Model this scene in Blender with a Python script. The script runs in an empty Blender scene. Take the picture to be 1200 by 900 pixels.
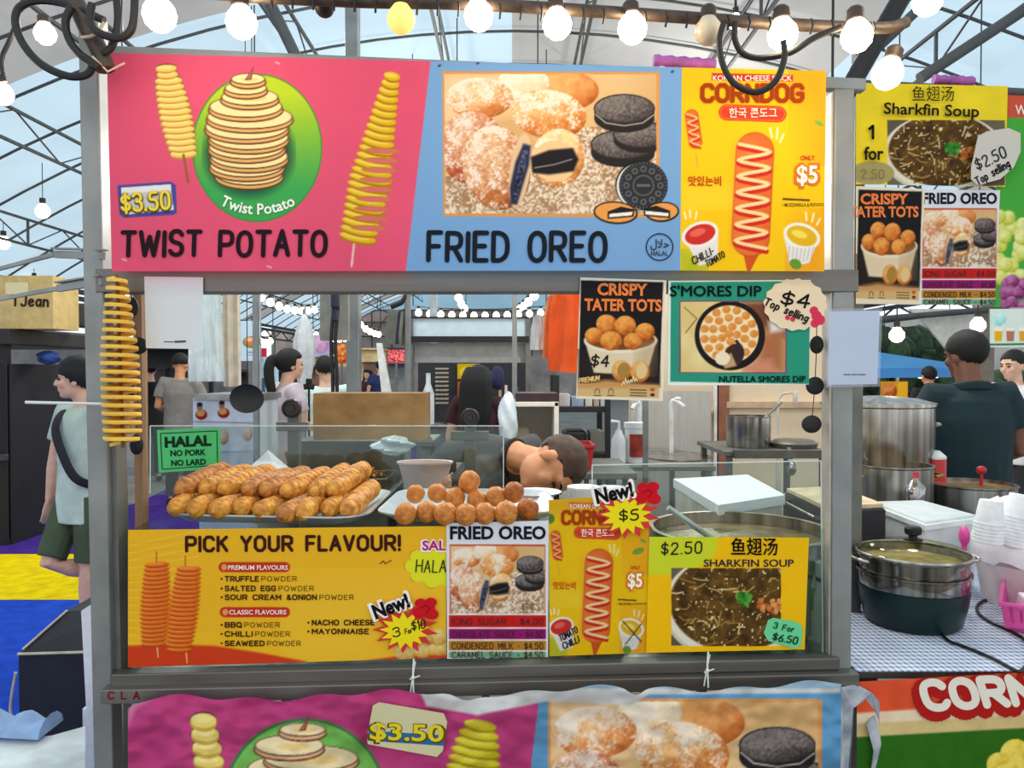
import bpy, bmesh, math, random
import numpy as np
from mathutils import Vector, Matrix, Euler
C = bpy.context.scene.collection
sc = bpy.context.scene
PI = math.pi
# ------------------------------------------------------------------ camera, sky, exposure
F = 900.0; EYE = 1.55; PITCH = math.atan(17.0 / F)
cam_data = bpy.data.cameras.new('camera'); cam_data.sensor_width = 36; cam_data.lens = 36 * F / 1200
cam_data.clip_start = 0.05; cam_data.clip_end = 200
cam = bpy.data.objects.new('camera', cam_data); C.objects.link(cam)
cam.location = (0, 0, EYE); cam.rotation_euler = (PI / 2 - PITCH, 0, 0); sc.camera = cam
world = bpy.data.worlds.new('overcast_sky'); sc.world = world; world.use_nodes = True
WB = world.node_tree.nodes['Background']
WB.inputs[0].default_value = (0.93, 0.96, 1.0, 1); WB.inputs[1].default_value = 1.0
vs = sc.view_settings
vs.view_transform = 'Standard'; vs.look = 'None'; vs.exposure = 0.33; vs.gamma = 1; vs.use_curve_mapping = False
sc.cycles.use_denoising = True
sc.cycles.max_bounces = 8; sc.cycles.transparent_max_bounces = 16
sc.cycles.sample_clamp_indirect = 4.0
# added point lights without fittings, brightening the hall and the stall behind the banner
for nm_, p_, w_ in (('hall_fill_light', (-2.4, 6.2, 4.2), 150), ('hall_fill_light', (1.2, 5.6, 4.2), 150), ('hall_fill_light', (-1.6, 11.5, 4.4), 220), ('hall_fill_light', (2.6, 10.5, 4.4), 200), ('stall_fill_light', (-.45, 2.55, 2.15), 13), ('stall_fill_light', (.5, 2.75, 2.15), 16), ('hall_fill_light', (2.2, 4.2, 3.2), 45)):
    ld_ = bpy.data.lights.new(nm_, 'POINT'); ld_.energy = w_; ld_.color = (1.0, .94, .85); ld_.shadow_soft_size = .12
    lo_ = bpy.data.objects.new(nm_, ld_); C.objects.link(lo_); lo_.location = p_

# ------------------------------------------------------------------ pixel rays
CP, SP_ = math.cos(PITCH), math.sin(PITCH)
def ray(px, py):
    a, b = (px - 600) / F, (450 - py) / F
    return Vector((a, CP + SP_ * b, -SP_ + CP * b))
O = Vector((0, 0, EYE))
def at(px, py, Y):
    d = ray(px, py); return O + d * (Y / d.y)
def onz(px, py, z):
    d = ray(px, py); return O + d * ((z - EYE) / d.z)
def zof(py, Y):
    return at(600, py, Y).z
def wpx(n, Y): return n * Y / F
A0 = at(110, 500, 1.80); SA = math.radians(3.27)
SU = Vector((math.cos(SA), math.sin(SA), 0)); SN = Vector((math.sin(SA), -math.cos(SA), 0))
SROT = Matrix.Rotation(SA, 4, 'Z')
def plane(p0, n):
    def P(px, py, off=0.0):            # off: metres towards the camera
        d = ray(px, py); q = p0 + n * off
        return O + d * ((q - O).dot(n) / d.dot(n))
    return P
def stall(v=0.0): return plane(A0 - SN * v, SN)
def facing(Y, deg=0.0, px=600, py=433):
    a = math.radians(deg)
    return plane(at(px, py, Y), Vector((math.sin(a), -math.cos(a), 0)))

# ------------------------------------------------------------------ materials
def lin(c):
    c = np.asarray(c, float) / 255.0
    return np.where(c <= 0.04045, c / 12.92, ((c + 0.055) / 1.055) ** 2.4)
def rgba(c): l = lin(c); return (float(l[0]), float(l[1]), float(l[2]), 1)
MATS = {}
def mat(name, c, rough=0.6, metal=0.0, var=0.08, scale=14, bump=0.0, bscale=60, spec=0.5, c2=None, stretch=None):
    if name in MATS: return MATS[name]
    m = bpy.data.materials.new(name); m.use_nodes = True; nt = m.node_tree; N = nt.nodes; L = nt.links
    b = N['Principled BSDF']; b.inputs['Roughness'].default_value = rough; b.inputs['Metallic'].default_value = metal
    b.inputs['Specular IOR Level'].default_value = spec
    tc = N.new('ShaderNodeTexCoord'); src = tc.outputs['Object']
    if stretch:
        mp = N.new('ShaderNodeMapping'); mp.inputs['Scale'].default_value = stretch; L.new(src, mp.inputs[0]); src = mp.outputs[0]
    nz = N.new('ShaderNodeTexNoise'); nz.inputs['Scale'].default_value = scale; nz.inputs['Detail'].default_value = 4
    L.new(src, nz.inputs['Vector'])
    rp = N.new('ShaderNodeValToRGB'); rp.color_ramp.elements[0].position = 0.3; rp.color_ramp.elements[1].position = 0.7
    k = np.asarray(c, float)
    a, e = (k * (1 - var), np.minimum(k * (1 + var), 255)) if c2 is None else (np.asarray(c2, float), k)
    rp.color_ramp.elements[0].color = rgba(a); rp.color_ramp.elements[1].color = rgba(e)
    L.new(nz.outputs['Fac'], rp.inputs[0]); L.new(rp.outputs[0], b.inputs['Base Color'])
    if bump:
        n2 = N.new('ShaderNodeTexNoise'); n2.inputs['Scale'].default_value = bscale; L.new(src, n2.inputs['Vector'])
        bp = N.new('ShaderNodeBump'); bp.inputs['Strength'].default_value = bump; bp.inputs['Distance'].default_value = 0.01
        L.new(n2.outputs['Fac'], bp.inputs['Height']); L.new(bp.outputs[0], b.inputs['Normal'])
    MATS[name] = m; return m
def emit(name, c, strength):
    if name in MATS: return MATS[name]
    m = bpy.data.materials.new(name); m.use_nodes = True; b = m.node_tree.nodes['Principled BSDF']
    b.inputs['Base Color'].default_value = rgba(c); b.inputs['Emission Color'].default_value = rgba(c)
    b.inputs['Emission Strength'].default_value = strength; MATS[name] = m; return m
def clear(name, c=(235, 242, 240), alpha=0.972, rough=0.05, milky=False):
    if name in MATS: return MATS[name]
    m = bpy.data.materials.new(name); m.use_nodes = True; nt = m.node_tree; N = nt.nodes; L = nt.links
    N.remove(N['Principled BSDF'])
    t = N.new('ShaderNodeBsdfTransparent'); t.inputs[0].default_value = rgba(c)
    g = N.new('ShaderNodeBsdfPrincipled' if milky else 'ShaderNodeBsdfGlossy'); g.inputs[0].default_value = rgba(c); g.inputs['Roughness'].default_value = rough
    mx = N.new('ShaderNodeMixShader'); mx.inputs[0].default_value = 1 - alpha
    L.new(t.outputs[0], mx.inputs[1]); L.new(g.outputs[0], mx.inputs[2]); L.new(mx.outputs[0], N['Material Output'].inputs[0])
    MATS[name] = m; return m
def sheetlight(name, c, trans=0.8, var=0.05, scale=1.5):
    if name in MATS: return MATS[name]
    m = bpy.data.materials.new(name); m.use_nodes = True; nt = m.node_tree; N = nt.nodes; L = nt.links
    N.remove(N['Principled BSDF'])
    tc = N.new('ShaderNodeTexCoord'); nz = N.new('ShaderNodeTexNoise'); nz.inputs['Scale'].default_value = scale; nz.inputs['Detail'].default_value = 5
    L.new(tc.outputs['Object'], nz.inputs['Vector'])
    rp = N.new('ShaderNodeValToRGB'); rp.color_ramp.elements[0].position = .3; rp.color_ramp.elements[1].position = .7
    k = np.asarray(c, float); rp.color_ramp.elements[0].color = rgba(k * (1 - var)); rp.color_ramp.elements[1].color = rgba(np.minimum(255, k * (1 + var)))
    L.new(nz.outputs['Fac'], rp.inputs[0])
    d = N.new('ShaderNodeBsdfDiffuse'); t = N.new('ShaderNodeBsdfTranslucent')
    L.new(rp.outputs[0], d.inputs[0]); L.new(rp.outputs[0], t.inputs[0])
    mx = N.new('ShaderNodeMixShader'); mx.inputs[0].default_value = trans
    L.new(d.outputs[0], mx.inputs[1]); L.new(t.outputs[0], mx.inputs[2]); L.new(mx.outputs[0], N['Material Output'].inputs[0])
    MATS[name] = m; return m
def printed(name='printed_vinyl', rough=0.55, spec=0.12):
    if name in MATS: return MATS[name]
    m = bpy.data.materials.new(name); m.use_nodes = True; nt = m.node_tree; b = nt.nodes['Principled BSDF']
    at_ = nt.nodes.new('ShaderNodeVertexColor'); at_.layer_name = 'print'
    nt.links.new(at_.outputs[0], b.inputs['Base Color'])
    b.inputs['Roughness'].default_value = rough; b.inputs['Specular IOR Level'].default_value = spec
    MATS[name] = m; return m
def ink(c, rough=0.45):
    return mat('ink_%d_%d_%d' % tuple(int(v) for v in c), c, max(rough, .6), var=0.0, spec=0.08)

# ------------------------------------------------------------------ mesh builder
def basis(d):
    d = d.normalized(); up = Vector((0, 0, 1)) if abs(d.z) < 0.95 else Vector((0, 1, 0))
    s = d.cross(up).normalized(); return s, s.cross(d).normalized()
class MB:
    def __init__(s): s.v = []; s.f = []; s.m = []; s.k = 0
    def face(s, idx): s.f.append(tuple(idx)); s.m.append(s.k)
    def poly(s, pts):
        b = len(s.v); s.v += [Vector(p) for p in pts]; s.face(range(b, b + len(pts)))
    def box(s, c, size, rot=None, bev=0.0):
        hx, hy, hz = [q / 2 for q in size]; M = rot if rot else Matrix.Identity(4); c = Vector(c); b = len(s.v)
        if bev <= 0 or min(hx, hy, hz) <= bev * 1.05:
            for z in (-hz, hz):
                for x, y in ((-hx, -hy), (hx, -hy), (hx, hy), (-hx, hy)): s.v.append(c + (M @ Vector((x, y, z))))
            for q in ((3, 2, 1, 0), (4, 5, 6, 7), (0, 1, 5, 4), (1, 2, 6, 5), (2, 3, 7, 6), (3, 0, 4, 7)): s.face([b + i for i in q])
            return
        bm = bmesh.new(); bmesh.ops.create_cube(bm, size=1)
        for v in bm.verts: v.co = Vector((v.co.x * size[0], v.co.y * size[1], v.co.z * size[2]))
        bmesh.ops.bevel(bm, geom=bm.edges[:], offset=bev, segments=2, affect='EDGES', profile=0.5)
        bm.verts.index_update()
        for v in bm.verts: s.v.append(c + (M @ v.co))
        for f in bm.faces: s.face([b + v.index for v in f.verts])
        bm.free()
    def bar(s, p, q, w, h=None, bev=0.0, roll=0):
        p, q = Vector(p), Vector(q); d = q - p; L = d.length; h = h or w
        x, y = basis(d); z = d.normalized(); R = Matrix((x, y, z)).transposed().to_4x4() @ Matrix.Rotation(roll, 4, 'Z')
        s.box((p + q) / 2, (w, h, L), R, bev)
    def loft(s, rings, close=True, capa=True, capb=True):
        b = len(s.v); n = len(rings[0])
        for r in rings: s.v += [Vector(p) for p in r]
        for i in range(len(rings) - 1):
            for j in range(n if close else n - 1):
                k = (j + 1) % n; s.face((b + i * n + j, b + i * n + k, b + (i + 1) * n + k, b + (i + 1) * n + j))
        if capa: s.face([b + j for j in range(n)][::-1])
        if capb: s.face([b + (len(rings) - 1) * n + j for j in range(n)])
    def tube(s, pts, r, n=10, cap=True, ry=None, side=None, closed=False):
        pts = [Vector(p) for p in pts]; N = len(pts); R = r if hasattr(r, '__len__') else [r] * N
        RY = ry if ry is not None else R
        if not hasattr(RY, '__len__'): RY = [RY] * N
        rings = []; x = None
        for i, p in enumerate(pts):
            t = (pts[min(i + 1, N - 1)] - pts[max(i - 1, 0)]) if not closed else (pts[(i + 1) % N] - pts[i - 1])
            t.normalize()
            if x is None: x = Vector(side) if side is not None else basis(t)[0]
            x = (x - t * x.dot(t)); x = x.normalized() if x.length > 1e-6 else basis(t)[0]
            y = t.cross(x)
            rings.append([p + x * (math.cos(2 * PI * j / n) * R[i]) + y * (math.sin(2 * PI * j / n) * RY[i]) for j in range(n)])
        if closed: rings.append(rings[0]); cap = False
        s.loft(rings, True, cap, cap)
    def lathe(s, prof, c=(0, 0, 0), n=24, M=None, sx=1, sy=1, capa=True, capb=True):
        M = M or Matrix.Identity(4); c = Vector(c)
        s.loft([[c + M @ Vector((math.cos(2 * PI * j / n) * max(r, 1e-5) * sx, math.sin(2 * PI * j / n) * max(r, 1e-5) * sy, z)) for j in range(n)] for r, z in prof], True, capa, capb)
    def ell(s, c, rx, ry, rz, M=None, n=16, m=10):
        s.lathe([(math.sin(PI * i / m), -math.cos(PI * i / m) * rz) for i in range(m + 1)], c, n, M, rx, ry)
    def build(s, name, mats, parent=None, smooth=True, auto=None, loc=None):
        if loc is None and parent is None:
            a = np.array([tuple(v) for v in s.v]); loc = ((a[:, 0].min() + a[:, 0].max()) / 2, (a[:, 1].min() + a[:, 1].max()) / 2, a[:, 2].min())
        base = WLOC[parent.name] if parent else Vector(loc)
        me = bpy.data.meshes.new(name)
        me.from_pydata([tuple(v - base) for v in s.v], [], s.f)
        for m in (mats if isinstance(mats, (list, tuple)) else [mats]): me.materials.append(m)
        me.polygons.foreach_set('material_index', s.m)
        bm = bmesh.new(); bm.from_mesh(me); bmesh.ops.recalc_face_normals(bm, faces=bm.faces[:]); bm.to_mesh(me); bm.free()
        if smooth:
            me.polygons.foreach_set('use_smooth', [True] * len(me.polygons)); me.set_sharp_from_angle(angle=math.radians(auto or 40))
        return link(name, me, parent, base)
WLOC = {}
def link(name, me, parent, base):
    o = bpy.data.objects.new(name, me); C.objects.link(o)
    if parent: o.parent = parent
    else: o.location = base
    WLOC[o.name] = Vector(base); return o
def tag(o, label=None, cat=None, group=None, kind=None):
    if label: o['label'] = label
    if cat: o['category'] = cat
    if group: o['group'] = group
    if kind: o['kind'] = kind
    return o
def thing(name, loc, label, cat, group=None):
    o = bpy.data.objects.new(name, None); C.objects.link(o); o.location = loc; o.empty_display_size = 0.05
    WLOC[o.name] = Vector(loc); return tag(o, label, cat, group)
def solo(name, mb, m, label, cat, group=None, **k): return tag(mb.build(name, m, **k), label, cat, group)
def struct(name, mb, m, label=None, cat=None, **k):
    return tag(mb.build(name, m, **k), label, cat, None, 'structure')
def copy_tree(o, loc, label=None, rot=None):
    c = o.copy(); C.objects.link(c); c.location = loc; WLOC[c.name] = Vector(loc)
    if rot is not None: c.rotation_euler = rot
    if label: c['label'] = label
    for ch in list(o.children):
        d = ch.copy(); C.objects.link(d); d.parent = c
        for g in list(ch.children):
            e = g.copy(); C.objects.link(e); e.parent = d
    return c
def remesh(mb, voxel, smooth=4, name='tmp'):
    me = bpy.data.meshes.new(name); me.from_pydata([tuple(v) for v in mb.v], [], mb.f)
    bm = bmesh.new(); bm.from_mesh(me); bmesh.ops.recalc_face_normals(bm, faces=bm.faces[:]); bm.to_mesh(me); bm.free()
    o = bpy.data.objects.new(name, me); C.objects.link(o)
    r = o.modifiers.new('r', 'REMESH'); r.mode = 'VOXEL'; r.voxel_size = voxel
    s = o.modifiers.new('s', 'SMOOTH'); s.factor = 0.5; s.iterations = smooth
    dg = bpy.context.evaluated_depsgraph_get()
    out = bpy.data.meshes.new_from_object(o.evaluated_get(dg))
    bpy.data.objects.remove(o); bpy.data.meshes.remove(me)
    out.polygons.foreach_set('use_smooth', [True] * len(out.polygons)); return out
def place_mesh(name, me, m, parent=None, base=None):     # a mesh whose vertices are in world space
    base = WLOC[parent.name] if parent else Vector(base)
    me.transform(Matrix.Translation(-base)); me.materials.clear(); me.materials.append(m); me.name = name
    return link(name, me, parent, base)
def circle_pts(n): return [(math.cos(2 * PI * i / n), math.sin(2 * PI * i / n)) for i in range(n)]
def smooth_path(pts, k=6):
    P = [Vector(p) for p in pts]; out = []
    for i in range(len(P) - 1):
        a, b, c, d = P[max(i - 1, 0)], P[i], P[i + 1], P[min(i + 2, len(P) - 1)]
        for j in range(k):
            t = j / k; out.append(0.5 * ((2 * b) + (c - a) * t + (2 * a - 5 * b + 4 * c - d) * t * t + (3 * b - a - 3 * c + d) * t ** 3))
    return out + [P[-1]]
# ------------------------------------------------------------------ printing: a painter whose colours become a sheet's vertex colours
def vnoise(X, Y, s, seed):
    r = np.random.RandomState(seed); g = r.rand(64, 64); x, y = X / s, Y / s
    xi, yi = np.floor(x).astype(int), np.floor(y).astype(int); u, v = x - xi, y - yi
    u, v = u * u * (3 - 2 * u), v * v * (3 - 2 * v); a, b, c, d = xi % 64, (xi + 1) % 64, yi % 64, (yi + 1) % 64
    return (g[c, a] * (1 - u) + g[c, b] * u) * (1 - v) + (g[d, a] * (1 - u) + g[d, b] * u) * v
def fbm(X, Y, s, seed): return 0.55 * vnoise(X, Y, s, seed) + 0.3 * vnoise(X, Y, s / 2.1, seed + 1) + 0.15 * vnoise(X, Y, s / 4.3, seed + 2)
def sstep(a, b, x): t = np.clip((x - a) / (b - a), 0, 1); return t * t * (3 - 2 * t)
class Cv:
    def __init__(s, x0, y0, x1, y1, bg, k=2):
        s.x0, s.y0, s.k = x0, y0, k; s.w, s.h = int((x1 - x0) * k) + 1, int((y1 - y0) * k) + 1
        s.X, s.Y = np.meshgrid(x0 + np.arange(s.w) / k, y0 + np.arange(s.h) / k)
        s.A = np.zeros((s.h, s.w, 3)) + np.asarray(bg, float); s.T = (0, 0, 1, 1); s.clip = None
    def tr(s, x, y): return s.T[0] + x * s.T[2], s.T[1] + y * s.T[3]
    def win(s, xa, ya, xb, yb):
        i0, i1 = max(0, int((xa - s.x0) * s.k) - 2), min(s.w, int((xb - s.x0) * s.k) + 3)
        j0, j1 = max(0, int((ya - s.y0) * s.k) - 2), min(s.h, int((yb - s.y0) * s.k) + 3)
        if i0 >= i1 or j0 >= j1: return None
        w = (slice(j0, j1), slice(i0, i1)); return w, s.X[w], s.Y[w]
    def put(s, w, m, c):
        m = np.clip(m, 0, 1)[..., None]
        if s.clip: a, b, e, f = s.clip; m = m * ((s.X[w] >= a) & (s.X[w] <= e) & (s.Y[w] >= b) & (s.Y[w] <= f))[..., None]
        c = np.asarray(c, float); s.A[w] = s.A[w] * (1 - m) + c * m
    def poly(s, pts, c, soft=0.7, a=1.0):
        P = [s.tr(*p) for p in pts]; xs, ys = [p[0] for p in P], [p[1] for p in P]
        W = s.win(min(xs), min(ys), max(xs), max(ys))
        if not W: return
        w, X, Y = W; ins = np.zeros(X.shape, bool); d = np.full(X.shape, 1e9)
        for (x1, y1), (x2, y2) in zip(P, P[1:] + P[:1]):
            if y1 != y2: ins ^= ((y1 > Y) != (y2 > Y)) & (X < (x2 - x1) * (Y - y1) / (y2 - y1) + x1)
            d = np.minimum(d, s.seg(X, Y, x1, y1, x2, y2))
        sd = np.where(ins, -d, d); s.put(w, a * (0.5 - sd / soft), c)
    @staticmethod
    def seg(X, Y, x1, y1, x2, y2):
        dx, dy = x2 - x1, y2 - y1; L = dx * dx + dy * dy + 1e-9; t = np.clip(((X - x1) * dx + (Y - y1) * dy) / L, 0, 1)
        return np.hypot(X - x1 - t * dx, Y - y1 - t * dy)
    def line(s, pts, wd, c, a=1.0, soft=0.7):
        P = [s.tr(*p) for p in pts]; wd = wd * (s.T[2] + s.T[3]) / 2
        xs, ys = [p[0] for p in P], [p[1] for p in P]; W = s.win(min(xs) - wd, min(ys) - wd, max(xs) + wd, max(ys) + wd)
        if not W: return
        w, X, Y = W; d = np.full(X.shape, 1e9)
        for p, q in zip(P, P[1:]): d = np.minimum(d, s.seg(X, Y, *p, *q))
        s.put(w, a * (0.5 - (d - wd / 2) / soft), c)
    def _ell(s, cx, cy, rx, ry, rot):
        cx, cy = s.tr(cx, cy); rx, ry = rx * s.T[2], ry * s.T[3]; R = max(rx, ry) + 2; W = s.win(cx - R, cy - R, cx + R, cy + R)
        if not W: return None
        w, X, Y = W; a = math.radians(rot); x, y = X - cx, Y - cy
        u, v = (x * math.cos(a) + y * math.sin(a)) / rx, (-x * math.sin(a) + y * math.cos(a)) / ry
        return w, X, Y, u, v, min(rx, ry)
    def ell(s, cx, cy, rx, ry, c, rot=0, a=1.0, soft=0.7, cut=None):
        E = s._ell(cx, cy, rx, ry, rot)
        if not E: return
        w, X, Y, u, v, r = E; m = 0.5 - (np.hypot(u, v) - 1) * r / soft
        if cut is not None: m = np.clip(m, 0, 1) * (v > cut)
        s.put(w, a * np.clip(m, 0, 1), c)
    def ball(s, cx, cy, rx, ry, dark, mid, light, rot=0, nz=0.25, ns=6, seed=3, sugar=None, pw=1.0, a=1.0):
        E = s._ell(cx, cy, rx, ry, rot)
        if not E: return
        w, X, Y, u, v, r = E; q = np.hypot(u, v); z = np.sqrt(np.clip(1 - q * q, 0, 1))
        sh = np.clip(0.5 + 0.5 * (-0.35 * u - 0.6 * v + 0.7 * z) + nz * (fbm(X, Y, ns, seed) - 0.5) * 2, 0, 1) ** pw
        D, Mi, Li = [np.asarray(t, float) for t in (dark, mid, light)]; k = sh[..., None]
        col = np.where(k < 0.55, D + (Mi - D) * (k / 0.55), Mi + (Li - Mi) * ((k - 0.55) / 0.45))
        if sugar:
            g = 0.85 * sstep(0.42, 0.74, 0.36 * vnoise(X, Y, 2.0, seed + 9) + 0.64 * fbm(X, Y, ns * 1.6, seed + 4) + sugar * (0.2 - 0.55 * v - 0.25 * u))[..., None]
            col = col * (1 - g) + np.asarray((246, 236, 222.)) * g
        s.put(w, a * (0.5 - (q - 1) * r / 0.8), col)
    def grain(s, pts, c1, c2, sc=2.0, seed=1):
        P = [s.tr(*p) for p in pts]; W = s.win(min(p[0] for p in P), min(p[1] for p in P), max(p[0] for p in P), max(p[1] for p in P))
        if not W: return
        w, X, Y = W; ins = np.zeros(X.shape, bool)
        for (x1, y1), (x2, y2) in zip(P, P[1:] + P[:1]):
            if y1 != y2: ins ^= ((y1 > Y) != (y2 > Y)) & (X < (x2 - x1) * (Y - y1) / (y2 - y1) + x1)
        g = sstep(0.25, 0.75, 0.6 * vnoise(X, Y, sc, seed) + 0.4 * fbm(X, Y, sc * 8, seed + 1))[..., None]
        s.put(w, ins.astype(float), np.asarray(c1, float) * (1 - g) + np.asarray(c2, float) * g)
    def sample(s, X, Y):
        x = np.clip((X - s.x0) * s.k, 0, s.w - 1.001); y = np.clip((Y - s.y0) * s.k, 0, s.h - 1.001)
        i, j = x.astype(int), y.astype(int); u, v = (x - i)[..., None], (y - j)[..., None]; A = s.A
        i1, j1 = np.minimum(i + 1, s.w - 1), np.minimum(j + 1, s.h - 1)
        return (A[j, i] * (1 - u) + A[j, i1] * u) * (1 - v) + (A[j1, i] * (1 - u) + A[j1, i1] * u) * v
INKGAIN = 1.0
def lump(m, c, rx, ry, rz_, seed, amp=.22, n=26, k=18):
    rg = np.random.RandomState(seed); f = rg.uniform(1, 4, (6, 2)); ph = rg.uniform(0, 6, 6); c = Vector(c); rings = []
    for i in range(k + 1):
        a = PI * i / k; ring = []
        for j in range(n):
            t = 2 * PI * j / n; d = sum(math.sin(round(f[q, 0]) * t + f[q, 1] * a * 2 + ph[q]) for q in range(6)) / 6
            s = 1 + amp * d * math.sin(a); ring.append(c + Vector((math.sin(a) * math.cos(t) * rx * s, math.sin(a) * math.sin(t) * ry * s, -math.cos(a) * rz_ * (1 + amp * .4 * d))))
        rings.append(ring)
    m.loft(rings)
def sheet(name, quad, P, cv, step=1.0, m=None, parent=None, wrinkle=None, off=0.0, topf=None):
    (ax, ay), (bx, by), (cx, cy), (dx, dy) = quad
    nx = max(2, int(max(abs(bx - ax), abs(cx - dx)) / step)); ny = max(2, int(max(abs(dy - ay), abs(cy - by)) / step))
    u, v = np.meshgrid(np.linspace(0, 1, nx + 1), np.linspace(0, 1, ny + 1))
    X = (ax * (1 - u) + bx * u) * (1 - v) + (dx * (1 - u) + cx * u) * v
    Y = (ay * (1 - u) + by * u) * (1 - v) + (dy * (1 - u) + cy * u) * v
    if topf is not None: Y = Y + topf(X) * (1 - v) ** 3
    col = lin(np.clip(cv.sample(X, Y), 0, 255)) * INKGAIN
    Z = np.zeros_like(X) + off
    if wrinkle is not None: Z = Z + wrinkle(X, Y)
    p0 = P(ax, ay, 0.0); n = PN(P)
    b, a = (450 - Y) / F, (X - 600) / F
    D = np.stack([a, CP + SP_ * b, -SP_ + CP * b], -1); nn = np.array(n); q = np.array(p0) - np.array(O)
    t = ((q @ nn) + Z) / (D @ nn)
    V = np.array(O) + D * t[..., None]
    V = V.reshape(-1, 3); ctr = V.mean(0); base = WLOC[parent.name] if parent else Vector((ctr[0], ctr[1], V[:, 2].min()))
    V = V - np.array(base)
    idx = np.arange((nx + 1) * (ny + 1)).reshape(ny + 1, nx + 1)
    Q = np.stack([idx[1:, :-1], idx[1:, 1:], idx[:-1, 1:], idx[:-1, :-1]], -1).reshape(-1, 4)
    me = bpy.data.meshes.new(name)
    me.vertices.add(len(V)); me.vertices.foreach_set('co', V.ravel())
    me.loops.add(Q.size); me.loops.foreach_set('vertex_index', Q.ravel().astype(np.int32))
    me.polygons.add(len(Q)); me.polygons.foreach_set('loop_start', np.arange(0, Q.size, 4, dtype=np.int32))
    me.polygons.foreach_set('use_smooth', np.ones(len(Q), bool))
    me.update(calc_edges=True)
    ca = me.color_attributes.new('print', 'FLOAT_COLOR', 'POINT')
    buf = np.ones((len(V), 4), np.float32); buf[:, :3] = col.reshape(-1, 3); ca.data.foreach_set('color', buf.ravel())
    me.materials.append(m or printed())
    return link(name, me, parent, base)
def PN(P):
    a, b, c = P(500, 400), P(600, 400), P(600, 500); n = (b - a).cross(c - a).normalized()
    return n if n.y < 0 else -n
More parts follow.
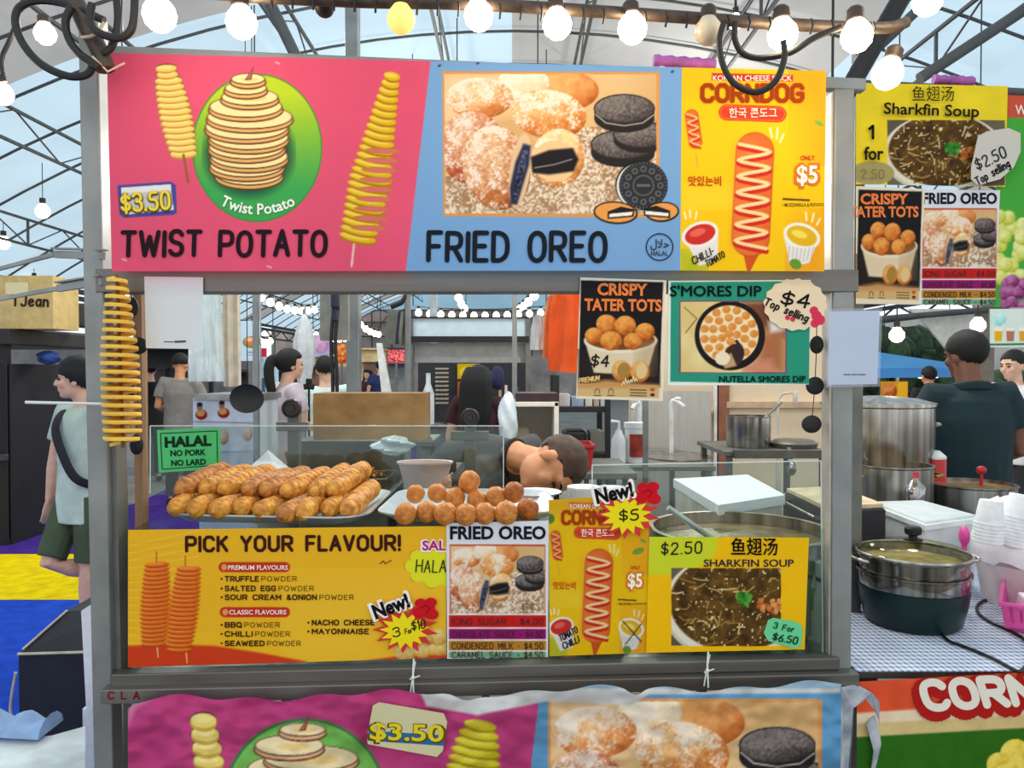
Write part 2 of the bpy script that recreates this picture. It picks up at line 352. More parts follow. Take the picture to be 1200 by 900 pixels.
# ------------------------------------------------------------------ stroke lettering
G = {
'A': '0,0 3.6,10 7.2,0|1.4,3.6 5.8,3.6', 'B': '0,0 0,10|0,10 5,10 6.6,9 6.6,6.3 5,5.3 0,5.3|5,5.3 7,4.3 7,1 5,0 0,0', 'C': '7,8.2 5.6,10 2,10 0,8 0,2 2,0 5.6,0 7,1.8',
'D': '0,0 0,10|0,10 4,10 7,7.8 7,2.2 4,0 0,0', 'E': '6,10 0,10 0,0 6,0|0,5.2 5,5.2', 'F': '6,10 0,10 0,0|0,5 5,5', 'G': '7,8.2 5.6,10 2,10 0,8 0,2 2,0 5.4,0 7,1.6 7,4.6 4,4.6',
'H': '0,0 0,10|7,0 7,10|0,5.2 7,5.2', 'I': '0,0 0,10', 'J': '5,10 5,2 3.6,0 1.4,0 0,1.6', 'K': '0,0 0,10|6.6,10 0,4.2|2.3,6.2 6.8,0', 'L': '0,10 0,0 5.6,0', 'M': '0,0 0,10 4,3.4 8,10 8,0',
'N': '0,0 0,10 6.8,0 6.8,10', 'O': '2.2,10 5.2,10 7.4,7.8 7.4,2.2 5.2,0 2.2,0 0,2.2 0,7.8 2.2,10', 'P': '0,0 0,10|0,10 5,10 6.8,8.8 6.8,5.6 5,4.4 0,4.4', 'Q': '2.2,10 5.2,10 7.4,7.8 7.4,2.2 5.2,0 2.2,0 0,2.2 0,7.8 2.2,10|4.6,2.6 7.4,-.6',
'R': '0,0 0,10|0,10 5,10 6.8,8.8 6.8,5.8 5,4.6 0,4.6|3.4,4.6 7,0', 'S': '6.4,8.4 5,10 1.8,10 .2,8.6 .2,6.6 1.6,5.4 5,4.8 6.6,3.6 6.6,1.5 5,0 1.6,0 0,1.6', 'T': '0,10 7,10|3.5,10 3.5,0',
'U': '0,10 0,2 2,0 5,0 7,2 7,10', 'V': '0,10 3.5,0 7,10', 'W': '0,10 2.4,0 5,8 7.6,0 10,10', 'X': '0,0 6.8,10|0,10 6.8,0', 'Y': '0,10 3.5,5 3.5,0|3.5,5 7,10', 'Z': '0,10 6.6,10 0,0 6.6,0',
'0': '2,10 4.6,10 6.4,8 6.4,2 4.6,0 2,0 .2,2 .2,8 2,10', '1': '0,8 2,10 2,0', '2': '.2,8 1.6,10 4.8,10 6.2,8.4 6.2,6.6 0,0 6.6,0', '3': '.2,8.6 1.6,10 4.6,10 6,8.6 6,6.6 4.4,5.4 2.6,5.4|4.4,5.4 6.4,4 6.4,1.6 4.8,0 1.6,0 0,1.5',
'4': '4.6,0 4.6,10 0,3.4 6.4,3.4', '5': '6,10 .8,10 .4,5.8 4.2,6 6.2,4.6 6.2,1.6 4.6,0 1.4,0 0,1.4', '6': '5.4,10 2,7.4 .2,3.4 .8,.8 2.4,0 4.6,0 6.2,1.6 6.2,4 4.6,5.4 2.2,5.4 .6,3.6', '7': '0,10 6.4,10 2.2,0', '9': '6,6 4.8,4.8 2.2,4.8 .4,6.2 .4,8.4 2,10 4.4,10 6,8.6 6,4 4.6,1 1.6,0', '8': '3.2,5.4 .8,6.6 .8,9 2.4,10 4.2,10 5.8,9 5.8,6.6 3.2,5.4 .2,3.8 .2,1.2 2,0 4.6,0 6.4,1.2 6.4,3.8 3.2,5.4',
'$': '6.2,7.6 4.8,8.8 1.8,8.8 .4,7.6 .4,6.2 1.8,5.2 4.8,4.6 6.2,3.6 6.2,2 4.8,1 1.6,1 .2,2.4|3.3,10.6 3.3,-.8', '&': '6.6,0 1.2,7 1.4,9.2 3,10 4.4,9 4.2,7.2 .6,3.6 .4,1.4 2,0 4,.2 6.4,3.6', '!': '0,10 0,3|0,.2 0,0', '.': '0,.2 0,0', '-': '0,4.6 3,4.6', "'": '.6,10 0,7.4', '/': '0,0 4,10',
'a': '5,5.6 3,6.6 1,5.6 0,3.2 1,.6 3,.2 5,2.4|5,6.4 5.2,0', 'b': '0,10 0,0|0,4.6 2,6.4 4.4,5.6 5,3 4,.4 2,0 0,1.6', 'e': '.4,3.4 5,3.8 4.4,6 2.4,6.6 .4,5 0,2.6 1.4,.4 3.6,0 5,1.2', 'f': '4.4,9 3,10 1.8,8.6 1.6,0|0,6 3.8,6', 'g': '5,5.6 3,6.6 1,5.6 0,3.4 1,1 3,.8 5,2.8|5,6.4 5,-2 3.4,-3.4 .8,-2.8', 'h': '0,10 0,0|0,4.4 2,6.4 4,6 4.6,4 4.6,0', 'i': '0,6.4 0,0|0,9 0,9.2', 'l': '0,10 0,0', 'm': '0,6.4 0,0|0,4.6 1.6,6.4 3,5.6 3.2,0|3.2,4.6 5,6.4 6.4,5.4 6.6,0', 'n': '0,6.4 0,0|0,4.4 2,6.4 4,5.8 4.6,4 4.6,0',
'o': '2.4,6.6 4.4,5.6 5,3.2 4,.6 2.4,0 .6,.8 0,3.2 .8,5.8 2.4,6.6', 'p': '0,6.4 0,-3.4|0,4.4 2,6.4 4.2,5.8 5,3.2 4,.6 2,0 0,1.6', 'r': '0,6.4 0,0|0,4 1.6,6.2 3.4,6.2', 's': '4,5.6 2.4,6.6 .6,5.8 .6,4.2 3.6,2.8 4,1.2 2.6,0 .8,.2 0,1.2', 't': '2,9 2,1.4 3,0 4.4,.6|0,6.2 4.2,6.2', 'v': '0,6.4 2.2,0 4.4,6.4', 'w': '0,6.4 1.6,0 3.4,5 5,0 6.8,6.4', 'x': '0,0 4.4,6.4|0,6.4 4.4,0', 'u': '0,6.4 .2,1.4 1.8,0 3.6,.6 4.6,2.4|4.6,6.4 4.8,0',
}
ROUND = set('BCDGJOPQRSU0235689$&abefghmnoprstu')
def glyph_lines(ch, rnd):
    out = []
    for st in G[ch].split('|'):
        p = [tuple(map(float, q.split(','))) for q in st.split()]
        if rnd and ch in ROUND and len(p) > 2:
            cl = p[0] == p[-1]
            for _ in range(2):
                q = [] if cl else [p[0]]
                for a, b in zip(p, p[1:]): q += [(a[0] * .75 + b[0] * .25, a[1] * .75 + b[1] * .25), (a[0] * .25 + b[0] * .75, a[1] * .25 + b[1] * .75)]
                p = q + [q[0]] if cl else q + [p[-1]]
        out.append(p)
    return out
def layout(text, x0, y, h, x1=None, track=3.0, slant=0.0, rot=0.0, rnd=True, jitter=0.0, seed=0):
    """strokes of a text in pixel space, baseline starting at (x0, y), y down"""
    rg = random.Random(seed); cur = 0.0; items = []
    for ch in text:
        if ch == ' ': cur += 4.5 + track; continue
        L = glyph_lines(ch, rnd); w = max(p[0] for q in L for p in q); jy = rg.uniform(-1, 1) * jitter; js = 1 + rg.uniform(-1, 1) * jitter * .06
        for q in L: items.append([(cur + p[0] * js, p[1] * js + jy) for p in q])
        cur += w + track
    cur -= track; s = h / 10; sx = s if x1 is None else (x1 - x0) / cur; c, t = math.cos(math.radians(rot)), math.sin(math.radians(rot)); out = []
    for q in items:
        r = []
        for a, b in q:
            u, v = a * sx + b * s * slant, b * s; r.append((x0 + u * c - v * t, y - u * t - v * c))
        out.append(r)
    return out
class Ink:
    """flat print lying on a sheet: pixel-space shapes projected onto the sheet's plane"""
    def __init__(s, P, off=0.0012): s.P, s.off, s.v, s.f = P, off, [], []
    def add(s, pts):
        b = len(s.v); s.v += pts; s.f.append(tuple(range(b, b + len(pts))))
    def stroke(s, pts, w, n=8):
        r = w / 2
        for (x1, y1), (x2, y2) in zip(pts, pts[1:]):
            L = math.hypot(x2 - x1, y2 - y1)
            if L < 1e-6: continue
            nx, ny = -(y2 - y1) / L * r, (x2 - x1) / L * r; s.add([(x1 + nx, y1 + ny), (x2 + nx, y2 + ny), (x2 - nx, y2 - ny), (x1 - nx, y1 - ny)])
        for x, y in pts: s.add([(x + r * a, y + r * b) for a, b in circle_pts(n)])
        return s
    def text(s, body, x0, y, h, w, **k):
        for q in layout(body, x0, y, h, **k): s.stroke(q, w)
        return s
    def font(s, body, x0, y, h, x1=None, bold=0.0, rot=0.0, shear=0.0, arc=None, fake=0.0):
        for dx, dy in (((-fake, 0), (fake, 0), (0, -fake), (0, fake)) if fake else ()): s.font(body, x0 + dx, y + dy, h, None if x1 is None else x1 + dx, 0.0, rot, shear)
        cu = bpy.data.curves.new('t', 'FONT'); cu.body = body; cu.offset = bold; cu.resolution_u = 3; cu.shear = shear
        o = bpy.data.objects.new('t', cu); C.objects.link(o); dg = bpy.context.evaluated_depsgraph_get(); dg.update()
        me = bpy.data.meshes.new_from_object(o.evaluated_get(dg)); n = len(me.vertices); co = np.empty(n * 3); me.vertices.foreach_get('co', co); co = co.reshape(-1, 3)
        sc_ = h / 0.70; xa, xb = co[:, 0].min() + bold, co[:, 0].max() - bold; sx = sc_ if x1 is None else (x1 - x0) / (xb - xa)
        c, t = math.cos(math.radians(rot)), math.sin(math.radians(rot)); U, V = (co[:, 0] - xa) * sx, co[:, 1] * sc_
        if arc:                         # arc = (cx, cy, radius): text running under a circle
            th = (U - U.max() / 2) / arc[2]; R = arc[2] - V
            px, py = arc[0] + R * np.sin(th), arc[1] + R * np.cos(th)
        else: px, py = x0 + U * c - V * t, y - U * t - V * c
        b = len(s.v); s.v += list(zip(px.tolist(), py.tolist())); s.f += [tuple(b + i for i in p.vertices) for p in me.polygons]
        bpy.data.objects.remove(o); bpy.data.curves.remove(cu); bpy.data.meshes.remove(me); return s
    def poly(s, pts): s.add(list(pts)); return s
    def ell(s, cx, cy, rx, ry, n=24): s.add([(cx + rx * a, cy + ry * b) for a, b in circle_pts(n)]); return s
    def ring(s, cx, cy, rx, ry, w, n=32):
        s.stroke([(cx + rx * a, cy + ry * b) for a, b in circle_pts(n) + [(1.0, 0.0)]], w, 6); return s
    def build(s, name, m, parent=None, loc=None):
        dz = [0.0] * len(s.v)
        for i, f in enumerate(s.f):
            for j in f: dz[j] = min(i, 400) * 2e-6
        V = [s.P(x, y, s.off + dz[j]) for j, (x, y) in enumerate(s.v)]; me = bpy.data.meshes.new(name)
        if parent: base = WLOC[parent.name]
        else: base = loc or sum(V, Vector()) / len(V)
        me.from_pydata([tuple(v - base) for v in V], [], s.f); me.materials.append(m)
        n = PN(s.P); bm = bmesh.new(); bm.from_mesh(me)
        fl = [f for f in bm.faces if f.normal.dot(n) < 0]; bmesh.ops.reverse_faces(bm, faces=fl); bm.to_mesh(me); bm.free()
        return link(name, me, parent, base)
# ------------------------------------------------------------------ the setting: floor, carpets, tent hall
M_galv = mat('galvanised_steel', (138, 142, 140), 0.45, 0.55, 0.10, 6, 0.03, 40)
M_dgalv = mat('dull_steel_tube', (112, 113, 108), 0.5, 0.55, 0.12, 8)
M_truss = mat('dark_truss_steel', (74, 78, 80), 0.6, 0.2)
M_black = mat('matt_black', (17, 17, 20), 0.55)
M_cable = mat('black_rubber_cable', (26, 24, 23), 0.5)
M_white = mat('white_plastic', (228, 232, 232), 0.4, var=0.03)
M_ss = mat('stainless_steel', (206, 202, 192), 0.24, 0.92, 0.08, 5, c2=(104, 100, 92), stretch=(5, 5, 0.12))  # dark vertical streaks in the colour stand in for reflections
m = MB(); m.poly([(-16, -5, 0), (16, -5, 0), (16, 46, 0), (-16, 46, 0)])
struct('floor', m, mat('grey_concrete', (128, 124, 118), 0.7, var=0.12, scale=1.5), smooth=False)
def carpet(name, pts, c, label, z0=0.006):
    m = MB(); top = [Vector((x, y, z0)) for x, y in pts]; m.loft([[p - Vector((0, 0, z0 - .001)) for p in top], top])
    solo(name, m, mat(name + '_pile', c, 0.95, var=0.10, scale=9, bump=0.25, bscale=130, spec=.1), label, 'carpet', smooth=False)
carpet('blue_carpet', [(-6.5, 1.2), (-1.2, 1.2), (-1.2, 5.12), (-6.5, 5.12)], (34, 74, 186), 'bright blue carpet on the floor under the black insulated bag')
carpet('yellow_carpet', [(-6.5, 5.13), (-1.2, 5.13), (-1.2, 6.4), (-6.5, 6.4)], (250, 208, 6), 'yellow carpet strip between the blue and the purple carpets')
carpet('purple_carpet', [(-5.0, 6.42), (-1.4, 6.42), (-1.4, 16), (-5.2, 16), (-4.35, 9.0), (-4.5, 6.42)], (74, 44, 138), 'purple carpet of the walkway behind the stall')
# --- vaulted hall roof: arcs across, lattice purlins along
def rz(x): return 6.1 - 0.036 * x * x
M_chrome = mat('polished_steel', (186, 182, 172), 0.14, 0.95, 0.08, 5, c2=(70, 68, 62), stretch=(6, 6, 0.1))  # dark reflections are put into the colour as stripes
T_blue = sheetlight('blue_white_roof_sheet', (196, 219, 230), 0.85, 0.03, .6)
T_grey = sheetlight('grey_roof_sheet', (176, 176, 174), 0.6, 0.06, .6)
T_pale = sheetlight('pale_roof_sheet', (226, 236, 240), 0.8, 0.03, .6)
XS = [-9 + 18 * i / 30 for i in range(31)]
YS = [1.5 + 1.5 * i for i in range(25)]
YA = [1.5 + 1.1 * i for i in range(34)]
def roof_part(name, y0, y1, x0, x1, m_):
    m = MB(); xs = [x0 + (x1 - x0) * i / 16 for i in range(17)]
    m.loft([[(x, y, rz(x)) for x in xs] for y in (y0, y1)], False, False, False)
    struct(name, m, m_)
roof_part('ceiling', -2.5, 1.5, -9, 9, T_pale)
for i, y in enumerate(YS[:-1]):
    for x0, x1, t in ((-9, -3.2, T_grey if i % 6 in (4,) else T_blue), (-3.2, 0.0, T_blue if i % 5 != 2 else T_pale), (0.0, 4.2, T_grey if i in (4, 5, 6, 7, 8, 11, 12, 13) else T_blue), (4.2, 9, T_grey if i in (6, 11, 12) else T_blue)):
        roof_part('ceiling', y, y + 1.5, x0, x1, t)
arc0 = None
for i, y in enumerate(YA):
    if arc0 is None:
        m = MB(); m.tube([(x, y, rz(x) - .05) for x in XS], 0.018, 6); arc0 = struct('roof_arch_trim', m, M_truss); ybase = arc0.location.copy(); y00 = y
    else:
        c = arc0.copy(); C.objects.link(c); c.location = ybase + Vector((0, y - y00, 0))
p0 = None
for x in (-7.6, -6.0, -4.4, -2.6, -0.9, 0.9, 2.7, 4.6, 6.4, 8.0):
    if p0 is None:
        m = MB(); z1, z2 = rz(x) - .12, rz(x) - .52
        m.bar((x, 1, z1), (x, 38, z1), .035); m.bar((x, 1, z2), (x, 38, z2), .035); n = 40
        for k in range(n):
            ya, yb = 1 + 37 * k / n, 1 + 37 * (k + 1) / n
            m.bar((x, ya, z1 if k % 2 else z2), (x, yb, z2 if k % 2 else z1), .016)
            if k % 4 == 0: m.bar((x, ya, z1), (x, ya, z2), .03)
        p0 = struct('roof_purlin_trim', m, M_truss, smooth=False); pb = p0.location.copy(); px0, pz0 = x, rz(x)
    else:
        c = p0.copy(); C.objects.link(c); c.location = pb + Vector((x - px0, 0, rz(x) - pz0))
# heavy eave beam on the side of the walkway
for x in (-9.0, 9.0):
    m = MB()
    for z in (3.16, 3.02): m.bar((x, 1, z), (x, 38, z), .09)
    m.bar((x, 1, 2.7), (x, 38, 2.7), .06)
    for k in range(38): m.bar((x, 1 + k, 3.05 if k % 2 else 2.7), (x, 2 + k, 2.7 if k % 2 else 3.05), .035)
    struct('eave_beam_trim', m, M_truss, smooth=False)
    for k in range(5):
        m = MB(); m.bar((x, 5 + 8 * k, 0), (x, 5 + 8 * k, 3.1), .12); struct('eave_post_trim', m, M_galv, smooth=False)
# far end of the hall: pinkish tarpaulin gable with steel lattice, blue-white light above
m = MB(); m.box((0, 38.6, 2.25), (24, .06, 4.5)); struct('wall_far', m, mat('pinkish_grey_tarpaulin', (176, 160, 156), .9, var=.14, scale=1.2), smooth=False)
m = MB(); m.box((0, 38.7, 5.4), (24, .03, 1.8)); struct('wall_gable', m, T_blue, smooth=False)
m = MB()
for z in (4.5, 3.9, 3.2, 2.6): m.bar((-10, 38.4, z), (10, 38.4, z), .07)
for k in range(21): m.bar((-10 + k, 38.4, 2.2), (-10 + k, 38.4, 4.5), .06)
for k in range(20): m.bar((-10 + k, 38.38, 3.2 if k % 2 else 4.5), (-9 + k, 38.38, 4.5 if k % 2 else 3.2), .05)
struct('gable_lattice_trim', m, M_truss, smooth=False)
# side walls far off, so that the hall does not end in empty sky
m = MB(); m.box((12.5, 24, 1.6), (.06, 30, 3.2)); struct('wall_right', m, mat('pale_side_tarpaulin', (205, 206, 202), .9, var=.06, scale=1), smooth=False)
m = MB(); m.box((-12.5, 24, 1.3), (.06, 30, 2.6)); struct('wall_left', m, mat('grey_side_tarpaulin', (120, 120, 122), .9, var=.2, scale=1), smooth=False)
# tent columns
def column(name, px, pb, pt, Y, w, label, m_=M_galv, grp=None):
    m = MB(); b, t = at(px, pb, Y), at(px, pt, Y); m.bar((b.x, Y, 0), (b.x, Y, min(t.z, rz(b.x) - .1)), w, w, .008)
    m.box((b.x, Y, .01), (w * 2.2, w * 2.2, .02)); return solo(name, m, m_, label, 'column', smooth=False)
column('tent_column', 415, 470, -200, 5.6, .095, 'thick grey steel tent column behind the crumpled cardboard box')
column('tent_column', 478, 470, 300, 5.9, .045, 'thin grey steel pole carrying a hanging speaker by the roofed kiosk')
column('tent_column', 508, 470, 100, 9.5, .09, 'pale steel column rising behind the kiosk roof', mat('pale_blue_steel', (168, 178, 184), .5))
column('tent_column', 302, 470, 100, 9.0, .075, 'pale steel column just right of the white plastic curtain', MATS['pale_blue_steel'])
# heavy raking tubes above the stall front
def pipe(name, p, q, r, m_, label, cat='pipe'):
    m = MB(); m.tube([p, q], r, 10); return solo(name, m, m_, label, cat)
pipe('raking_tube', at(308, -14, 2.9), at(368, 110, 2.9), .022, M_truss, 'dark raking steel tube rising above the pink banner')
pipe('raking_tube', at(990, 112, 1.98), at(1066, -20, 1.98), .024, M_black, 'thick dark raking tube at the top end of the stall beside the yellow banner')
pipe('raking_tube', at(1078, 92, 2.5), at(1215, 2, 2.5), .019, M_truss, 'long grey raking tube above the second yellow soup banner')
pipe('raking_tube', at(1018, 66, 2.6), at(1092, -4, 2.6), .017, M_truss, 'short grey tube slanting behind the hanging bulbs')
# ------------------------------------------------------------------ the stall's steel frame
PF = stall(0.0)
def sp(px, py, v=0.0): return stall(v)(px, py)
def down(p, q):                          # carry the line q->p on to the floor
    d = (p - q); return p + d * (-p.z / d.z)
ZT = zof(782, 1.85)                      # level of the stall's work top
zs = 1.165
frame = thing('stall_frame', (sp(560, 700).x, sp(560, 700).y, 0), 'grey steel food stall frame with posts, rails and counter between the banners', 'stall')
def fpart(name, fn, mt=M_galv, bev=0.004, **k):
    m = MB(); fn(m); o = m.build(name, mt, frame, smooth=False, **k); return o
lp0, lp1 = sp(127.5, 900, .03), sp(109, 20, .03)
fpart('post', lambda m: m.bar(down(lp0, lp1), lp1, .046, .05, .004))
rp0, rp1 = sp(981, 800, .03), sp(985, 108, .03)
fpart('post', lambda m: m.bar(down(rp0, rp1), rp1, .05, .05, .004))
fpart('stile', lambda m: m.bar(sp(143, 800, .05), sp(133, 330, .05), .022, .05), M_dgalv)
fpart('stile', lambda m: m.bar(sp(970, 778, .04), sp(973, 112, .04), .016, .05), mat('pale_aluminium', (200, 196, 184), .35, .5))
fpart('beam', lambda m: m.bar(sp(118, 330.5, .03), sp(1000, 330.5, .03), .056, .056, .003), mat('brushed_beam', (112, 110, 105), .42, .55, .12, 5, stretch=(.2, 1, 4)))
fpart('beam', lambda m: m.bar(sp(100, 62, .05), sp(1012, 101, .05), .03, .03, .003))
fpart('shelf_rail', lambda m: m.bar(sp(134, 794, .012), sp(980, 774.5, .012), .041, .03, .003), MATS['brushed_beam'])
fpart('front_rail', lambda m: m.bar(sp(122, 813.5, -.012), sp(1003, 794, -.012), .037, .034, .003), MATS['brushed_beam'])
def deck(m):
    a, b = sp(140, 790, .03), sp(978, 776, .03)
    m.loft([[Vector((p.x, p.y, z)) for p in (a, b, b - SN * .50, a - SN * .50)] for z in (ZT - .03, ZT)])
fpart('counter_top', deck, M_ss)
for q in (sp(140, 790, .50), sp(978, 776, .50)):
    fpart('rear_leg', lambda m: m.bar((q.x, q.y, 0), (q.x, q.y, ZT), .05, .05, .003))
post = [o for o in frame.children if o.name.startswith('post')][0]
for (x0, y0, x1, y1) in ((122, 300, 64, 298), (120, 330, 68, 338)):
    m = MB(); a, b = sp(x0, y0, .0), sp(x1, y1, .10); m.bar(a, b, .008, .018, .001); m.bar(a + Vector((0, 0, .014)), b + Vector((0, 0, .014)), .02, .004)
    m.bar(b, b + Vector((-.35, .3, .0)), .008, .01); m.build('bracket', M_galv, post, smooth=False)
ik = Ink(stall(-.012), .019); ik.text('C L A', 127, 819, 8, 2.0, x1=163); ik.build('lettering', ink((120, 25, 30)), frame)
m = MB(); m.bar(sp(168, 800, .22), sp(164, 345, .22), .022, .03); m.build('wooden_stud', mat('worn_brown_wood', (128, 98, 70), .7, var=.25, scale=6, stretch=(6, 6, .6)), frame, smooth=False)
# acrylic display: front pane and shelf
acr = clear('clear_acrylic')
m = MB(); a, b, c_, d_ = sp(150, 620, .02), sp(967, 620, .02), sp(967, 770, .02), sp(150, 785, .02)
m.loft([[a, b, c_, d_], [p - SN * .003 for p in (a, b, c_, d_)]]); m.build('front_pane', acr, frame, smooth=False)
m = MB(); a, b = sp(148, 616, .012), sp(660, 616, .012)
m.loft([[Vector((p.x, p.y, z)) for p in (a, b, b - SN * .47, a - SN * .47)] for z in (zs - .005, zs)]); m.build('display_shelf', acr, frame, smooth=False)
for px in (152, 655):
    for v in (.03, .45):
        q = sp(px, 700, v); m = MB(); m.bar((q.x, q.y, ZT), (q.x, q.y, zs - .005), .012, .012); m.build('shelf_support', acr, frame, smooth=False)

# ------------------------------------------------------------------ paintings
def twist(cv, p, q, w, n, dark, mid, light, outline=None, tilt=10, prof=None, thick=.72):
    (x0, y0), (x1, y1) = p, q; L = math.hypot(x1 - x0, y1 - y0)
    for i in range(n):
        t = i / (n - 1); k = prof(t) if prof else math.sin(PI * (0.12 + .76 * t)) ** .5; x, y = x0 + (x1 - x0) * t, y0 + (y1 - y0) * t
        r = w / 2 * k; ry = L / n * thick; rot = tilt + math.degrees(math.atan2(x1 - x0, y0 - y1)) * .8
        if outline: cv.ell(x, y, r + 2.2, ry + 1.6, outline, rot)
        cv.ell(x, y + ry * .3, r, ry, dark, rot); cv.ell(x, y, r, ry * .85, mid, rot); cv.ell(x - r * .15, y - ry * .2, r * .8, ry * .45, light, rot)
def cookie(cv, x, y, rx, ry, h):
    cv.ell(x, y + h, rx, ry, (38, 33, 34)); cv.poly([(x - rx, y), (x + rx, y), (x + rx, y + h), (x - rx, y + h)], (42, 37, 38))
    cv.ball(x, y, rx, ry, (52, 46, 46), (84, 76, 74), (130, 122, 118), nz=.5, ns=2.0, seed=8); cv.line([(x + rx * a, y + ry * b) for a, b in circle_pts(24)] + [(x + rx, y)], 5, (48, 42, 42), .8)
def fried(cv, T, fr=True):
    cv.T = T
    if fr: cv.poly([(145, 130), (910, 133), (908, 645), (148, 640)], (216, 150, 82))
    R = [(152, 140), (900, 142), (898, 632), (156, 630)]; cv.clip = (*cv.tr(152, 140), *cv.tr(898, 632))
    cv.grain(R, (226, 190, 136), (212, 168, 112), 60, 4)
    cv.poly([(152, 140), (470, 140), (470, 260), (152, 300)], (238, 208, 160), 30)
    cv.grain([(156, 500), (520, 470), (640, 330), (898, 300), (898, 632), (156, 630)], (164, 126, 90), (236, 222, 200), 2.2, 5)
    cv.ball(575, 200, 120, 70, (150, 66, 18), (206, 122, 56), (240, 178, 110), ns=9, seed=2)
    cv.ball(430, 170, 90, 60, (214, 170, 116), (238, 210, 168), (250, 236, 210), ns=9, seed=6, sugar=.1)
    cv.ball(275, 225, 118, 72, (156, 74, 24), (214, 132, 68), (244, 206, 154), ns=7, seed=12, sugar=.35)
    cv.ball(520, 282, 132, 86, (150, 66, 18), (212, 124, 52), (244, 194, 130), rot=8, ns=7, seed=13, sugar=.22)
    cv.ball(250, 400, 118, 128, (96, 36, 22), (180, 88, 54), (226, 166, 128), ns=5, seed=14, sugar=.20)
    cv.ball(335, 470, 118, 150, (92, 40, 18), (184, 104, 54), (232, 188, 144), rot=-12, ns=5, seed=15, sugar=.18)
    cv.ell(418, 480, 36, 132, (224, 190, 150), 8); cv.poly([(430, 385), (456, 392), (450, 460), (420, 560), (408, 600), (384, 598), (382, 540), (402, 450)], (40, 44, 74), 3)
    cv.grain([(432, 400), (446, 410), (436, 470), (404, 585), (394, 570), (410, 470)], (24, 26, 44), (92, 98, 136), 2, 6)
    cv.ball(552, 436, 92, 104, (150, 78, 26), (220, 150, 84), (246, 214, 150), rot=10, ns=8, seed=17, sugar=.05)
    cv.ell(540, 446, 80, 72, (236, 198, 146)); cv.poly([(456, 432), (520, 408), (604, 400), (624, 440), (608, 482), (520, 494), (462, 488)], (26, 24, 28), 3)
    cv.line([(470, 470), (540, 458), (600, 440)], 5, (150, 140, 140), .7)
    cookie(cv, 780, 388, 112, 50, 30); cookie(cv, 845, 352, 98, 46, 20); cookie(cv, 785, 262, 106, 50, 34)
    cv.line([(684, 282), (720, 312), (785, 322), (850, 312), (888, 284)], 6, (196, 186, 174), .5)
    cv.clip = None
def cornbg(cv, T, hand=True):
    cv.T = T
    cv.poly([(107, 105), (570, 110), (566, 765), (105, 765)], (246, 198, 14), 2)
    cv.poly([(450, 105), (575, 105), (575, 420), (520, 240)], (238, 142, 36), 90, .9); cv.poly([(107, 105), (300, 105), (107, 200)], (240, 184, 30), 60, .8)
    cv.poly([(480, 640), (570, 560), (570, 770), (440, 770)], (232, 130, 40), 60, .7); cv.poly([(105, 690), (170, 740), (190, 770), (105, 770)], (120, 180, 60), 50, .8)
    cv.poly([(107, 480), (280, 520), (280, 560), (107, 560)], (246, 222, 80), 50, .6)
    cv.poly([(202, 124), (462, 130), (462, 152), (202, 148)], (206, 60, 40))
    for r, c in ((26, (214, 52, 30)),): cv.line([(250, 250), (415, 256)], 52, c); cv.line([(250, 250), (415, 256)], 44, (236, 120, 60)); cv.line([(250, 250), (415, 256)], 38, (220, 66, 36))
    def dog(x0, y0, x1, y1, w, big=True):
        cv.line([(x0, y0), (x1, y1)], w + 5, (176, 70, 20), soft=2); cv.line([(x0, y0), (x1, y1)], w, (226, 106, 40), soft=2)
        cv.line([(x0 - w * .18, y0), (x1 - w * .18, y1)], w * .4, (242, 146, 72), .7, soft=w * .3)
        n = 7 if big else 4; H = y1 - y0
        for c, dy, ww in (((206, 40, 30), 9, .15), ((252, 214, 150), 0, .095)):
            pts = []
            for i in range(n * 2):
                t = i / (n * 2 - 1); pts.append((x0 + (x1 - x0) * t + (w * .42 if i % 2 else -w * .42), y0 - w * .2 + (H + w * .5) * t + dy))
            cv.line([tuple(p)[:2] for p in smooth_path([(a, b, 0) for a, b in pts], 5)], w * ww, c)
    cv.poly([(300, 690), (360, 690), (325, 758), (315, 758)], (206, 84, 30)); dog(340, 375, 326, 650, 118)
    cv.line([(150, 380), (158, 425)], 3, (200, 150, 80)); dog(138, 262, 150, 345, 38, False)
    for p in (((395, 330), (388, 300)), ((410, 335), (412, 300)), ((420, 345), (432, 320)), ((120, 590), (114, 570)), ((134, 586), (132, 562)), ((150, 590), (154, 568)), ((505, 595), (503, 570)), ((522, 600), (528, 574)), ((538, 610), (548, 590))): cv.line(p, 6, (252, 240, 190))
    for x, y, c, c2 in ((165, 640, (206, 48, 40), (232, 100, 84)), (490, 645, (226, 180, 30), (246, 220, 90))):
        s_ = 1 if x < 300 else -1
        cv.poly([(x - 58, y), (x + 58, y), (x + 40 + 16 * s_, y + 86), (x - 20 + 16 * s_, y + 100)], (232, 228, 222)); cv.ell(x, y, 60, 40, (244, 240, 234), -18 * s_); cv.ell(x, y, 50, 31, c, -18 * s_); cv.ell(x - 8, y - 6, 26, 12, c2, -18 * s_)
        if s_ < 0:
            for i in range(7): cv.line([(x - 40 + i * 13, y + 40 - abs(i - 3) * 2), (x - 44 + i * 12, y + 88 - i * 2)], 3, (190, 186, 180))
    cv.ell(470, 735, 20, 16, (100, 150, 50), 30); cv.ell(545, 285, 16, 7, (120, 170, 60), 30)
    cv.poly([(428, 524), (515, 528), (515, 534), (428, 530)], (70, 40, 20))
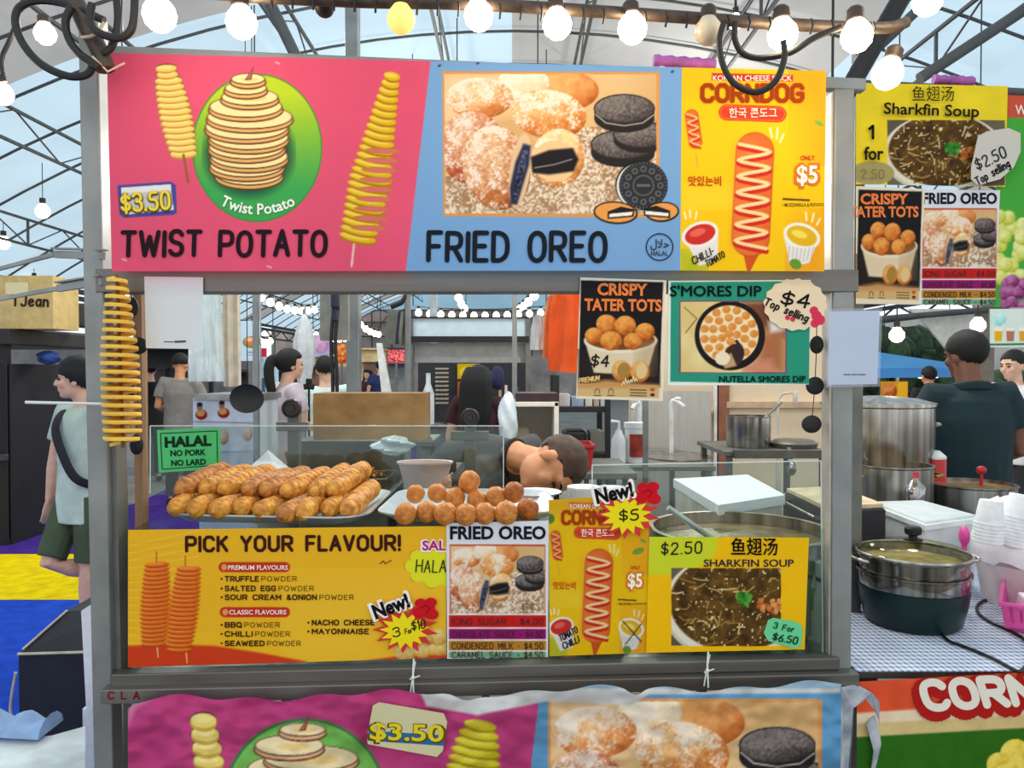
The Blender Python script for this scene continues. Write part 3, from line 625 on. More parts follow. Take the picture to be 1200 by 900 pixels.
def corn_ink(P, T, par, off=.0012, hand=True):
    X = lambda x: T[0] + x * T[2]
    Y = lambda y: T[1] + y * T[3]
    k = T[3]
    Ink(P, off).font('KOREAN CHEESE STICK', X(206), Y(149), 17 * k, X(458), .01).build('lettering', ink((252, 240, 226)), par)
    Ink(P, off).text('CORNDOG', X(172), Y(213), 50 * k, 16 * k, x1=X(492), rnd=False, slant=0).build('lettering', ink((214, 96, 22)), par)
    Ink(P, off * 1.5).text('CORNDOG', X(172), Y(213), 50 * k, 11 * k, x1=X(492), rnd=False).build('lettering', ink((158, 62, 14)), par)
    Ink(P, off).font('한국 콘도그', X(258), Y(264), 24 * k, X(410), .012).build('lettering', ink((255, 236, 214)), par)
    Ink(P, off).font('맛있는비', X(128), Y(482), 24 * k, X(232), .02).build('lettering', ink((196, 70, 20)), par)
    Ink(P, off).font('ONLY', X(486), Y(402), 14 * k, X(532), .03).build('lettering', ink((206, 70, 26)), par)
    Ink(P, off).font('$5', X(470), Y(478), 62 * k, X(545), .07).build('lettering', ink((226, 120, 40)), par)
    Ink(P, off * 1.5).font('$5', X(476), Y(474), 54 * k, X(539), .025).build('lettering', ink((255, 248, 232)), par)
    Ink(P, off).font('1 MOZZARELLA & POTATO', X(428), Y(550), 10 * k, X(560), .01).build('lettering', ink((96, 50, 16)), par)
def soup(cv, box, cx, cy, rx, ry, seed=3):
    """a photo of brown soup in a pale bowl inside box"""
    x0, y0, x1, y1 = box; cv.T = (0, 0, 1, 1); tmp = cv.A.copy()
    cv.grain([(x0, y0), (x1, y0), (x1, y1), (x0, y1)], (92, 84, 66), (112, 102, 82), 30, seed)
    cv.ell(cx, cy + ry * .10, rx * 1.13, ry * 1.13, (206, 200, 178)); cv.ell(cx, cy + ry * .06, rx * 1.09, ry * 1.10, (228, 224, 204)); cv.ell(cx, cy, rx * 1.02, ry * 1.02, (150, 120, 70))
    E = cv._ell(cx, cy, rx, ry, 0); w, X, Y, u, v, r = E
    g = fbm(X, Y, 9, seed)[..., None]; h = vnoise(X, Y, 3, seed + 5)[..., None]
    col = np.array((44., 28, 8)) * (1 - g) + np.array((128., 92, 34)) * g; col = np.where(h > .86, np.array((226., 206, 150)), col)
    cv.put(w, 0.5 - (np.hypot(u, v) - 1) * r, col)
    rg = random.Random(seed)
    for i in range(70):
        a, q = rg.uniform(0, 2 * PI), rg.uniform(.1, .93) ** .7; x, y = cx + rx * q * math.cos(a), cy + ry * q * math.sin(a); b = rg.uniform(0, PI); L = rg.uniform(.05, .16) * rx
        pts = [(x - L * math.cos(b), y - L * math.sin(b) * .7), (x + rg.uniform(-2, 2), y + rg.uniform(-3, 3)), (x + L * math.cos(b), y + L * math.sin(b) * .7)]
        cv.line(pts, rg.uniform(.8, 2.0), rg.choice([(196, 160, 92), (168, 128, 62), (214, 190, 130), (70, 46, 16), (150, 106, 44)]), .85)
    for i in range(26): cv.ell(cx + rx * (.05 + .2 * rg.random()), cy + ry * (-.18 + .26 * rg.random()), 3.5, 2.6, rg.choice([(52, 128, 40), (84, 160, 56), (36, 100, 30)]), rg.uniform(0, 180))
    for i in range(26): cv.ell(cx + rx * (.35 + .36 * rg.random()), cy + ry * (-.05 + .26 * rg.random()), 3.5, 2.4, rg.choice([(206, 120, 60), (226, 150, 84), (180, 92, 40)]), rg.uniform(0, 180))
    m = (cv.X < x0) | (cv.X > x1) | (cv.Y < y0) | (cv.Y > y1); cv.A[m] = tmp[m]
def tots(cv, T):
    cv.T = T                              # box 20..335 x 45..480 of its own picture
    cv.poly([(20, 45), (335, 55), (318, 480), (12, 470)], (236, 226, 200)); cv.poly([(32, 55), (322, 62), (308, 430), (24, 425)], (24, 22, 24))
    cv.poly([(24, 300), (310, 330), (308, 430), (24, 425)], (46, 34, 28), 60)
    cv.poly([(22, 418), (308, 424), (306, 470), (18, 462)], (214, 180, 122)); cv.poly([(22, 420), (120, 405), (308, 424), (306, 434), (22, 436)], (206, 150, 90), 6)
    cv.poly([(44, 262), (300, 262), (262, 392), (78, 380)], (226, 210, 176), 2); cv.ell(172, 268, 129, 44, (238, 226, 196)); cv.ell(172, 264, 120, 36, (120, 70, 30)); cv.poly([(250, 280), (300, 270), (262, 392), (220, 390)], (176, 150, 112), 30, .7)
    for x, y, r in ((122, 208, 36), (188, 214, 38), (258, 236, 34), (78, 250, 32), (215, 270, 33), (138, 268, 38)): cv.ball(x, y, r, r * .9, (110, 44, 8), (204, 110, 36), (240, 166, 80), nz=.35, ns=4, seed=int(x))
    for x, y in ((175, 374), (240, 376)):
        cv.ball(x, y, 34, 38, (130, 60, 14), (206, 128, 56), (236, 184, 110), ns=4, seed=int(x)); cv.ell(x + 6, y - 2, 20, 28, (226, 200, 140) if x > 200 else (170, 130, 60), 10)
    for x in (90, 138): cv.line([(x - 8, 452), (x - 8, 442), (x, 436), (x + 8, 442), (x + 8, 452)], 2.5, (60, 44, 30)); cv.line([(x - 12, 460), (x + 12, 461)], 3, (60, 44, 30))
    for y in (440, 450, 460): cv.line([(206, y), (262, y + 2)], 4, (70, 46, 30), .8)
    cv.ell(284, 440, 9, 6, (200, 80, 40)); cv.ell(284, 458, 8, 6, (60, 40, 30))
def tots_ink(P, T, par, price=True):
    X = lambda x: T[0] + x * T[2]
    Y = lambda y: T[1] + y * T[3]
    o = ink((238, 130, 66))
    Ink(P).font('CRISPY', X(92), Y(106), 40 * T[3], X(264), .035, rot=-.8).build('lettering', o, par)
    Ink(P).font('TATER TOTS', X(46), Y(160), 40 * T[3], X(314), .035, rot=-.8).build('lettering', o, par)
    if price:
        Ink(P).text('$4', X(66), Y(358), 38 * T[3], 6 * T[3], x1=X(128), slant=.15, jitter=.4).build('lettering', ink((30, 24, 22)), par)
        Ink(P).text('PREMIUM', X(26), Y(416), 15 * T[3], 3.6 * T[3], x1=X(96), slant=.3, rot=8).build('lettering', ink((236, 196, 120)), par)
        Ink(P).stroke([(X(176 + 4.5 * i), Y(424 - 1.2 * i - (12 if i % 2 else 0) - (8 if i in (3, 9) else 0))) for i in range(13)], 3.2 * T[3]).build('lettering', ink((246, 226, 170)), par)

# ------------------------------------------------------------------ top banner, pink and blue
PB = stall(-.035)
cv = Cv(122, 58, 802, 322, (224, 84, 116))
g = fbm(cv.X, cv.Y, 60, 5)[..., None]; cv.A = cv.A * (.97 + .06 * g)
cv.poly([(506, 60), (802, 60), (802, 322), (475, 322)], (118, 164, 212), 1)
cv.T = (100, 40, 1 / 3, 1 / 3)
cv.ell(604, 400, 229, 261, (60, 140, 60)); 
E = cv._ell(604, 400, 224, 256, 0); w_, X_, Y_, u_, v_, r_ = E; t_ = np.clip((v_ + .75) / 1.3, 0, 1)[..., None]
cv.put(w_, .5 - (np.hypot(u_, v_) - 1) * r_ / .8, np.array((186., 208, 40)) * (1 - t_) + np.array((62., 164, 84)) * t_)
cv.ell(575, 420, 156, 150, (30, 84, 62), soft=14)
BR = (96, 52, 30)
def slices(cv, cx, tops, edge=(226, 176, 104), top=(250, 226, 164)):
    for i, (y, rx, ry, dx) in enumerate(tops):
        cv.ell(cx + dx, y + 12, rx + 5, ry + 5, BR); cv.ell(cx + dx, y + 11, rx, ry, edge); cv.ell(cx + dx, y, rx + 1, ry + 1, BR); cv.ell(cx + dx, y - 1, rx - 3, ry - 3, top)
        cv.ell(cx + dx + rx * .1, y + ry * .1, rx * .5, ry * .35, (240, 206, 136))
    y, rx, ry, dx = tops[-1]; cv.poly([(cx + dx - 12, y + 4), (cx + dx + 12, y + 2), (cx + dx + 20, y - 46)], BR); cv.poly([(cx + dx - 8, y), (cx + dx + 8, y), (cx + dx + 17, y - 38)], (170, 110, 90))
slices(cv, 572, [(492, 118, 40, 4), (462, 130, 42, -4), (430, 136, 44, 4), (396, 134, 44, -4), (362, 140, 46, 2), (326, 146, 46, -4), (292, 150, 42, 6), (256, 128, 38, -8), (222, 100, 30, 6), (190, 74, 24, -8), (158, 60, 20, 0)])
twist(cv, (345, 420), (284, 120), 112, 15, (206, 150, 60), (246, 208, 110), (252, 228, 140), (110, 66, 34), 6, lambda t: .74 + .3 * math.sin(PI * min(1, t * .9 + .1)) if t < .9 else .66)
cv.line([(345, 425), (362, 520)], 9, (150, 96, 50))
cv.poly([(112, 532), (300, 518), (318, 530), (322, 628), (308, 636), (136, 646), (120, 634)], (74, 74, 150)); cv.poly([(126, 540), (300, 528), (310, 618), (138, 634)], (206, 206, 200)); cv.poly([(126, 540), (300, 528), (302, 548), (127, 560)], (232, 232, 226)); cv.poly([(150, 630), (310, 600), (311, 618), (150, 634)], (240, 240, 236))
cv.line([(945, 735), (936, 815)], 8, (230, 190, 180))
twist(cv, (958, 715), (1078, 148), 150, 23, (176, 120, 14), (222, 180, 30), (238, 208, 74), None, 2, lambda t: 1.0 - .62 * max(0, t - .35) / .65 if t > .35 else .86 + .4 * t)
E = cv.A
for i in range(9):
    y = 410 + i * 34; x = 1044 - i * 6; cv.ell(x, y, 62, 11, (184, 130, 40), 2); cv.ell(x + 2, y + 1, 54, 7, (218, 106, 112), 2)
for x, y in ((80, 115), (130, 790), (640, 815), (668, 98)): cv.line([(x, y), (x + 14, y + 6)], 5, (236, 190, 196), .8)
cv.T = (470, 40, 1 / 3, 1 / 3); fried(cv, cv.T)
cv.ell(846, 532, 92, 88, (20, 22, 24)); cv.ell(842, 534, 84, 82, (226, 228, 226)); cv.ell(852, 532, 86, 84, (44, 46, 50))
for k in range(12):
    a, b = circle_pts(12)[k]; cv.ell(852 + 60 * a, 532 + 58 * b, 11, 11, (96, 98, 102)); cv.ell(852 + 60 * a, 532 + 58 * b, 6, 6, (44, 46, 50))
for k in range(40):
    a, b = circle_pts(40)[k]; cv.line([(852 + 76 * a, 532 + 75 * b), (852 + 83 * a, 532 + 82 * b)], 3, (90, 92, 96))
cv.line([(852 + 36 * a, 532 + 35 * b) for a, b in circle_pts(20)] + [(888, 532)], 4, (100, 102, 106)); cv.line([(832, 532), (872, 532)], 9, (100, 102, 106))
for x, y, rx, ry, s_ in ((754, 628, 78, 40, 1), (918, 625, 60, 36, -1)):
    cv.ell(x, y, rx, ry, (40, 30, 26), 4 * s_); cv.ell(x, y - 1, rx - 6, ry - 6, (232, 156, 78), 4 * s_)
    cv.poly([(x - 28 * s_, y - 4), (x + 20 * s_, y - 22), (x + 66 * s_, y - 12), (x + 64 * s_, y + 14), (x - 28 * s_, y + 22)], (34, 28, 28)); cv.poly([(x - 22 * s_, y + 4), (x + 60 * s_, y - 4), (x + 58 * s_, y + 9), (x - 22 * s_, y + 16)], (240, 238, 230))
cv.T = (0, 0, 1, 1)
for x, y in ((515, 77), (788, 84), (560, 74)): cv.ell(x, y, 2.2, 1.4, (60, 70, 84), -30)
def ripple(X, Y): return .0018 * (fbm(X, Y, 90, 31) - .5) + .0006 * (vnoise(X, Y, 40, 33) - .5)
ban = sheet('banner', [(125, 62), (799, 79), (797, 317), (131, 318)], PB, cv, 1.0, wrinkle=ripple)
tag(ban, 'pink and blue vinyl banner advertising twisted potato and fried sandwich cookies', 'banner')
PBi = PB
Ink(PB, .0022).text('TWIST POTATO', 143, 299, 27.5, 5.2, x1=381, slant=.03, jitter=.25, seed=4, track=3.4).build('lettering', ink((36, 22, 30)), ban)
Ink(PB, .0022).text('FRIED OREO', 502, 305, 32, 5.6, x1=709, slant=.02, jitter=.2, seed=6, track=3.4).build('lettering', ink((24, 30, 40)), ban)
Ink(PB, .0022).font('Twist Potato', 0, 0, 12.5, None, .02, arc=(302, 160, 91)).build('lettering', ink((240, 248, 236)), ban)
Ink(PB, .002).text('$3.50', 143, 249, 20, 5.5, x1=199, rot=4).build('lettering', ink((110, 84, 20)), ban)
Ink(PB, .003).text('$3.50', 143, 248, 20, 3.4, x1=199, rot=4).build('lettering', ink((240, 214, 70)), ban)
k_ = ink((28, 34, 44))
lg = Ink(PB, .0022).ring(773, 289.4, 15.6, 15.6, 1.3); lg.font('\uFEDD\uFEFC\uFEA3', 762.5, 290, 9.5, 784, .01).font('HALAL', 763, 299.5, 5.6, 783, .01); lg.build('lettering', k_, ban)

# ------------------------------------------------------------------ yellow corn dog banner
PC = stall(-.033); TC = (760, 40, 440 / 1200, 440 / 1200)
cv = Cv(794, 74, 972, 322, (250, 206, 14)); cornbg(cv, TC)
cb = sheet('banner', [(799, 79), (968, 83), (966, 318), (797, 317)], PC, cv, 1.0, wrinkle=ripple)
tag(cb, 'yellow corn dog banner with sauce cups at the end of the pink and blue one', 'banner')
corn_ink(PC, TC, cb, .002)
ik = Ink(PC, .002); ik.text('CHILLI-', 813, 310, 8, 1.4, x1=840, rot=28, slant=.2, jitter=.5).text('TOMATO', 829, 313, 7, 1.3, x1=853, rot=30, slant=.2, jitter=.5); ik.build('lettering', ink((40, 34, 20)), cb)
# ------------------------------------------------------------------ posters, price tags and notices on the stall
def star(cx, cy, ro, ri, n, rot=0, sx=1.0, sy=1.0): return [(cx + sx * (ro if i % 2 == 0 else ri) * math.cos(2 * PI * i / (2 * n) + rot), cy + sy * (ro if i % 2 == 0 else ri) * math.sin(2 * PI * i / (2 * n) + rot)) for i in range(2 * n)]
def card(name, P, pts, c, label, cat, group=None, off=0.0, th=.0006, rough=.5):
    m = MB(); a = [P(x, y, off) for x, y in pts]; n = PN(P); m.loft([[p - n * th for p in a], a])
    return solo(name, m, mat('card_%d_%d_%d' % c, c, rough, var=.015, scale=8), label, cat, group, smooth=False, loc=sum(a, Vector()) / len(a))
PL = stall(.008)
# --- pick your flavour
T = (130, 600, 1 / 3, 1 / 3); cv = Cv(146, 608, 528, 788, (238, 184, 34)); cv.T = T
cv.poly([(60, 60), (1180, 40), (1180, 300), (60, 420)], (232, 174, 32), 200, .7); cv.poly([(700, 300), (1180, 200), (1180, 540), (600, 540)], (244, 200, 60), 200, .7)
for i in range(14): cv.line([(60, 120 + i * 26), (330 - i * 8, 60 + i * 32)], 5, (250, 206, 90), .35); cv.line([(60, 110 + i * 26), (250, 100 + i * 30)], 2, (200, 140, 30), .35)
cv.poly([(50, 470), (200, 466), (360, 470), (520, 494), (690, 526), (690, 580), (50, 580)], (206, 62, 24), 3); cv.poly([(840, 530), (1000, 508), (1190, 500), (1190, 560), (840, 560)], (206, 62, 24), 3)
for x, a, b in ((152, 180, 470), (254, 195, 490)):
    cv.line([(x + 8, a - 40), (x + 8, a)], 3, (140, 60, 20)); cv.line([(x + 10, b), (x + 14, b + 40)], 4, (240, 190, 140))
    twist(cv, (x + (0 if x < 200 else -14), b - 8), (x + (10 if x < 200 else 20), a + 4), 104, 19, (168, 66, 10), (222, 104, 24), (240, 140, 60), None, -6, lambda t: .74 + .26 * math.sin(PI * (.12 + .8 * t)))
for (xa, xb, y) in ((396, 612, 194), (400, 612, 352)): cv.line([(xa, y), (xb, y)], 36, (196, 50, 30)); cv.ell(xa + 2, y, 10, 11, (236, 150, 90))
for i in range(40):
    a, b = circle_pts(40)[i]; cv.ell(1160 + 108 * a, 190 + 62 * b, 22, 20, (196, 60, 30)) if i % 4 == 0 else None
cv.ell(1160, 190, 112, 66, (226, 226, 40))
for i in range(10):
    a, b = circle_pts(10)[i]; cv.ell(1160 + 104 * a, 190 + 58 * b, 24, 22, (226, 226, 40))
for x, y, r in ((1036, 490, 40), (1096, 488, 30), (1152, 474, 36), (1150, 440, 34), (1110, 450, 24)): cv.ball(x, y, r, r * .86, (150, 100, 30), (214, 168, 80), (240, 214, 140), ns=4, seed=r)
pf = sheet('menu_poster', [(150, 621), (523, 616.5), (523, 771), (150, 782)], PL, cv, 1.0)
tag(pf, 'wide golden poster headed PICK YOUR FLAVOUR with two orange skewers', 'poster')
dk = ink((64, 26, 20)); dk2 = ink((70, 44, 20)); lt = ink((250, 232, 214))
TX = lambda x: T[0] + x / 3
TY = lambda y: T[1] + y / 3
Ink(PL).text('PICK YOUR FLAVOUR!', TX(266), TY(137), 16.0, 3.9, x1=TX(1014), rnd=False, rot=.35, track=3.6).build('lettering', dk, pf)
ik = Ink(PL); ik.font('PREMIUM FLAVOURS', TX(412), TY(203), 5.2, TX(622), .02).font('CLASSIC FLAVOURS', TX(416), TY(360), 5.2, TX(616), .02); ik.build('lettering', lt, pf)
ik = Ink(PL); ik2 = Ink(PL)
for y, a, b, xa, xm, xb in ((243, 'TRUFFLE', 'POWDER', 402, 524, 652), (277, 'SALTED EGG', 'POWDER', 402, 584, 712), (308, 'SOUR CREAM &ONION', 'POWDER', 402, 728, 852), (405, 'BBQ', 'POWDER', 402, 464, 592), (437, 'CHILLI', 'POWDER', 402, 502, 628), (470, 'SEAWEED', 'POWDER', 402, 544, 666)):
    ik.text(a, TX(xa), TY(y), 5.4, 1.5, x1=TX(xm - 6), rnd=False, track=3.5); ik2.text(b, TX(xm + 6), TY(y), 5.4, .75, x1=TX(xb), rnd=False, track=4); ik.ell(TX(389), TY(y - 8), 1.3, 1.3, 8)
for y, a, xb in ((397, 'NACHO CHEESE', 925), (428, 'MAYONNAISE', 905)): ik.text(a, TX(708), TY(y), 5.4, 1.5, x1=TX(xb), rnd=False, track=3.5).ell(TX(694), TY(y - 8), 1.3, 1.3, 8)
ik.build('lettering', dk2, pf); ik2.build('lettering', dk2, pf)
Ink(PL).font('SAL', TX(1092), TY(136), 12, TX(1179), .09).build('lettering', ink((250, 240, 240)), pf)
Ink(PL, .0016).font('SAL', TX(1096), TY(134), 11, TX(1176), .03).build('lettering', ink((186, 40, 120)), pf)
ik = Ink(PL); ik.text('HALA', TX(1072), TY(212), 14, 1.5, x1=TX(1176), slant=.08, jitter=.5); ik.stroke([(TX(945), TY(182)), (TX(958), TY(172)), (TX(964), TY(182)), (TX(985), TY(170))], 1); ik.build('lettering', ink((44, 52, 30)), pf)
# --- fried cookie poster (in front of the golden one)
def cookie_poster(P, quad, T, label, group=None, full=True):
    xs = [q[0] for q in quad]; ys = [q[1] for q in quad]
    X = lambda u: T[0] + u * T[2]
    Y = lambda v: T[1] + v * T[3]                     # u: 0..120, v: 0..160 of the poster
    cv = Cv(min(xs) - 3, min(ys) - 3, max(xs) + 3, max(ys) + 3, (226, 228, 232)); cv.T = T
    cv.poly([(4, 27), (116, 27), (116, 159), (4, 159)], (196, 66, 40))
    fx, fy = 110 / 746, 80 / 492; fried(cv, (X(5 - 152 * fx), Y(29 - 140 * fy), fx * T[2], fy * T[3]), False)
    cv.T = T
    for y0, y1, c in ((110, 124, (196, 30, 30)), (126, 138, (146, 22, 110)), (140, 151, (178, 130, 40)), (153, 160, (106, 168, 130))): cv.poly([(3, y0), (117, y0), (117, y1), (3, y1)], c)
    for y in (109, 125, 139, 152): cv.line([(3, y), (117, y)], 1.6, (236, 236, 236))
    o = sheet('menu_poster', quad, P, cv, .9); tag(o, label, 'poster', group)
    Ink(P).font('FRIED OREO', X(5), Y(20.5), 14.5 * T[3], X(116), .035).build('lettering', ink((24, 28, 44)), o)
    ik = Ink(P)
    for y, s_ in ((121, 'ICING SUGAR - $4.00'), (136, 'CHOCOLATE SAUCE - $4.50'), (149.5, 'CONDENSED MILK - $4.50'), (160, 'CARAMEL SAUCE - $4.50')): ik.text(s_, X(7), Y(y), 7 * T[3], 1.0 * T[2], x1=X(113), rnd=False, track=3.4)
    ik.build('lettering', ink((84, 40, 40)), o); Ink(P).font('5PCS', X(88), Y(104), 8 * T[3], X(110), .0).build('lettering', ink((120, 100, 80)), o)
    return o
cookie_poster(stall(.004), [(523, 613), (643, 610), (642, 770), (524, 772)], (523, 611, 1, 1), 'white bordered fried cookie poster with coloured sauce stripes on the stall front')
# --- small corn dog poster
Ts = (643 - 107 * 117 / 463, 583 - 105 * 187 / 660, 117 / 463, 187 / 660)
P = stall(.006); cv = Cv(640, 576, 764, 774, (236, 190, 30)); cornbg(cv, Ts)
cv.T = (640, 560, .3, .3); cv.poly([(3, 85), (380, 50), (380, 140), (3, 140)], (214, 160, 40), 30, .7); cv.ell(15, 160, 18, 20, (90, 130, 50), 20); cv.ell(360, 286, 24, 12, (120, 160, 60), -20)
cv.A *= (.90 + .06 * fbm(cv.X, cv.Y, 26, 5)[..., None]); cv.line([(300, 560), (372, 640)], 5, (40, 50, 70)); cv.line([(372, 570), (310, 650)], 4, (40, 50, 70))
o = sheet('menu_poster', [(643, 586), (761, 578), (759, 765), (644, 769)], P, cv, .9); tag(o, 'creased corn dog poster standing between the cookie and the soup posters', 'poster')
corn_ink(P, Ts, o); ik = Ink(P); ik.text('TOMATO', 657, 752, 7, 1.4, x1=680, rot=28, slant=.2, jitter=.6).text('CHILLI', 661, 761, 7, 1.4, x1=681, rot=26, slant=.2, jitter=.6); ik.build('lettering', ink((30, 34, 44)), o)
# --- soup poster
P = stall(.002); cv = Cv(754, 624, 952, 768, (244, 190, 8)); g = fbm(cv.X, cv.Y, 50, 8)[..., None]; cv.A *= (.97 + .06 * g)
cv.ell(768, 640, 72, 34, (206, 214, 40)); cv.poly([(758, 624), (842, 624), (836, 648), (790, 668), (764, 670)], (206, 214, 40), 4)
cv.A[(cv.Y < 629)] = (244, 190, 8)
soup(cv, (787, 666, 915, 757), 862, 706, 76, 57, 3)
o = sheet('menu_poster', [(761, 629), (948, 630), (943, 761), (757, 765)], P, cv, .9); tag(o, 'yellow soup poster with a handwritten price at the end of the stall front', 'poster')
Ink(P).font('鱼翅汤', 857, 649, 15.5, 911, 0, fake=.3).build('lettering', ink((24, 20, 30)), o)
Ink(P).font('SHARKFIN SOUP', 825, 664, 8.4, 930, .02).build('lettering', ink((50, 44, 60)), o)
Ink(P).text('$2.50', 775, 650, 13, 1.8, x1=822, rot=2.5, slant=.08, rnd=False, jitter=.3, track=3.6).build('lettering', ink((34, 36, 30)), o)
tg = card('price_tag', stall(-.001), [(900, 727), (906, 724), (934, 729), (941, 736), (939, 757), (930, 760), (900, 751), (895, 742)], (104, 214, 150), 'small green handwritten price tag stuck on the soup poster', 'price tag')
ik = Ink(stall(-.001)); ik.text('3 For', 906, 736, 6.5, 1.3, x1=930, rot=-12, slant=.1, jitter=.6).text('$6.50', 905, 750, 8, 1.5, x1=934, rot=-10, slant=.1, jitter=.6); ik.build('lettering', ink((20, 50, 44)), tg)
# --- burst price tags
def burst(P, cx, cy, s, text, label, tx, rot):
    a = card('price_tag', P, star(cx, cy, 34 * s, 21 * s, 13, .2, 1.15, .86), (214, 34, 34), label, 'price tag')
    p1 = Ink(P, .0006)
    st = star(cx - 1, cy + 2, 27 * s, 17 * s, 13, .3, 1.1, .84); p1.poly(st); p1.build('burst', ink((244, 226, 30)), a)
    rr = Ink(P, .0008); x, y = cx + 24 * s, cy - 24 * s
    for dx, dy, r in ((0, 0, 11), (-8, 5, 8), (7, 7, 8), (6, -7, 7), (-6, -6, 7)): rr.ell(x + dx * s, y + dy * s, r * s, r * s * .8)
    rr.build('rose', ink((206, 24, 36)), a)
    sw = Ink(P, .001); sw.stroke([(x - 6 * s, y), (x, y - 4 * s), (x + 5 * s, y), (x + 1 * s, y + 5 * s)], 1.4); sw.build('rose', ink((150, 12, 26)), a)
    Ink(P, .0010).font('New!', cx - 36 * s, cy - 11 * s, 18 * s, cx + 10 * s, .10, rot=rot).build('lettering', ink((250, 244, 240)), a)
    Ink(P, .0012).font('New!', cx - 34 * s, cy - 12 * s, 16 * s, cx + 8 * s, .045, rot=rot).build('lettering', ink((20, 18, 22)), a)
    ik = Ink(P, .0010)
    for q in tx: ik.text(q[0], q[1], q[2], q[3], q[4], x1=q[5], rot=q[6], jitter=.5, slant=.1)
    ik.build('lettering', ink((50, 44, 10)), a); return a
burst(stall(.0005), 475, 737, 1.0, '', 'starburst price tag reading 3 for $10 on the PICK YOUR FLAVOUR poster', [('3', 461, 747, 10, 1.6, 469, 12), ('For', 475, 743, 5.5, 1.1, 483, 12), ('$10', 483, 739, 10, 1.6, 499, 12)], 20)
burst(stall(-.002), 735, 602, 1.02, '', 'starburst price tag reading $5 pinned over the small corn dog poster', [('$5', 726, 611, 12, 2.0, 748, 6)], 12)
# --- tater tots poster and s'mores poster hanging below the beam
PH = stall(-.006)
Tt = (670, 310, 1 / 3, 1 / 3); cv = Cv(672, 320, 784, 474, (236, 226, 200)); tots(cv, Tt)
o = sheet('menu_poster', [(680, 325), (781, 328.5), (777, 470), (675, 467)], PH, cv, .9); tag(o, 'black tater tots poster with a price on its bowl hanging under the beam', 'poster'); tots_ink(PH, Tt, o)
cv = Cv(778, 326, 954, 456, (40, 150, 122)); cv.T = Tt
cv.poly([(340, 50), (846, 50), (846, 58), (348, 62), (346, 412), (836, 420), (838, 60), (848, 60), (846, 432), (336, 426)], (236, 240, 232))
cv.poly([(378, 126), (756, 126), (756, 384), (376, 382)], (120, 84, 110)); cv.clip = (*cv.tr(384, 132), *cv.tr(750, 378))
cv.grain([(380, 126), (756, 126), (756, 384), (380, 384)], (222, 196, 128), (238, 220, 160), 20, 4); cv.poly([(600, 130), (756, 130), (756, 260), (660, 220)], (120, 70, 50), 10)
cv.poly([(660, 240), (756, 200), (756, 384), (640, 384)], (176, 110, 72), 20); cv.poly([(690, 200), (750, 190), (756, 230), (700, 240)], (230, 226, 220), 6)
cv.line([(395, 150), (440, 190), (400, 240)], 3, (110, 70, 40)); cv.poly([(600, 350), (700, 330), (720, 384), (600, 384)], (214, 140, 110), 12)
cv.ell(556, 250, 124, 122, (28, 22, 22)); cv.ell(553, 246, 104, 102, (246, 226, 180)); rg = random.Random(4)
for ring, n, off_ in ((88, 15, 0), (58, 10, .3), (28, 5, .1), (0, 1, 0)):
    for k in range(n):
        a = 2 * PI * k / n + off_; cv.ball(553 + ring * math.cos(a), 244 + ring * math.sin(a) * .98, 15, 14, (226, 160, 80), (220, 138, 52), (232, 160, 84), nz=.5, ns=4, seed=k + n)
cv.ell(570, 320, 34, 44, (60, 40, 36), 30); cv.poly([(520, 340), (560, 310), (580, 356), (540, 366)], (200, 160, 110), 2); cv.line([(580, 270), (600, 300), (590, 330)], 12, (50, 40, 50)); cv.ell(530, 330, 26, 24, (244, 226, 196)); cv.clip = None
o = sheet('menu_poster', [(783, 329), (950, 328), (948, 450.5), (782, 452)], PH, cv, .9); tag(o, 'teal marshmallow dip poster hanging beside the black tater tots poster', 'poster')
dkg = ink((22, 40, 40)); Ink(PH).font("S'MORES DIP", 785.5, 347, 12, 892, 0, fake=.5).build('lettering', dkg, o); Ink(PH).font('NUTELLA SMORES DIP', 843, 448, 7.2, 944, 0, rot=.2, fake=.3).build('lettering', dkg, o)
P5 = stall(-.010)
o = card('price_tag', P5, [p for p in star(932, 357, 38, 35.5, 16, .1, 1, .82)], (232, 214, 178), 'cream scalloped price tag reading Top selling over the teal poster corner', 'price tag')
Ink(P5, .001).text('$4', 914, 357, 15, 2.6, x1=947, slant=.2, rot=-6, jitter=.4).build('lettering', ink((20, 18, 20)), o)
Ink(P5, .001).text('Top selling', 895, 357, 8.5, 1.9, x1=949, slant=.1, rot=-22, jitter=.2).build('lettering', ink((40, 24, 30)), o)
rr = Ink(P5, .001)
for dx, dy, r in ((0, 0, 6), (-3, -6, 5), (4, 5, 6), (-2, 9, 5), (-28, 4, 3), (-34, 2, 3)): rr.ell(957 + dx, 370 + dy, r, r)
rr.build('rose', ink((214, 56, 90)), o)
# --- plain white payment sheets (their codes are left out)
o = card('paper_sheet', stall(-.004), [(169, 324), (238, 325), (238, 409), (171, 408)], (214, 224, 228), 'white paper sheet taped under the beam next to the spiral potato display', 'paper sheet')
Ink(stall(-.004)).stroke([(192, 400.5), (203, 400.5)], 1.0).stroke([(205, 400.5), (217, 400)], 2.2).build('lettering', ink((70, 76, 84)), o)
o = card('paper_sheet', stall(-.012), [(972, 365), (1031, 364), (1028, 450), (971, 451)], (220, 224, 230), 'white paper sheet in a sleeve taped across the stall post', 'paper sheet')
Ink(stall(-.012)).stroke([(989, 439), (996, 439)], 1.8).stroke([(998, 439), (1004, 439)], 1.8).stroke([(1006, 439), (1014, 439)], 1.8).build('lettering', ink((70, 70, 80)), o)
m = MB(); P = stall(-.0125); a = [P(x, y, .001) for x, y in ((969, 362), (1034, 361), (1031, 453), (968, 454))]; m.loft([a, [p + SN * .0004 for p in a]]); m.build('plastic_sleeve', clear('sleeve_film', (240, 244, 250), .9), o, smooth=False)
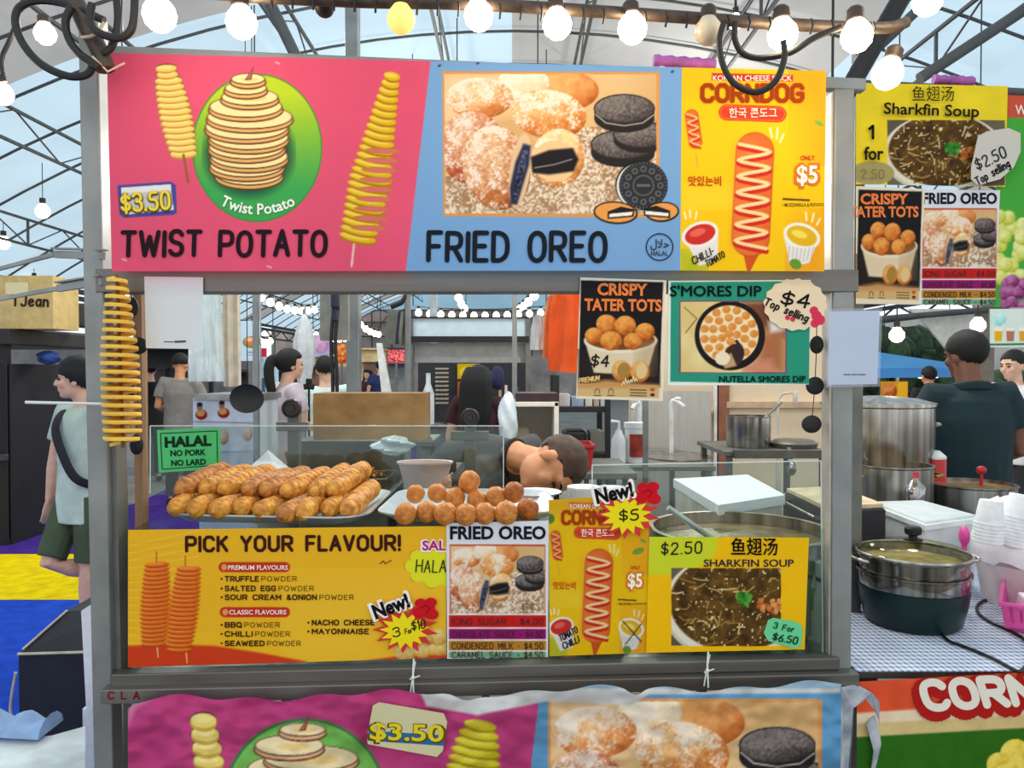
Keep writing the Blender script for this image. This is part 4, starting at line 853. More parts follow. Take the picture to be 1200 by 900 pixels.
# --- acrylic guards behind the posters with the halal notice
m = MB(); V_ = .46; a = [sp(x, y, V_) for x, y in ((176, 499), (590, 499), (590, 579), (176, 580))]; m.loft([a, [p - SN * .004 for p in a]])
solo('acrylic_guard', m, acr, 'clear acrylic guard carrying the green notice above the potato tray', 'guard', smooth=False)
m = MB(); a = [sp(x, y, .035) for x, y in ((694, 545), (962, 540), (964, 765), (694, 768))]; m.loft([a, [p - SN * .004 for p in a]])
solo('acrylic_guard', m, acr, 'clear acrylic guard in front of the soup pot and the white foam box', 'guard', smooth=False)
m = MB()
for q in (((694, 545), (962, 540)), ((962, 540), (964, 765)), ((694, 545), (694, 768))): m.bar(sp(*q[0], .033), sp(*q[1], .033), .0025)
o = [x for x in C.objects if x.name == 'acrylic_guard.001'][0]; m.build('polished_edge', clear('acrylic_edge', (235, 245, 245), .45, milky=True), o, smooth=False)
m = MB(); m.bar(sp(176, 499, .458), sp(590, 499, .458), .003); m.bar(sp(590, 499, .458), sp(590, 578, .458), .003); m.bar(sp(176, 499, .458), sp(176, 578, .458), .003); o = [x for x in C.objects if x.name == 'acrylic_guard'][0]; m.build('polished_edge', MATS['acrylic_edge'], o, smooth=False)
P = stall(.455)
o = card('notice', P, [(184, 504), (258, 501), (259, 549), (186, 554)], (78, 206, 118), 'bright green HALAL notice stuck on the clear guard', 'sign')
gk = ink((18, 54, 34)); ik = Ink(P, .001)
ik.stroke([(188, 508), (254, 505), (255, 545), (190, 550), (188, 508)], 1.0); ik.font('HALAL', 194, 524, 11.5, 247, .05, rot=2.4).font('NO PORK', 200, 534.5, 6.6, 241, .035, rot=2).font('NO LARD', 201, 546, 6.6, 241, .035, rot=2.5); ik.build('lettering', gk, o)
# --- lower banner, crumpled
PW = stall(-.085)
def crumple(X, Y): return .075 * (fbm(X * .7 + Y * .5, Y - X * .3, 46, 77) - .5) + .03 * (fbm(X, Y, 150, 78) - .5) + .006 * (vnoise(X, Y, 12, 80) - .5) - .03 * sstep(900, 990, X)
cv = Cv(146, 806, 990, 1080, (186, 62, 120), 1.4); cv.poly([(634, 800), (990, 800), (990, 1085), (600, 1085)], (92, 150, 190))
cv.T = (130, 780, 440 / 1200, 440 / 1200)
cv.ell(620, 430, 262, 262, (60, 120, 70)); cv.ell(620, 430, 252, 252, (116, 184, 84)); slices(cv, 600, [(560, 150, 44, 0), (520, 160, 44, -10), (470, 170, 46, 6), (420, 176, 48, 0), (376, 190, 50, 10), (330, 160, 48, -4), (296, 150, 42, 40), (256, 110, 34, -30), (205, 74, 22, 12)], (214, 170, 130), (240, 222, 176))
twist(cv, (345, 560), (296, 176), 140, 10, (190, 160, 70), (232, 206, 110), (240, 222, 140), (70, 50, 34), 8, lambda t: .9 - .3 * t); twist(cv, (1130, 500), (1180, 190), 170, 12, (150, 140, 20), (206, 190, 30), (222, 206, 70), None, 2)
cv.T = (540, 780, 460 / 1200, 460 / 1200); fried(cv, (642 - 145 * .42, 818 - 130 * .42, .42, .42)); cv.T = (0, 0, 1, 1)
cv.poly([(490, 806), (985, 806), (985, 812), (760, 814), (740, 826), (640, 822), (560, 838), (500, 828)], (206, 208, 206), 3); cv.poly([(150, 806), (200, 806), (160, 830), (150, 850)], (206, 150, 170), 6, .6)
o = sheet('banner', [(150, 817), (986, 799), (984, 1060), (150, 1080)], PW, cv, 1.6, wrinkle=crumple, topf=lambda X: 12 * np.exp(-(X - 150) / 14.) + 3.5 * np.sin(X / 41.) + 2.5 * np.sin(X / 13. + 1) + 3 + 9 * np.exp(-((X - 545) / 16.) ** 2) + 7 * np.exp(-((X - 745) / 10.) ** 2)); tag(o, 'crumpled pink and blue banner sagging below the stall front rail', 'banner')
tg = card('price_tag', stall(-.10), [(437, 827), (444, 823), (520, 836), (524, 846), (519, 880), (512, 887), (431, 872), (430, 864)], (214, 206, 160), 'curled blue and cream $3.50 price tag on the crumpled lower banner', 'price tag')
ik = Ink(stall(-.10), .0006); ik.poly([(432, 856), (522, 862), (520, 874), (431, 868)]); ik.build('stripe', ink((40, 110, 160)), tg)
Ink(stall(-.10), .001).font('$3.50', 432, 867, 20, 521, .05, rot=-2).build('lettering', ink((96, 84, 20)), tg); Ink(stall(-.10), .0014).font('$3.50', 434, 866, 19, 519, .02, rot=-2).build('lettering', ink((232, 208, 40)), tg)
# --- white tie strings
for i, (x, y0, y1, lb) in enumerate(((484, 772, 822, 'white tie string knotted round the rails under the flavour poster'), (829, 764, 806, 'white tie string knotted round the rails under the soup poster'))):
    m = MB(); m.tube(smooth_path([sp(x + 1, y0, -.012), sp(x, (y0 + y1) / 2 - 4, -.034), sp(x + 1, y1, -.045)], 4), .0022, 6); m.tube(smooth_path([sp(x + 3, y0 + 3, -.010), sp(x - 1, (y0 + y1) / 2, -.036), sp(x - 4, y1 - 2, -.045)], 4), .0016, 6); m.tube([sp(x - 4, y0 + 24, -.037), sp(x + 8, y0 + 20, -.037)], .0016, 6); m.ell(sp(x, y0 + 22, -.037), .005, .005, .005)
    solo('tie_string', m, M_white, lb, 'string')
# ------------------------------------------------------------------ food on the display shelf
def rrect(n=6, r=.18):
    out = []
    for cx, cy, a0 in ((1 - r, r, -90), (1 - r, 1 - r, 0), (r, 1 - r, 90), (r, r, 180)):
        for i in range(n + 1):
            a = math.radians(a0 + 90 * i / n); out.append((cx + r * math.cos(a), cy + r * math.sin(a)))
    return out
def quadmap(q, u, v): return (q[0] * (1 - u) + q[1] * u) * (1 - v) + (q[3] * (1 - u) + q[2] * u) * v
def ringq(q, z, inset, r=.18):
    return [Vector((p.x, p.y, z)) for p in (quadmap(q, inset + (1 - 2 * inset) * u, inset + (1 - 2 * inset) * v) for u, v in rrect(5, r))]
M_foil = mat('silver_foil_tray', (206, 210, 212), .3, .55, .06, 20)
def tray(q, z, label):
    m = MB(); m.loft([ringq(q, z + .001, .07), ringq(q, z + .020, .015), ringq(q, z + .022, .0), ringq(q, z + .026, .0), ringq(q, z + .024, .02), ringq(q, z + .006, .08)])
    return solo('serving_tray', m, M_foil, label, 'tray')
q1 = [onz(187, 614, zs), onz(428, 619, zs), onz(463, 582, zs), onz(232, 582, zs)]
tray(q1, zs, 'silver tray piled with ridged fried potato sticks')
q2 = [onz(436, 615, zs), onz(660, 612, zs), onz(640, 583, zs), onz(470, 582, zs)]
tray(q2, zs, 'silver tray of round fried dough balls beside the potato tray')
def fryskin(name, dark, light):
    return mat(name, light, .55, 0, c2=dark, scale=38, bump=.5, bscale=90)
P_A = fryskin('fried_potato_skin', (160, 88, 20), (238, 172, 58)); P_B = fryskin('browner_potato_skin', (140, 78, 28), (216, 146, 62))
def potato(a, b, R, seed, label, m_):
    rg = random.Random(seed); m = MB(); n = 92; N = 18; d = b - a; s_, u_ = basis(d); rings = []
    for i in range(n + 1):
        t = i / n; e = min(1, math.sin(PI * min(1, (t * 6 + .12)) / 2)) * min(1, math.sin(PI * min(1, ((1 - t) * 5 + .1)) / 2)); ridge = .93 + .17 * abs(math.sin(PI * 11.5 * t + seed)); w = .9 + .2 * math.sin(PI * (.15 + .75 * t))
        c = a + d * t + Vector((0, 0, .004 * math.sin(3 * t + seed)))
        rings.append([c + (s_ * math.cos(2 * PI * j / N) + u_ * math.sin(2 * PI * j / N)) * (R * e * w * ridge * (1 + .06 * math.sin(j * 1.7 + i * .9 + seed))) + d * (.012 * math.sin(2 * PI * j / N + 1)) for j in range(N)])
    m.loft(rings); return solo('potato_stick', m, m_, label, 'fried potato', 'fried potato sticks on the tray')
pots = [(207, 577, 270, 549, 1), (236, 580, 296, 550, 1), (257, 580, 322, 549, 1), (286, 581, 344, 553, 1), (307, 577, 362, 551, 1), (331, 587, 386, 553, 1), (367, 581, 408, 550, 1), (387, 575, 431, 549, 1), (405, 600, 440, 570, 1),
        (201, 598, 245, 580, 0), (225, 600, 262, 584, 0), (250, 601, 290, 584, 0), (277, 598, 312, 582, 0), (301, 600, 340, 584, 0), (329, 603, 366, 586, 0), (349, 601, 384, 584, 0), (381, 597, 416, 580, 0)]
plab = ['first potato stick of the upper layer at the notice end of the tray', 'second potato stick of the upper layer from the notice end', 'third potato stick of the upper layer from the notice end', 'brownish fourth potato stick of the upper layer from the notice end', 'short fifth potato stick of the upper layer, half hidden behind its neighbours', 'large golden potato stick with a blunt pale end in the upper layer', 'seventh potato stick of the upper layer from the notice end', 'last potato stick of the upper layer with a ragged tip', 'golden potato stick lying lowest against the tray edge next to the dough balls',
        'first potato stick of the bottom layer at the notice end', 'second potato stick of the bottom layer from the notice end', 'third potato stick of the bottom layer from the notice end', 'smooth fourth potato stick of the bottom layer', 'fifth potato stick of the bottom layer from the notice end', 'short dark potato stick of the bottom layer under the large golden one', 'cut potato stick of the bottom layer showing a pale end', 'eighth potato stick of the bottom layer from the notice end']
for i, (x0, y0, x1, y1, up) in enumerate(pots):
    if up: a, b = at(x0, y0, 1.955), at(x1, y1, 2.20)
    else: a, b = onz(x0, y0, zs + .036), onz(x1, y1, zs + .040)
    if i == 8: a, b = onz(x0, y0, zs + .034), onz(x1, y1, zs + .05)
    if up and i != 8: a.z = max(a.z, zs + .072); b.z = max(b.z, zs + .075)
    potato(a, b, .0235 if up else .0215, i * 7, plab[i], P_B if i in (0, 3, 4, 14) else P_A)
m = MB(); q = [at(283, 556, 2.22), at(314, 528, 2.32), at(352, 560, 2.26), at(330, 572, 2.18)]; m.loft([q, [p + Vector((0, .003, .001)) for p in q]])
solo('tray_liner', m, mat('white_greaseproof_paper', (214, 216, 222), .7, var=.03), 'white paper liner corner sticking up behind the potato sticks', 'paper liner', smooth=False)
B_A = fryskin('fried_dough_skin', (164, 88, 26), (232, 152, 62)); B_B = fryskin('dark_fried_dough_skin', (124, 62, 10), (198, 112, 26))
balls = [(475, 602, 0, 12, 0), (500, 600, 0, 12, 0), (522, 602, 0, 12.5, 0), (546, 603, 0, 12, 0), (568, 602, 0, 12, 0), (593, 601, 0, 13, 0), (618, 597, 0, 12.8, 1), (487, 579, 1, 11, 0), (512, 578, 1, 11.3, 0), (533, 584, 1, 12.5, 0), (559, 587, 1, 12.5, 0), (581, 582, 1, 12, 0), (602, 577, 1, 12.5, 1), (550, 565, 2, 12.8, 0)]
blab = ['dough ball at the potato end of the lower row', 'second dough ball of the lower row from the potato tray', 'third dough ball of the lower row from the potato tray', 'middle dough ball of the lower row', 'fifth dough ball of the lower row from the potato tray', 'large dough ball of the lower row beside the dark one', 'dark brown dough ball closing the lower row', 'dough ball at the potato end of the upper row', 'second dough ball of the upper row from the potato tray', 'third dough ball of the upper row from the potato tray', 'pale dough ball under the topmost one in the upper row', 'fifth dough ball of the upper row from the potato tray', 'dark orange dough ball closing the upper row', 'tall dough ball sitting on top of the pile']
for i, (x, y, lv, r, dkb) in enumerate(balls):
    Y = 1.99; c = onz(x, y, zs + .008 + wpx(r, Y)) if lv == 0 else at(x, y, 2.012 if lv == 1 else 2.03); R = wpx(r, Y); m = MB(); rg = random.Random(i)
    prof = []; n = 16
    rings = []
    for a in range(n + 1):
        ph = PI * a / n; rings.append([c + Vector((math.sin(ph) * math.cos(2 * PI * j / 20), math.sin(ph) * math.sin(2 * PI * j / 20), -math.cos(ph) * (1.08 if lv == 2 else 1))) * (R * (1 + .035 * math.sin(3 * ph + i + math.cos(j * .9 + i) * 2) + .02 * math.sin(j * 1.57 + a * .8))) for j in range(20)])
    m.loft(rings); solo('dough_ball', m, B_B if dkb else B_A, blab[i], 'fried dough ball', 'fried dough balls on the tray')
# --- hanging spiral potato
ax0, ax1 = sp(144, 519, -.055), sp(137, 325, -.055); m = MB(); turns = 20; n = turns * 28; rings = []; s_, u_ = basis(ax1 - ax0)
def sprof(t): return (.0405 * (1 - .08 * abs(t - .3) - max(0, t - .55) * .95)) * (1 - max(0, .04 - t) * 6)
for i in range(n + 1):
    t = i / n; a = 2 * PI * i / 28; R = sprof(t); c = ax0 + (ax1 - ax0) * t; d = s_ * math.cos(a) + u_ * math.sin(a); z = (ax1 - ax0).normalized()
    sag = Vector((0, 0, -.004)) * (.6 + .4 * math.cos(a))
    rings.append([c + d * .004 - z * .002, c + d * R + sag - z * .0042, c + d * R * 1.03 + sag, c + d * R + sag + z * .0042, c + d * .004 + z * .004])
m.loft(rings)
sp_t = thing('spiral_potato', ax0, 'golden spiral potato model hanging on the stall post beside the pink banner', 'spiral potato')
m.build('spiral', mat('golden_spiral_potato', (250, 208, 84), .4, 0, c2=(238, 182, 50), scale=10), sp_t)
m = MB(); m.tube([ax0 - (ax1 - ax0) * .03, ax1 + (ax1 - ax0) * .02], .0042, 8); m.build('stick', mat('brown_stick', (120, 76, 30), .6), sp_t)
m = MB(); m.tube([sp(30, 471.5, -.02), sp(126, 473.5, -.02)], .0036, 8); solo('plastic_straw', m, M_white, 'thin white rod sticking out level from the stall post behind the spiral potato', 'rod')
# --- black discs strung on cords
def garland(cs, v, label, top):
    p0 = sp(cs[0][0], top, v); t = thing('disc_garland', p0, label, 'hanging discs'); m = MB(); m.tube([sp(cs[0][0], top, v)] + [sp(x, y, v) for x, y, *_ in cs], .0012, 6); m.build('cord', M_cable, t)
    for x, y, rx, ry in cs:
        c = sp(x, y, v); m = MB(); a, b = wpx(rx, c.y), wpx(ry, c.y); M = Matrix.Rotation(PI / 2, 4, 'X')
        m.lathe([(0, -.004), (.7, -.006), (1, -.002), (1, .002), (.7, .006), (0, .004)], c, 24, M, a, b); m.build('disc', M_black, t)
garland([(957, 404, 8, 10.5), (955, 452, 10.5, 10.5), (951, 497, 11.5, 10.5)], .05, 'black round discs strung on a cord beside the teal poster', 345)
garland([(154, 360, 8, 12), (163, 405, 10, 10), (160, 521, 8, 12)], .12, 'black round discs strung on a cord behind the spiral potato', 345)
# ------------------------------------------------------------------ inside the stall: prep counter, fryer, cutters
def table(name, x0, x1, y0, y1, z, mt, label, cat='table', th=.03, leg=.035, loc=None):
    t = thing(name, ((x0 + x1) / 2, (y0 + y1) / 2, 0), label, cat); m = MB(); m.box(((x0 + x1) / 2, (y0 + y1) / 2, z - th / 2), (x1 - x0, y1 - y0, th), None, .004); m.build('top', mt, t, smooth=False)
    for x in (x0 + .04, x1 - .04):
        for y in (y0 + .04, y1 - .04): m = MB(); m.box((x, y, (z - th) / 2), (leg, leg, z - th)); m.build('leg', M_dgalv, t, smooth=False)
    return t
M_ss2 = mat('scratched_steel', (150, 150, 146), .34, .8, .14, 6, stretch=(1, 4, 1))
table('prep_counter', -.92, .10, 2.39, 3.02, 1.0, M_ss2, 'steel prep counter behind the potato trays carrying the fryer')
fy = thing('deep_fryer', (-.55, 2.72, 1.0), 'steel deep fryer with wire baskets on the prep counter', 'fryer')
m = MB(); m.box((-.63, 2.74, 1.065), (.44, .40, .13), None, .006); m.build('body', M_ss2, fy, smooth=False)
m = MB(); m.box((-.63, 2.925, 1.20), (.44, .03, .16), None, .004); m.build('splashback', mat('dark_steel_splashback', (92, 92, 88), .4, .6), fy, smooth=False)
for cx in (-.74, -.52):
    m = MB(); m.box((cx, 2.73, 1.132), (.19, .30, .004)); m.build('basin', mat('used_oil', (64, 46, 22), .12), fy, smooth=False)
    m = MB()
    for i in range(9):
        m.bar((cx - .09 + .0225 * i, 2.62, 1.165), (cx - .09 + .0225 * i, 2.84, 1.165), .002); m.bar((cx - .09 + .0225 * i, 2.62, 1.138), (cx - .09 + .0225 * i, 2.62, 1.17), .002)
    for i in range(9): m.bar((cx - .09, 2.62 + .0275 * i, 1.165), (cx + .09, 2.62 + .0275 * i, 1.165), .002)
    m.tube([(cx - .09, 2.62, 1.175), (cx + .09, 2.62, 1.175), (cx + .09, 2.84, 1.175), (cx - .09, 2.84, 1.175)], .003, 6, closed=True); m.tube([(cx, 2.62, 1.175), (cx, 2.54, 1.20), (cx, 2.46, 1.215)], .006, 6)
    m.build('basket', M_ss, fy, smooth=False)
def bits(c, n, r, cols, name, label):
    rg = random.Random(n); m = MB()
    for i in range(n):
        a, q = rg.uniform(0, 2 * PI), rg.random() ** .5; p = Vector(c) + Vector((r * q * math.cos(a), r * q * math.sin(a), .006 + .02 * (1 - q) * rg.random()))
        s = rg.uniform(.006, .014); M = Euler((rg.uniform(0, 3), rg.uniform(0, 3), rg.uniform(0, 3))).to_matrix().to_4x4(); m.ell(p, s * 1.6, s * .8, s * .7, M, 8, 5)
    o = m.build(name, cols); return tag(o, label, 'food scraps', None, 'stuff')
bits((-.52, 2.72, 1.166), 40, .06, P_A, 'potato_scraps', 'loose fried potato bits in the fryer basket')
m = MB(); m.box((-.285, 2.68, 1.065), (.20, .24, .128), None, .005); solo('steel_riser', m, M_ss2, 'low steel box under the pinkish plastic tub', 'steel box', smooth=False)
m = MB(); c = Vector((at(498, 548, 2.62).x, 2.62, 1.13)); m.loft([[c + Vector((.075 * s * a * 1.15, .06 * s * b, z)) for a, b in circle_pts(24)] for s, z in ((.82, 0), (.9, .05), (1.05, .098), (1.12, .1), (1.12, .106), (1.02, .104), (.88, .05), (.78, .006))]); solo('plastic_tub', m, mat('pinkish_white_plastic', (224, 200, 198), .45, var=.05), 'pinkish plastic tub on the fryer next to the bending man', 'tub')
def cutter(px, py, Y, w, label):
    b = at(px, py, Y); t = thing('potato_cutter', (b.x, Y, 1.0), label, 'potato cutter', 'potato cutters on the prep counter')
    m = MB(); m.box((b.x, Y, 1.01), (.08, .08, .02), None, .004); m.bar((b.x, Y, 1.02), (b.x, Y, b.z + .02), .035); m.build('column', M_dgalv, t, smooth=False)
    m = MB(); zb = zof(py + 21, Y); m.bar((b.x - w, Y - .02, zb), (b.x + w, Y - .02, zb), .024, .03, .003); m.build('crossbar', M_dgalv, t, smooth=False)
    m = MB(); m.lathe([(.024, -.02), (.030, 0), (.030, .02), (.024, .024), (.022, .018), (.012, .018), (.010, .022), (.0, .022)], b + Vector((0, -.02, .0)), 20, Matrix.Rotation(PI / 2, 4, 'X')); m.build('knob', mat('dark_knob', (52, 48, 46), .4, .3), t)
cutter(345, 478, 2.45, .05, 'steel potato cutter with a round knob in front of the cardboard box')
cutter(551, 489, 2.45, .06, 'steel potato cutter with a round knob beside the white shelf box')
# crumpled cardboard carton behind the fryer
def crumple_box(q, th, z0, z1, name, mt, label, cat):
    m = MB(); nx, nz = 24, 10; rings = []; rg = np.random.RandomState(3)
    g = rg.rand(nz + 1, nx + 1)
    a, b = q
    for back in (0, 1):
        for j in range(nz + 1):
            row = []
            for i in range(nx + 1):
                p = a + (b - a) * (i / nx); row.append(Vector((p.x, p.y + back * th + (.012 * (g[j, i] - .5) if not back else 0), z0 + (z1 - z0) * j / nz)))
            rings.append(row)
    f, bk = rings[:nz + 1], rings[nz + 1:]
    m.loft(f + bk[::-1] + [f[0]], False, False, False)
    m.poly([r[0] for r in f] + [r[0] for r in bk[::-1]]); m.poly([r[-1] for r in f] + [r[-1] for r in bk[::-1]])
    return solo(name, m, mt, label, cat)
M_card = mat('brown_cardboard', (166, 132, 82), .85, 0, c2=(132, 98, 54), scale=5, bump=.2)
crumple_box((at(367, 497, 3.75), at(498, 497, 3.75)), .25, zof(516, 3.75), zof(461, 3.75), 'cardboard_box', M_card, 'dented brown cardboard box propped up behind the fryer', 'box')
bx = [o for o in C.objects if o.name == 'cardboard_box'][0]
table('rear_bench', -1.05, -.38, 3.72, 4.1, zof(516, 3.75), M_dgalv, 'low steel bench holding the dented cardboard box', 'bench')
m = MB(); c = at(549, 512, 2.78); c.z = 1.0; m.lathe([(.035, 0), (.045, .21), (.047, .215), (.0, .216)], c, 20); solo('plastic_cup', m, M_white, 'white plastic cup behind the knobbed cutter near the bending man', 'cup')
# glassy clutter by the fryer
m = MB(); c = at(462, 506, 2.72); c.z = 1.28
lump(m, c, .065, .045, .034, 5, .5)
solo('plastic_bag', m, clear('thin_plastic_film', (225, 235, 240), .45, .2, milky=True), 'knotted clear plastic bag on the fryer splashback', 'bag')
# ------------------------------------------------------------------ soup pot, foam box, jar
def pot(name, c, r, h, mt, label, handles=True, hm=None, fill=None, lip=.006, lid=None):
    t = thing(name, c, label, 'pot'); m = MB()
    m.lathe([(0, .0), (r * .96, 0), (r, .012), (r, h - .01), (r + lip, h - .004), (r + lip, h), (r - .004, h), (r - .004, h * .3), (0, h * .3)], c, 40); m.build('body', mt, t)
    if fill: m = MB(); m.lathe([(0, h * fill), (r - .005, h * fill), (r - .005, h * fill - .004), (0, h * fill - .004)], c, 36); m.build('soup', mat('brown_soup', (142, 112, 74), .25, var=.2, scale=20), t)
    if handles:
        for s in (-1, 1):
            m = MB(); x = r * s; m.tube(smooth_path([Vector(c) + Vector((x, -.05, h * .78)), Vector(c) + Vector((x + .035 * s, -.035, h * .80)), Vector(c) + Vector((x + .035 * s, .035, h * .80)), Vector(c) + Vector((x, .05, h * .78))], 5), .006, 8); m.build('handle', hm or mt, t)
    if lid: m = MB(); m.lathe([(r + .008, h), (r + .008, h + .01), (r * .7, h + .03), (r * .2, h + .04), (0, h + .042), (0, h + .03), (r * .7, h + .015)], c, 36); m.build('lid', mt, t)
    return t
sc_ = onz(866, 618, 1.085)
spot = pot('soup_pot', (sc_.x, sc_.y, ZT), wpx(101, sc_.y), 1.085 - ZT, M_ss, 'wide steel pot of brown soup behind the yellow soup poster', False, fill=.86, lip=.012)
m = MB(); m.tube([at(783, 595, 2.06), at(838, 634, 2.08)], .008, 8); m.tube([at(838, 634, 2.08), at(846, 650, 2.1)], .02, 8); solo('ladle', m, mat('pale_steel_handle', (222, 222, 216), .3, .3), 'steel ladle with its handle over the soup pot rim', 'ladle')
table('side_table', .40, .80, 2.46, 3.1, .86, M_ss2, 'steel side table behind the soup pot under the white foam box')
def slab(m, q, z0, z1): m.loft([[Vector((p.x, p.y, z)) for p in q] for z in (z0, z1)])
fb = thing('foam_box', (.78, 2.7, .86), 'white foam ice box with a flat lid behind the soup pot', 'foam box')
q = [onz(842, 592, 1.11), onz(920, 580, 1.11), onz(876, 556, 1.11), onz(789, 561, 1.11)]; cq = sum(q, Vector()) / 4; qi = [cq + (p - cq) * .95 for p in q]
M_foam = mat('white_polystyrene', (232, 236, 236), .7, var=.03, scale=60, bump=.05)
m = MB(); slab(m, qi, .86, 1.075); m.build('body', mat('stained_polystyrene', (206, 200, 186), .75, var=.08, scale=12), fb, smooth=False)
m = MB(); slab(m, q, 1.076, 1.11); m.build('lid', M_foam, fb, smooth=False)
jar = thing('sauce_jar', (0, 0, 0), 'white plastic jar with a purple band behind the stall post', 'jar'); c = sp(967, 744, .13); c.z = ZT; jar.location = c; WLOC[jar.name] = c.copy()
m = MB(); m.lathe([(0, 0), (.030, 0), (.031, .02), (.031, .12), (.024, .145), (.024, .16), (0, .16)], c, 24); m.build('body', M_white, jar)
m = MB(); m.lathe([(.0255, .160), (.0255, .172), (0, .172)], c, 24, capa=True); m.build('band', mat('purple_plastic', (76, 44, 140), .4), jar); m = MB(); m.lathe([(.027, .172), (.027, .21), (0, .212)], c, 24); m.build('cap', M_white, jar)
c = sp(953, 752, .16); c.z = ZT; j2 = thing('sauce_bottle', c, 'cloudy plastic bottle with a green label behind the soup poster edge', 'bottle')
m = MB(); m.lathe([(0, 0), (.030, 0), (.030, .15), (.014, .19), (.014, .21), (0, .21)], c, 20); m.build('body', mat('cloudy_bottle', (196, 190, 160), .3), j2); m = MB(); m.lathe([(.0306, .08), (.0306, .14)], c, 20, capa=False, capb=False); m.build('label', mat('green_label', (110, 150, 60), .5), j2)
for (x, w, lb) in ((684, 19, 'white foam cup rim beside the price burst on the stall shelf'), (716, 16, 'low white lid behind the New price burst')):
    c = onz(x, 588, zs) if x < 700 else onz(x, 590, zs - .02); r = wpx(w, c.y); m = MB(); h = .045 if x < 700 else .05
    m.lathe([(0, 0), (r * .86, 0), (r, h * .8), (r * 1.03, h * .85), (r * 1.03, h), (r * .6, h * 1.02), (0, h)], c, 24); solo('foam_cup', m, M_foam, lb, 'cup')
m = MB(); c = sp(690, 640, .19); a = Vector((c.x - .02, c.y, 0)); m.box((c.x + .03, c.y + .02, (ZT + zs - .03) / 2), (.14, .12, zs - .03 - ZT), SROT, .004); solo('cup_dispenser', m, mat('grey_plastic', (150, 152, 150), .5), 'plain grey box under the white foam cup behind the corn dog poster', 'box', smooth=False)
m = MB(); c = onz(628, 582, zs); m.lathe([(0, .002), (.05, .002), (.075, .016), (.078, .016), (.05, 0)], c, 28); solo('foam_plate', m, M_foam, 'white foam plate at the far end of the dough ball tray', 'plate')
# ------------------------------------------------------------------ the neighbouring table at the stall's side
TZ = .80
X0, X1, Y0, Y1 = at(1004, 790, 1.90).x, 2.05, 1.90, 2.97
def gingham():
    m = bpy.data.materials.new('gingham_cloth'); m.use_nodes = True; nt = m.node_tree; N, L = nt.nodes, nt.links; b = N['Principled BSDF']; b.inputs['Roughness'].default_value = .75
    tc = N.new('ShaderNodeTexCoord'); sx = N.new('ShaderNodeSeparateXYZ'); L.new(tc.outputs['Object'], sx.inputs[0]); outs = []
    for ax, per in (('X', .016), ('Y', .026)):
        d = N.new('ShaderNodeMath'); d.operation = 'DIVIDE'; d.inputs[1].default_value = per; L.new(sx.outputs[ax], d.inputs[0])
        f = N.new('ShaderNodeMath'); f.operation = 'FRACT'; L.new(d.outputs[0], f.inputs[0]); g = N.new('ShaderNodeMath'); g.operation = 'GREATER_THAN'; g.inputs[1].default_value = .5; L.new(f.outputs[0], g.inputs[0]); outs.append(g)
    ad = N.new('ShaderNodeMath'); ad.operation = 'ADD'; L.new(outs[0].outputs[0], ad.inputs[0]); L.new(outs[1].outputs[0], ad.inputs[1]); dv = N.new('ShaderNodeMath'); dv.operation = 'DIVIDE'; dv.inputs[1].default_value = 2; L.new(ad.outputs[0], dv.inputs[0])
    rp = N.new('ShaderNodeValToRGB'); e = rp.color_ramp.elements; e[0].color = rgba((122, 142, 192)); e[0].position = 0; e[1].color = rgba((240, 240, 236)); e[1].position = 1; x = e.new(.5); x.color = rgba((196, 206, 224))
    L.new(dv.outputs[0], rp.inputs[0]); L.new(rp.outputs[0], b.inputs['Base Color']); return m
M_ging = gingham()
st = table('side_table', X0 + .02, X1, Y0 + .03, Y1, TZ - .004, M_dgalv, 'trestle table beside the stall under the checked cloth')
m = MB(); m.loft([[Vector((X0, Y0, TZ - .003)), Vector((X1 + .02, Y0, TZ - .003)), Vector((X1 + .02, Y1, TZ - .003)), Vector((X0, Y1, TZ - .003))], [Vector((X0, Y0, TZ)), Vector((X1 + .02, Y0, TZ)), Vector((X1 + .02, Y1, TZ)), Vector((X0, Y1, TZ))]])
tcl = tag(m.build('tablecloth', M_ging, smooth=False), 'blue and white checked plastic cloth on the table beside the stall', 'tablecloth')
m = MB(); n = 10; m.loft([[Vector((X0 - .004 - .012 * math.sin(i * 1.3 + z * 9) ** 2 * (1 if z < .75 else 0), Y0 + (Y1 - Y0) * i / n, z)) for i in range(n + 1)] for z in (TZ - .002, .72, .6, .5, .4)], False, False, False); m.build('side_drop', M_ging, tcl)
PT = facing(1.885)
# front banner with CORN
cv = Cv(1000, 780, 1330, 1010, (44, 104, 20), 1.5)
cv.poly([(1000, 776), (1330, 764), (1330, 836), (1000, 848)], (226, 84, 48), 2); cv.poly([(1000, 842), (1330, 826), (1330, 846), (1000, 864)], (214, 190, 130), 2); cv.poly([(1000, 836), (1120, 828), (1330, 816), (1330, 832), (1000, 848)], (236, 214, 180), 3)
g = fbm(cv.X, cv.Y, 14, 4)[..., None]; cv.A *= (.94 + .12 * g)
for x, y, r in ((1170, 896, 14), (1190, 884, 18), (1200, 900, 20), (1215, 880, 18), (1180, 915, 20)): cv.ball(x, y, r, r, (150, 120, 10), (214, 176, 30), (246, 224, 100), ns=5, seed=r)
o = sheet('banner', [(1004, 799), (1320, 781), (1320, 990), (1004, 1000)], PT, cv, 1.5, wrinkle=lambda X, Y: .006 * (fbm(X, Y, 40, 12) - .5)); tag(o, 'orange and green CORN banner hanging from the checked table', 'banner')
Ink(PT, .0035).text('CORN DOG', 1086, 836, 32, 21, x1=1340, rot=3.2, slant=-.25).build('lettering', ink((176, 30, 26)), o)
Ink(PT, .0045).text('CORN DOG', 1088, 830, 30, 9.5, x1=1342, rot=3.2, slant=-.25).build('lettering', ink((236, 230, 214)), o)
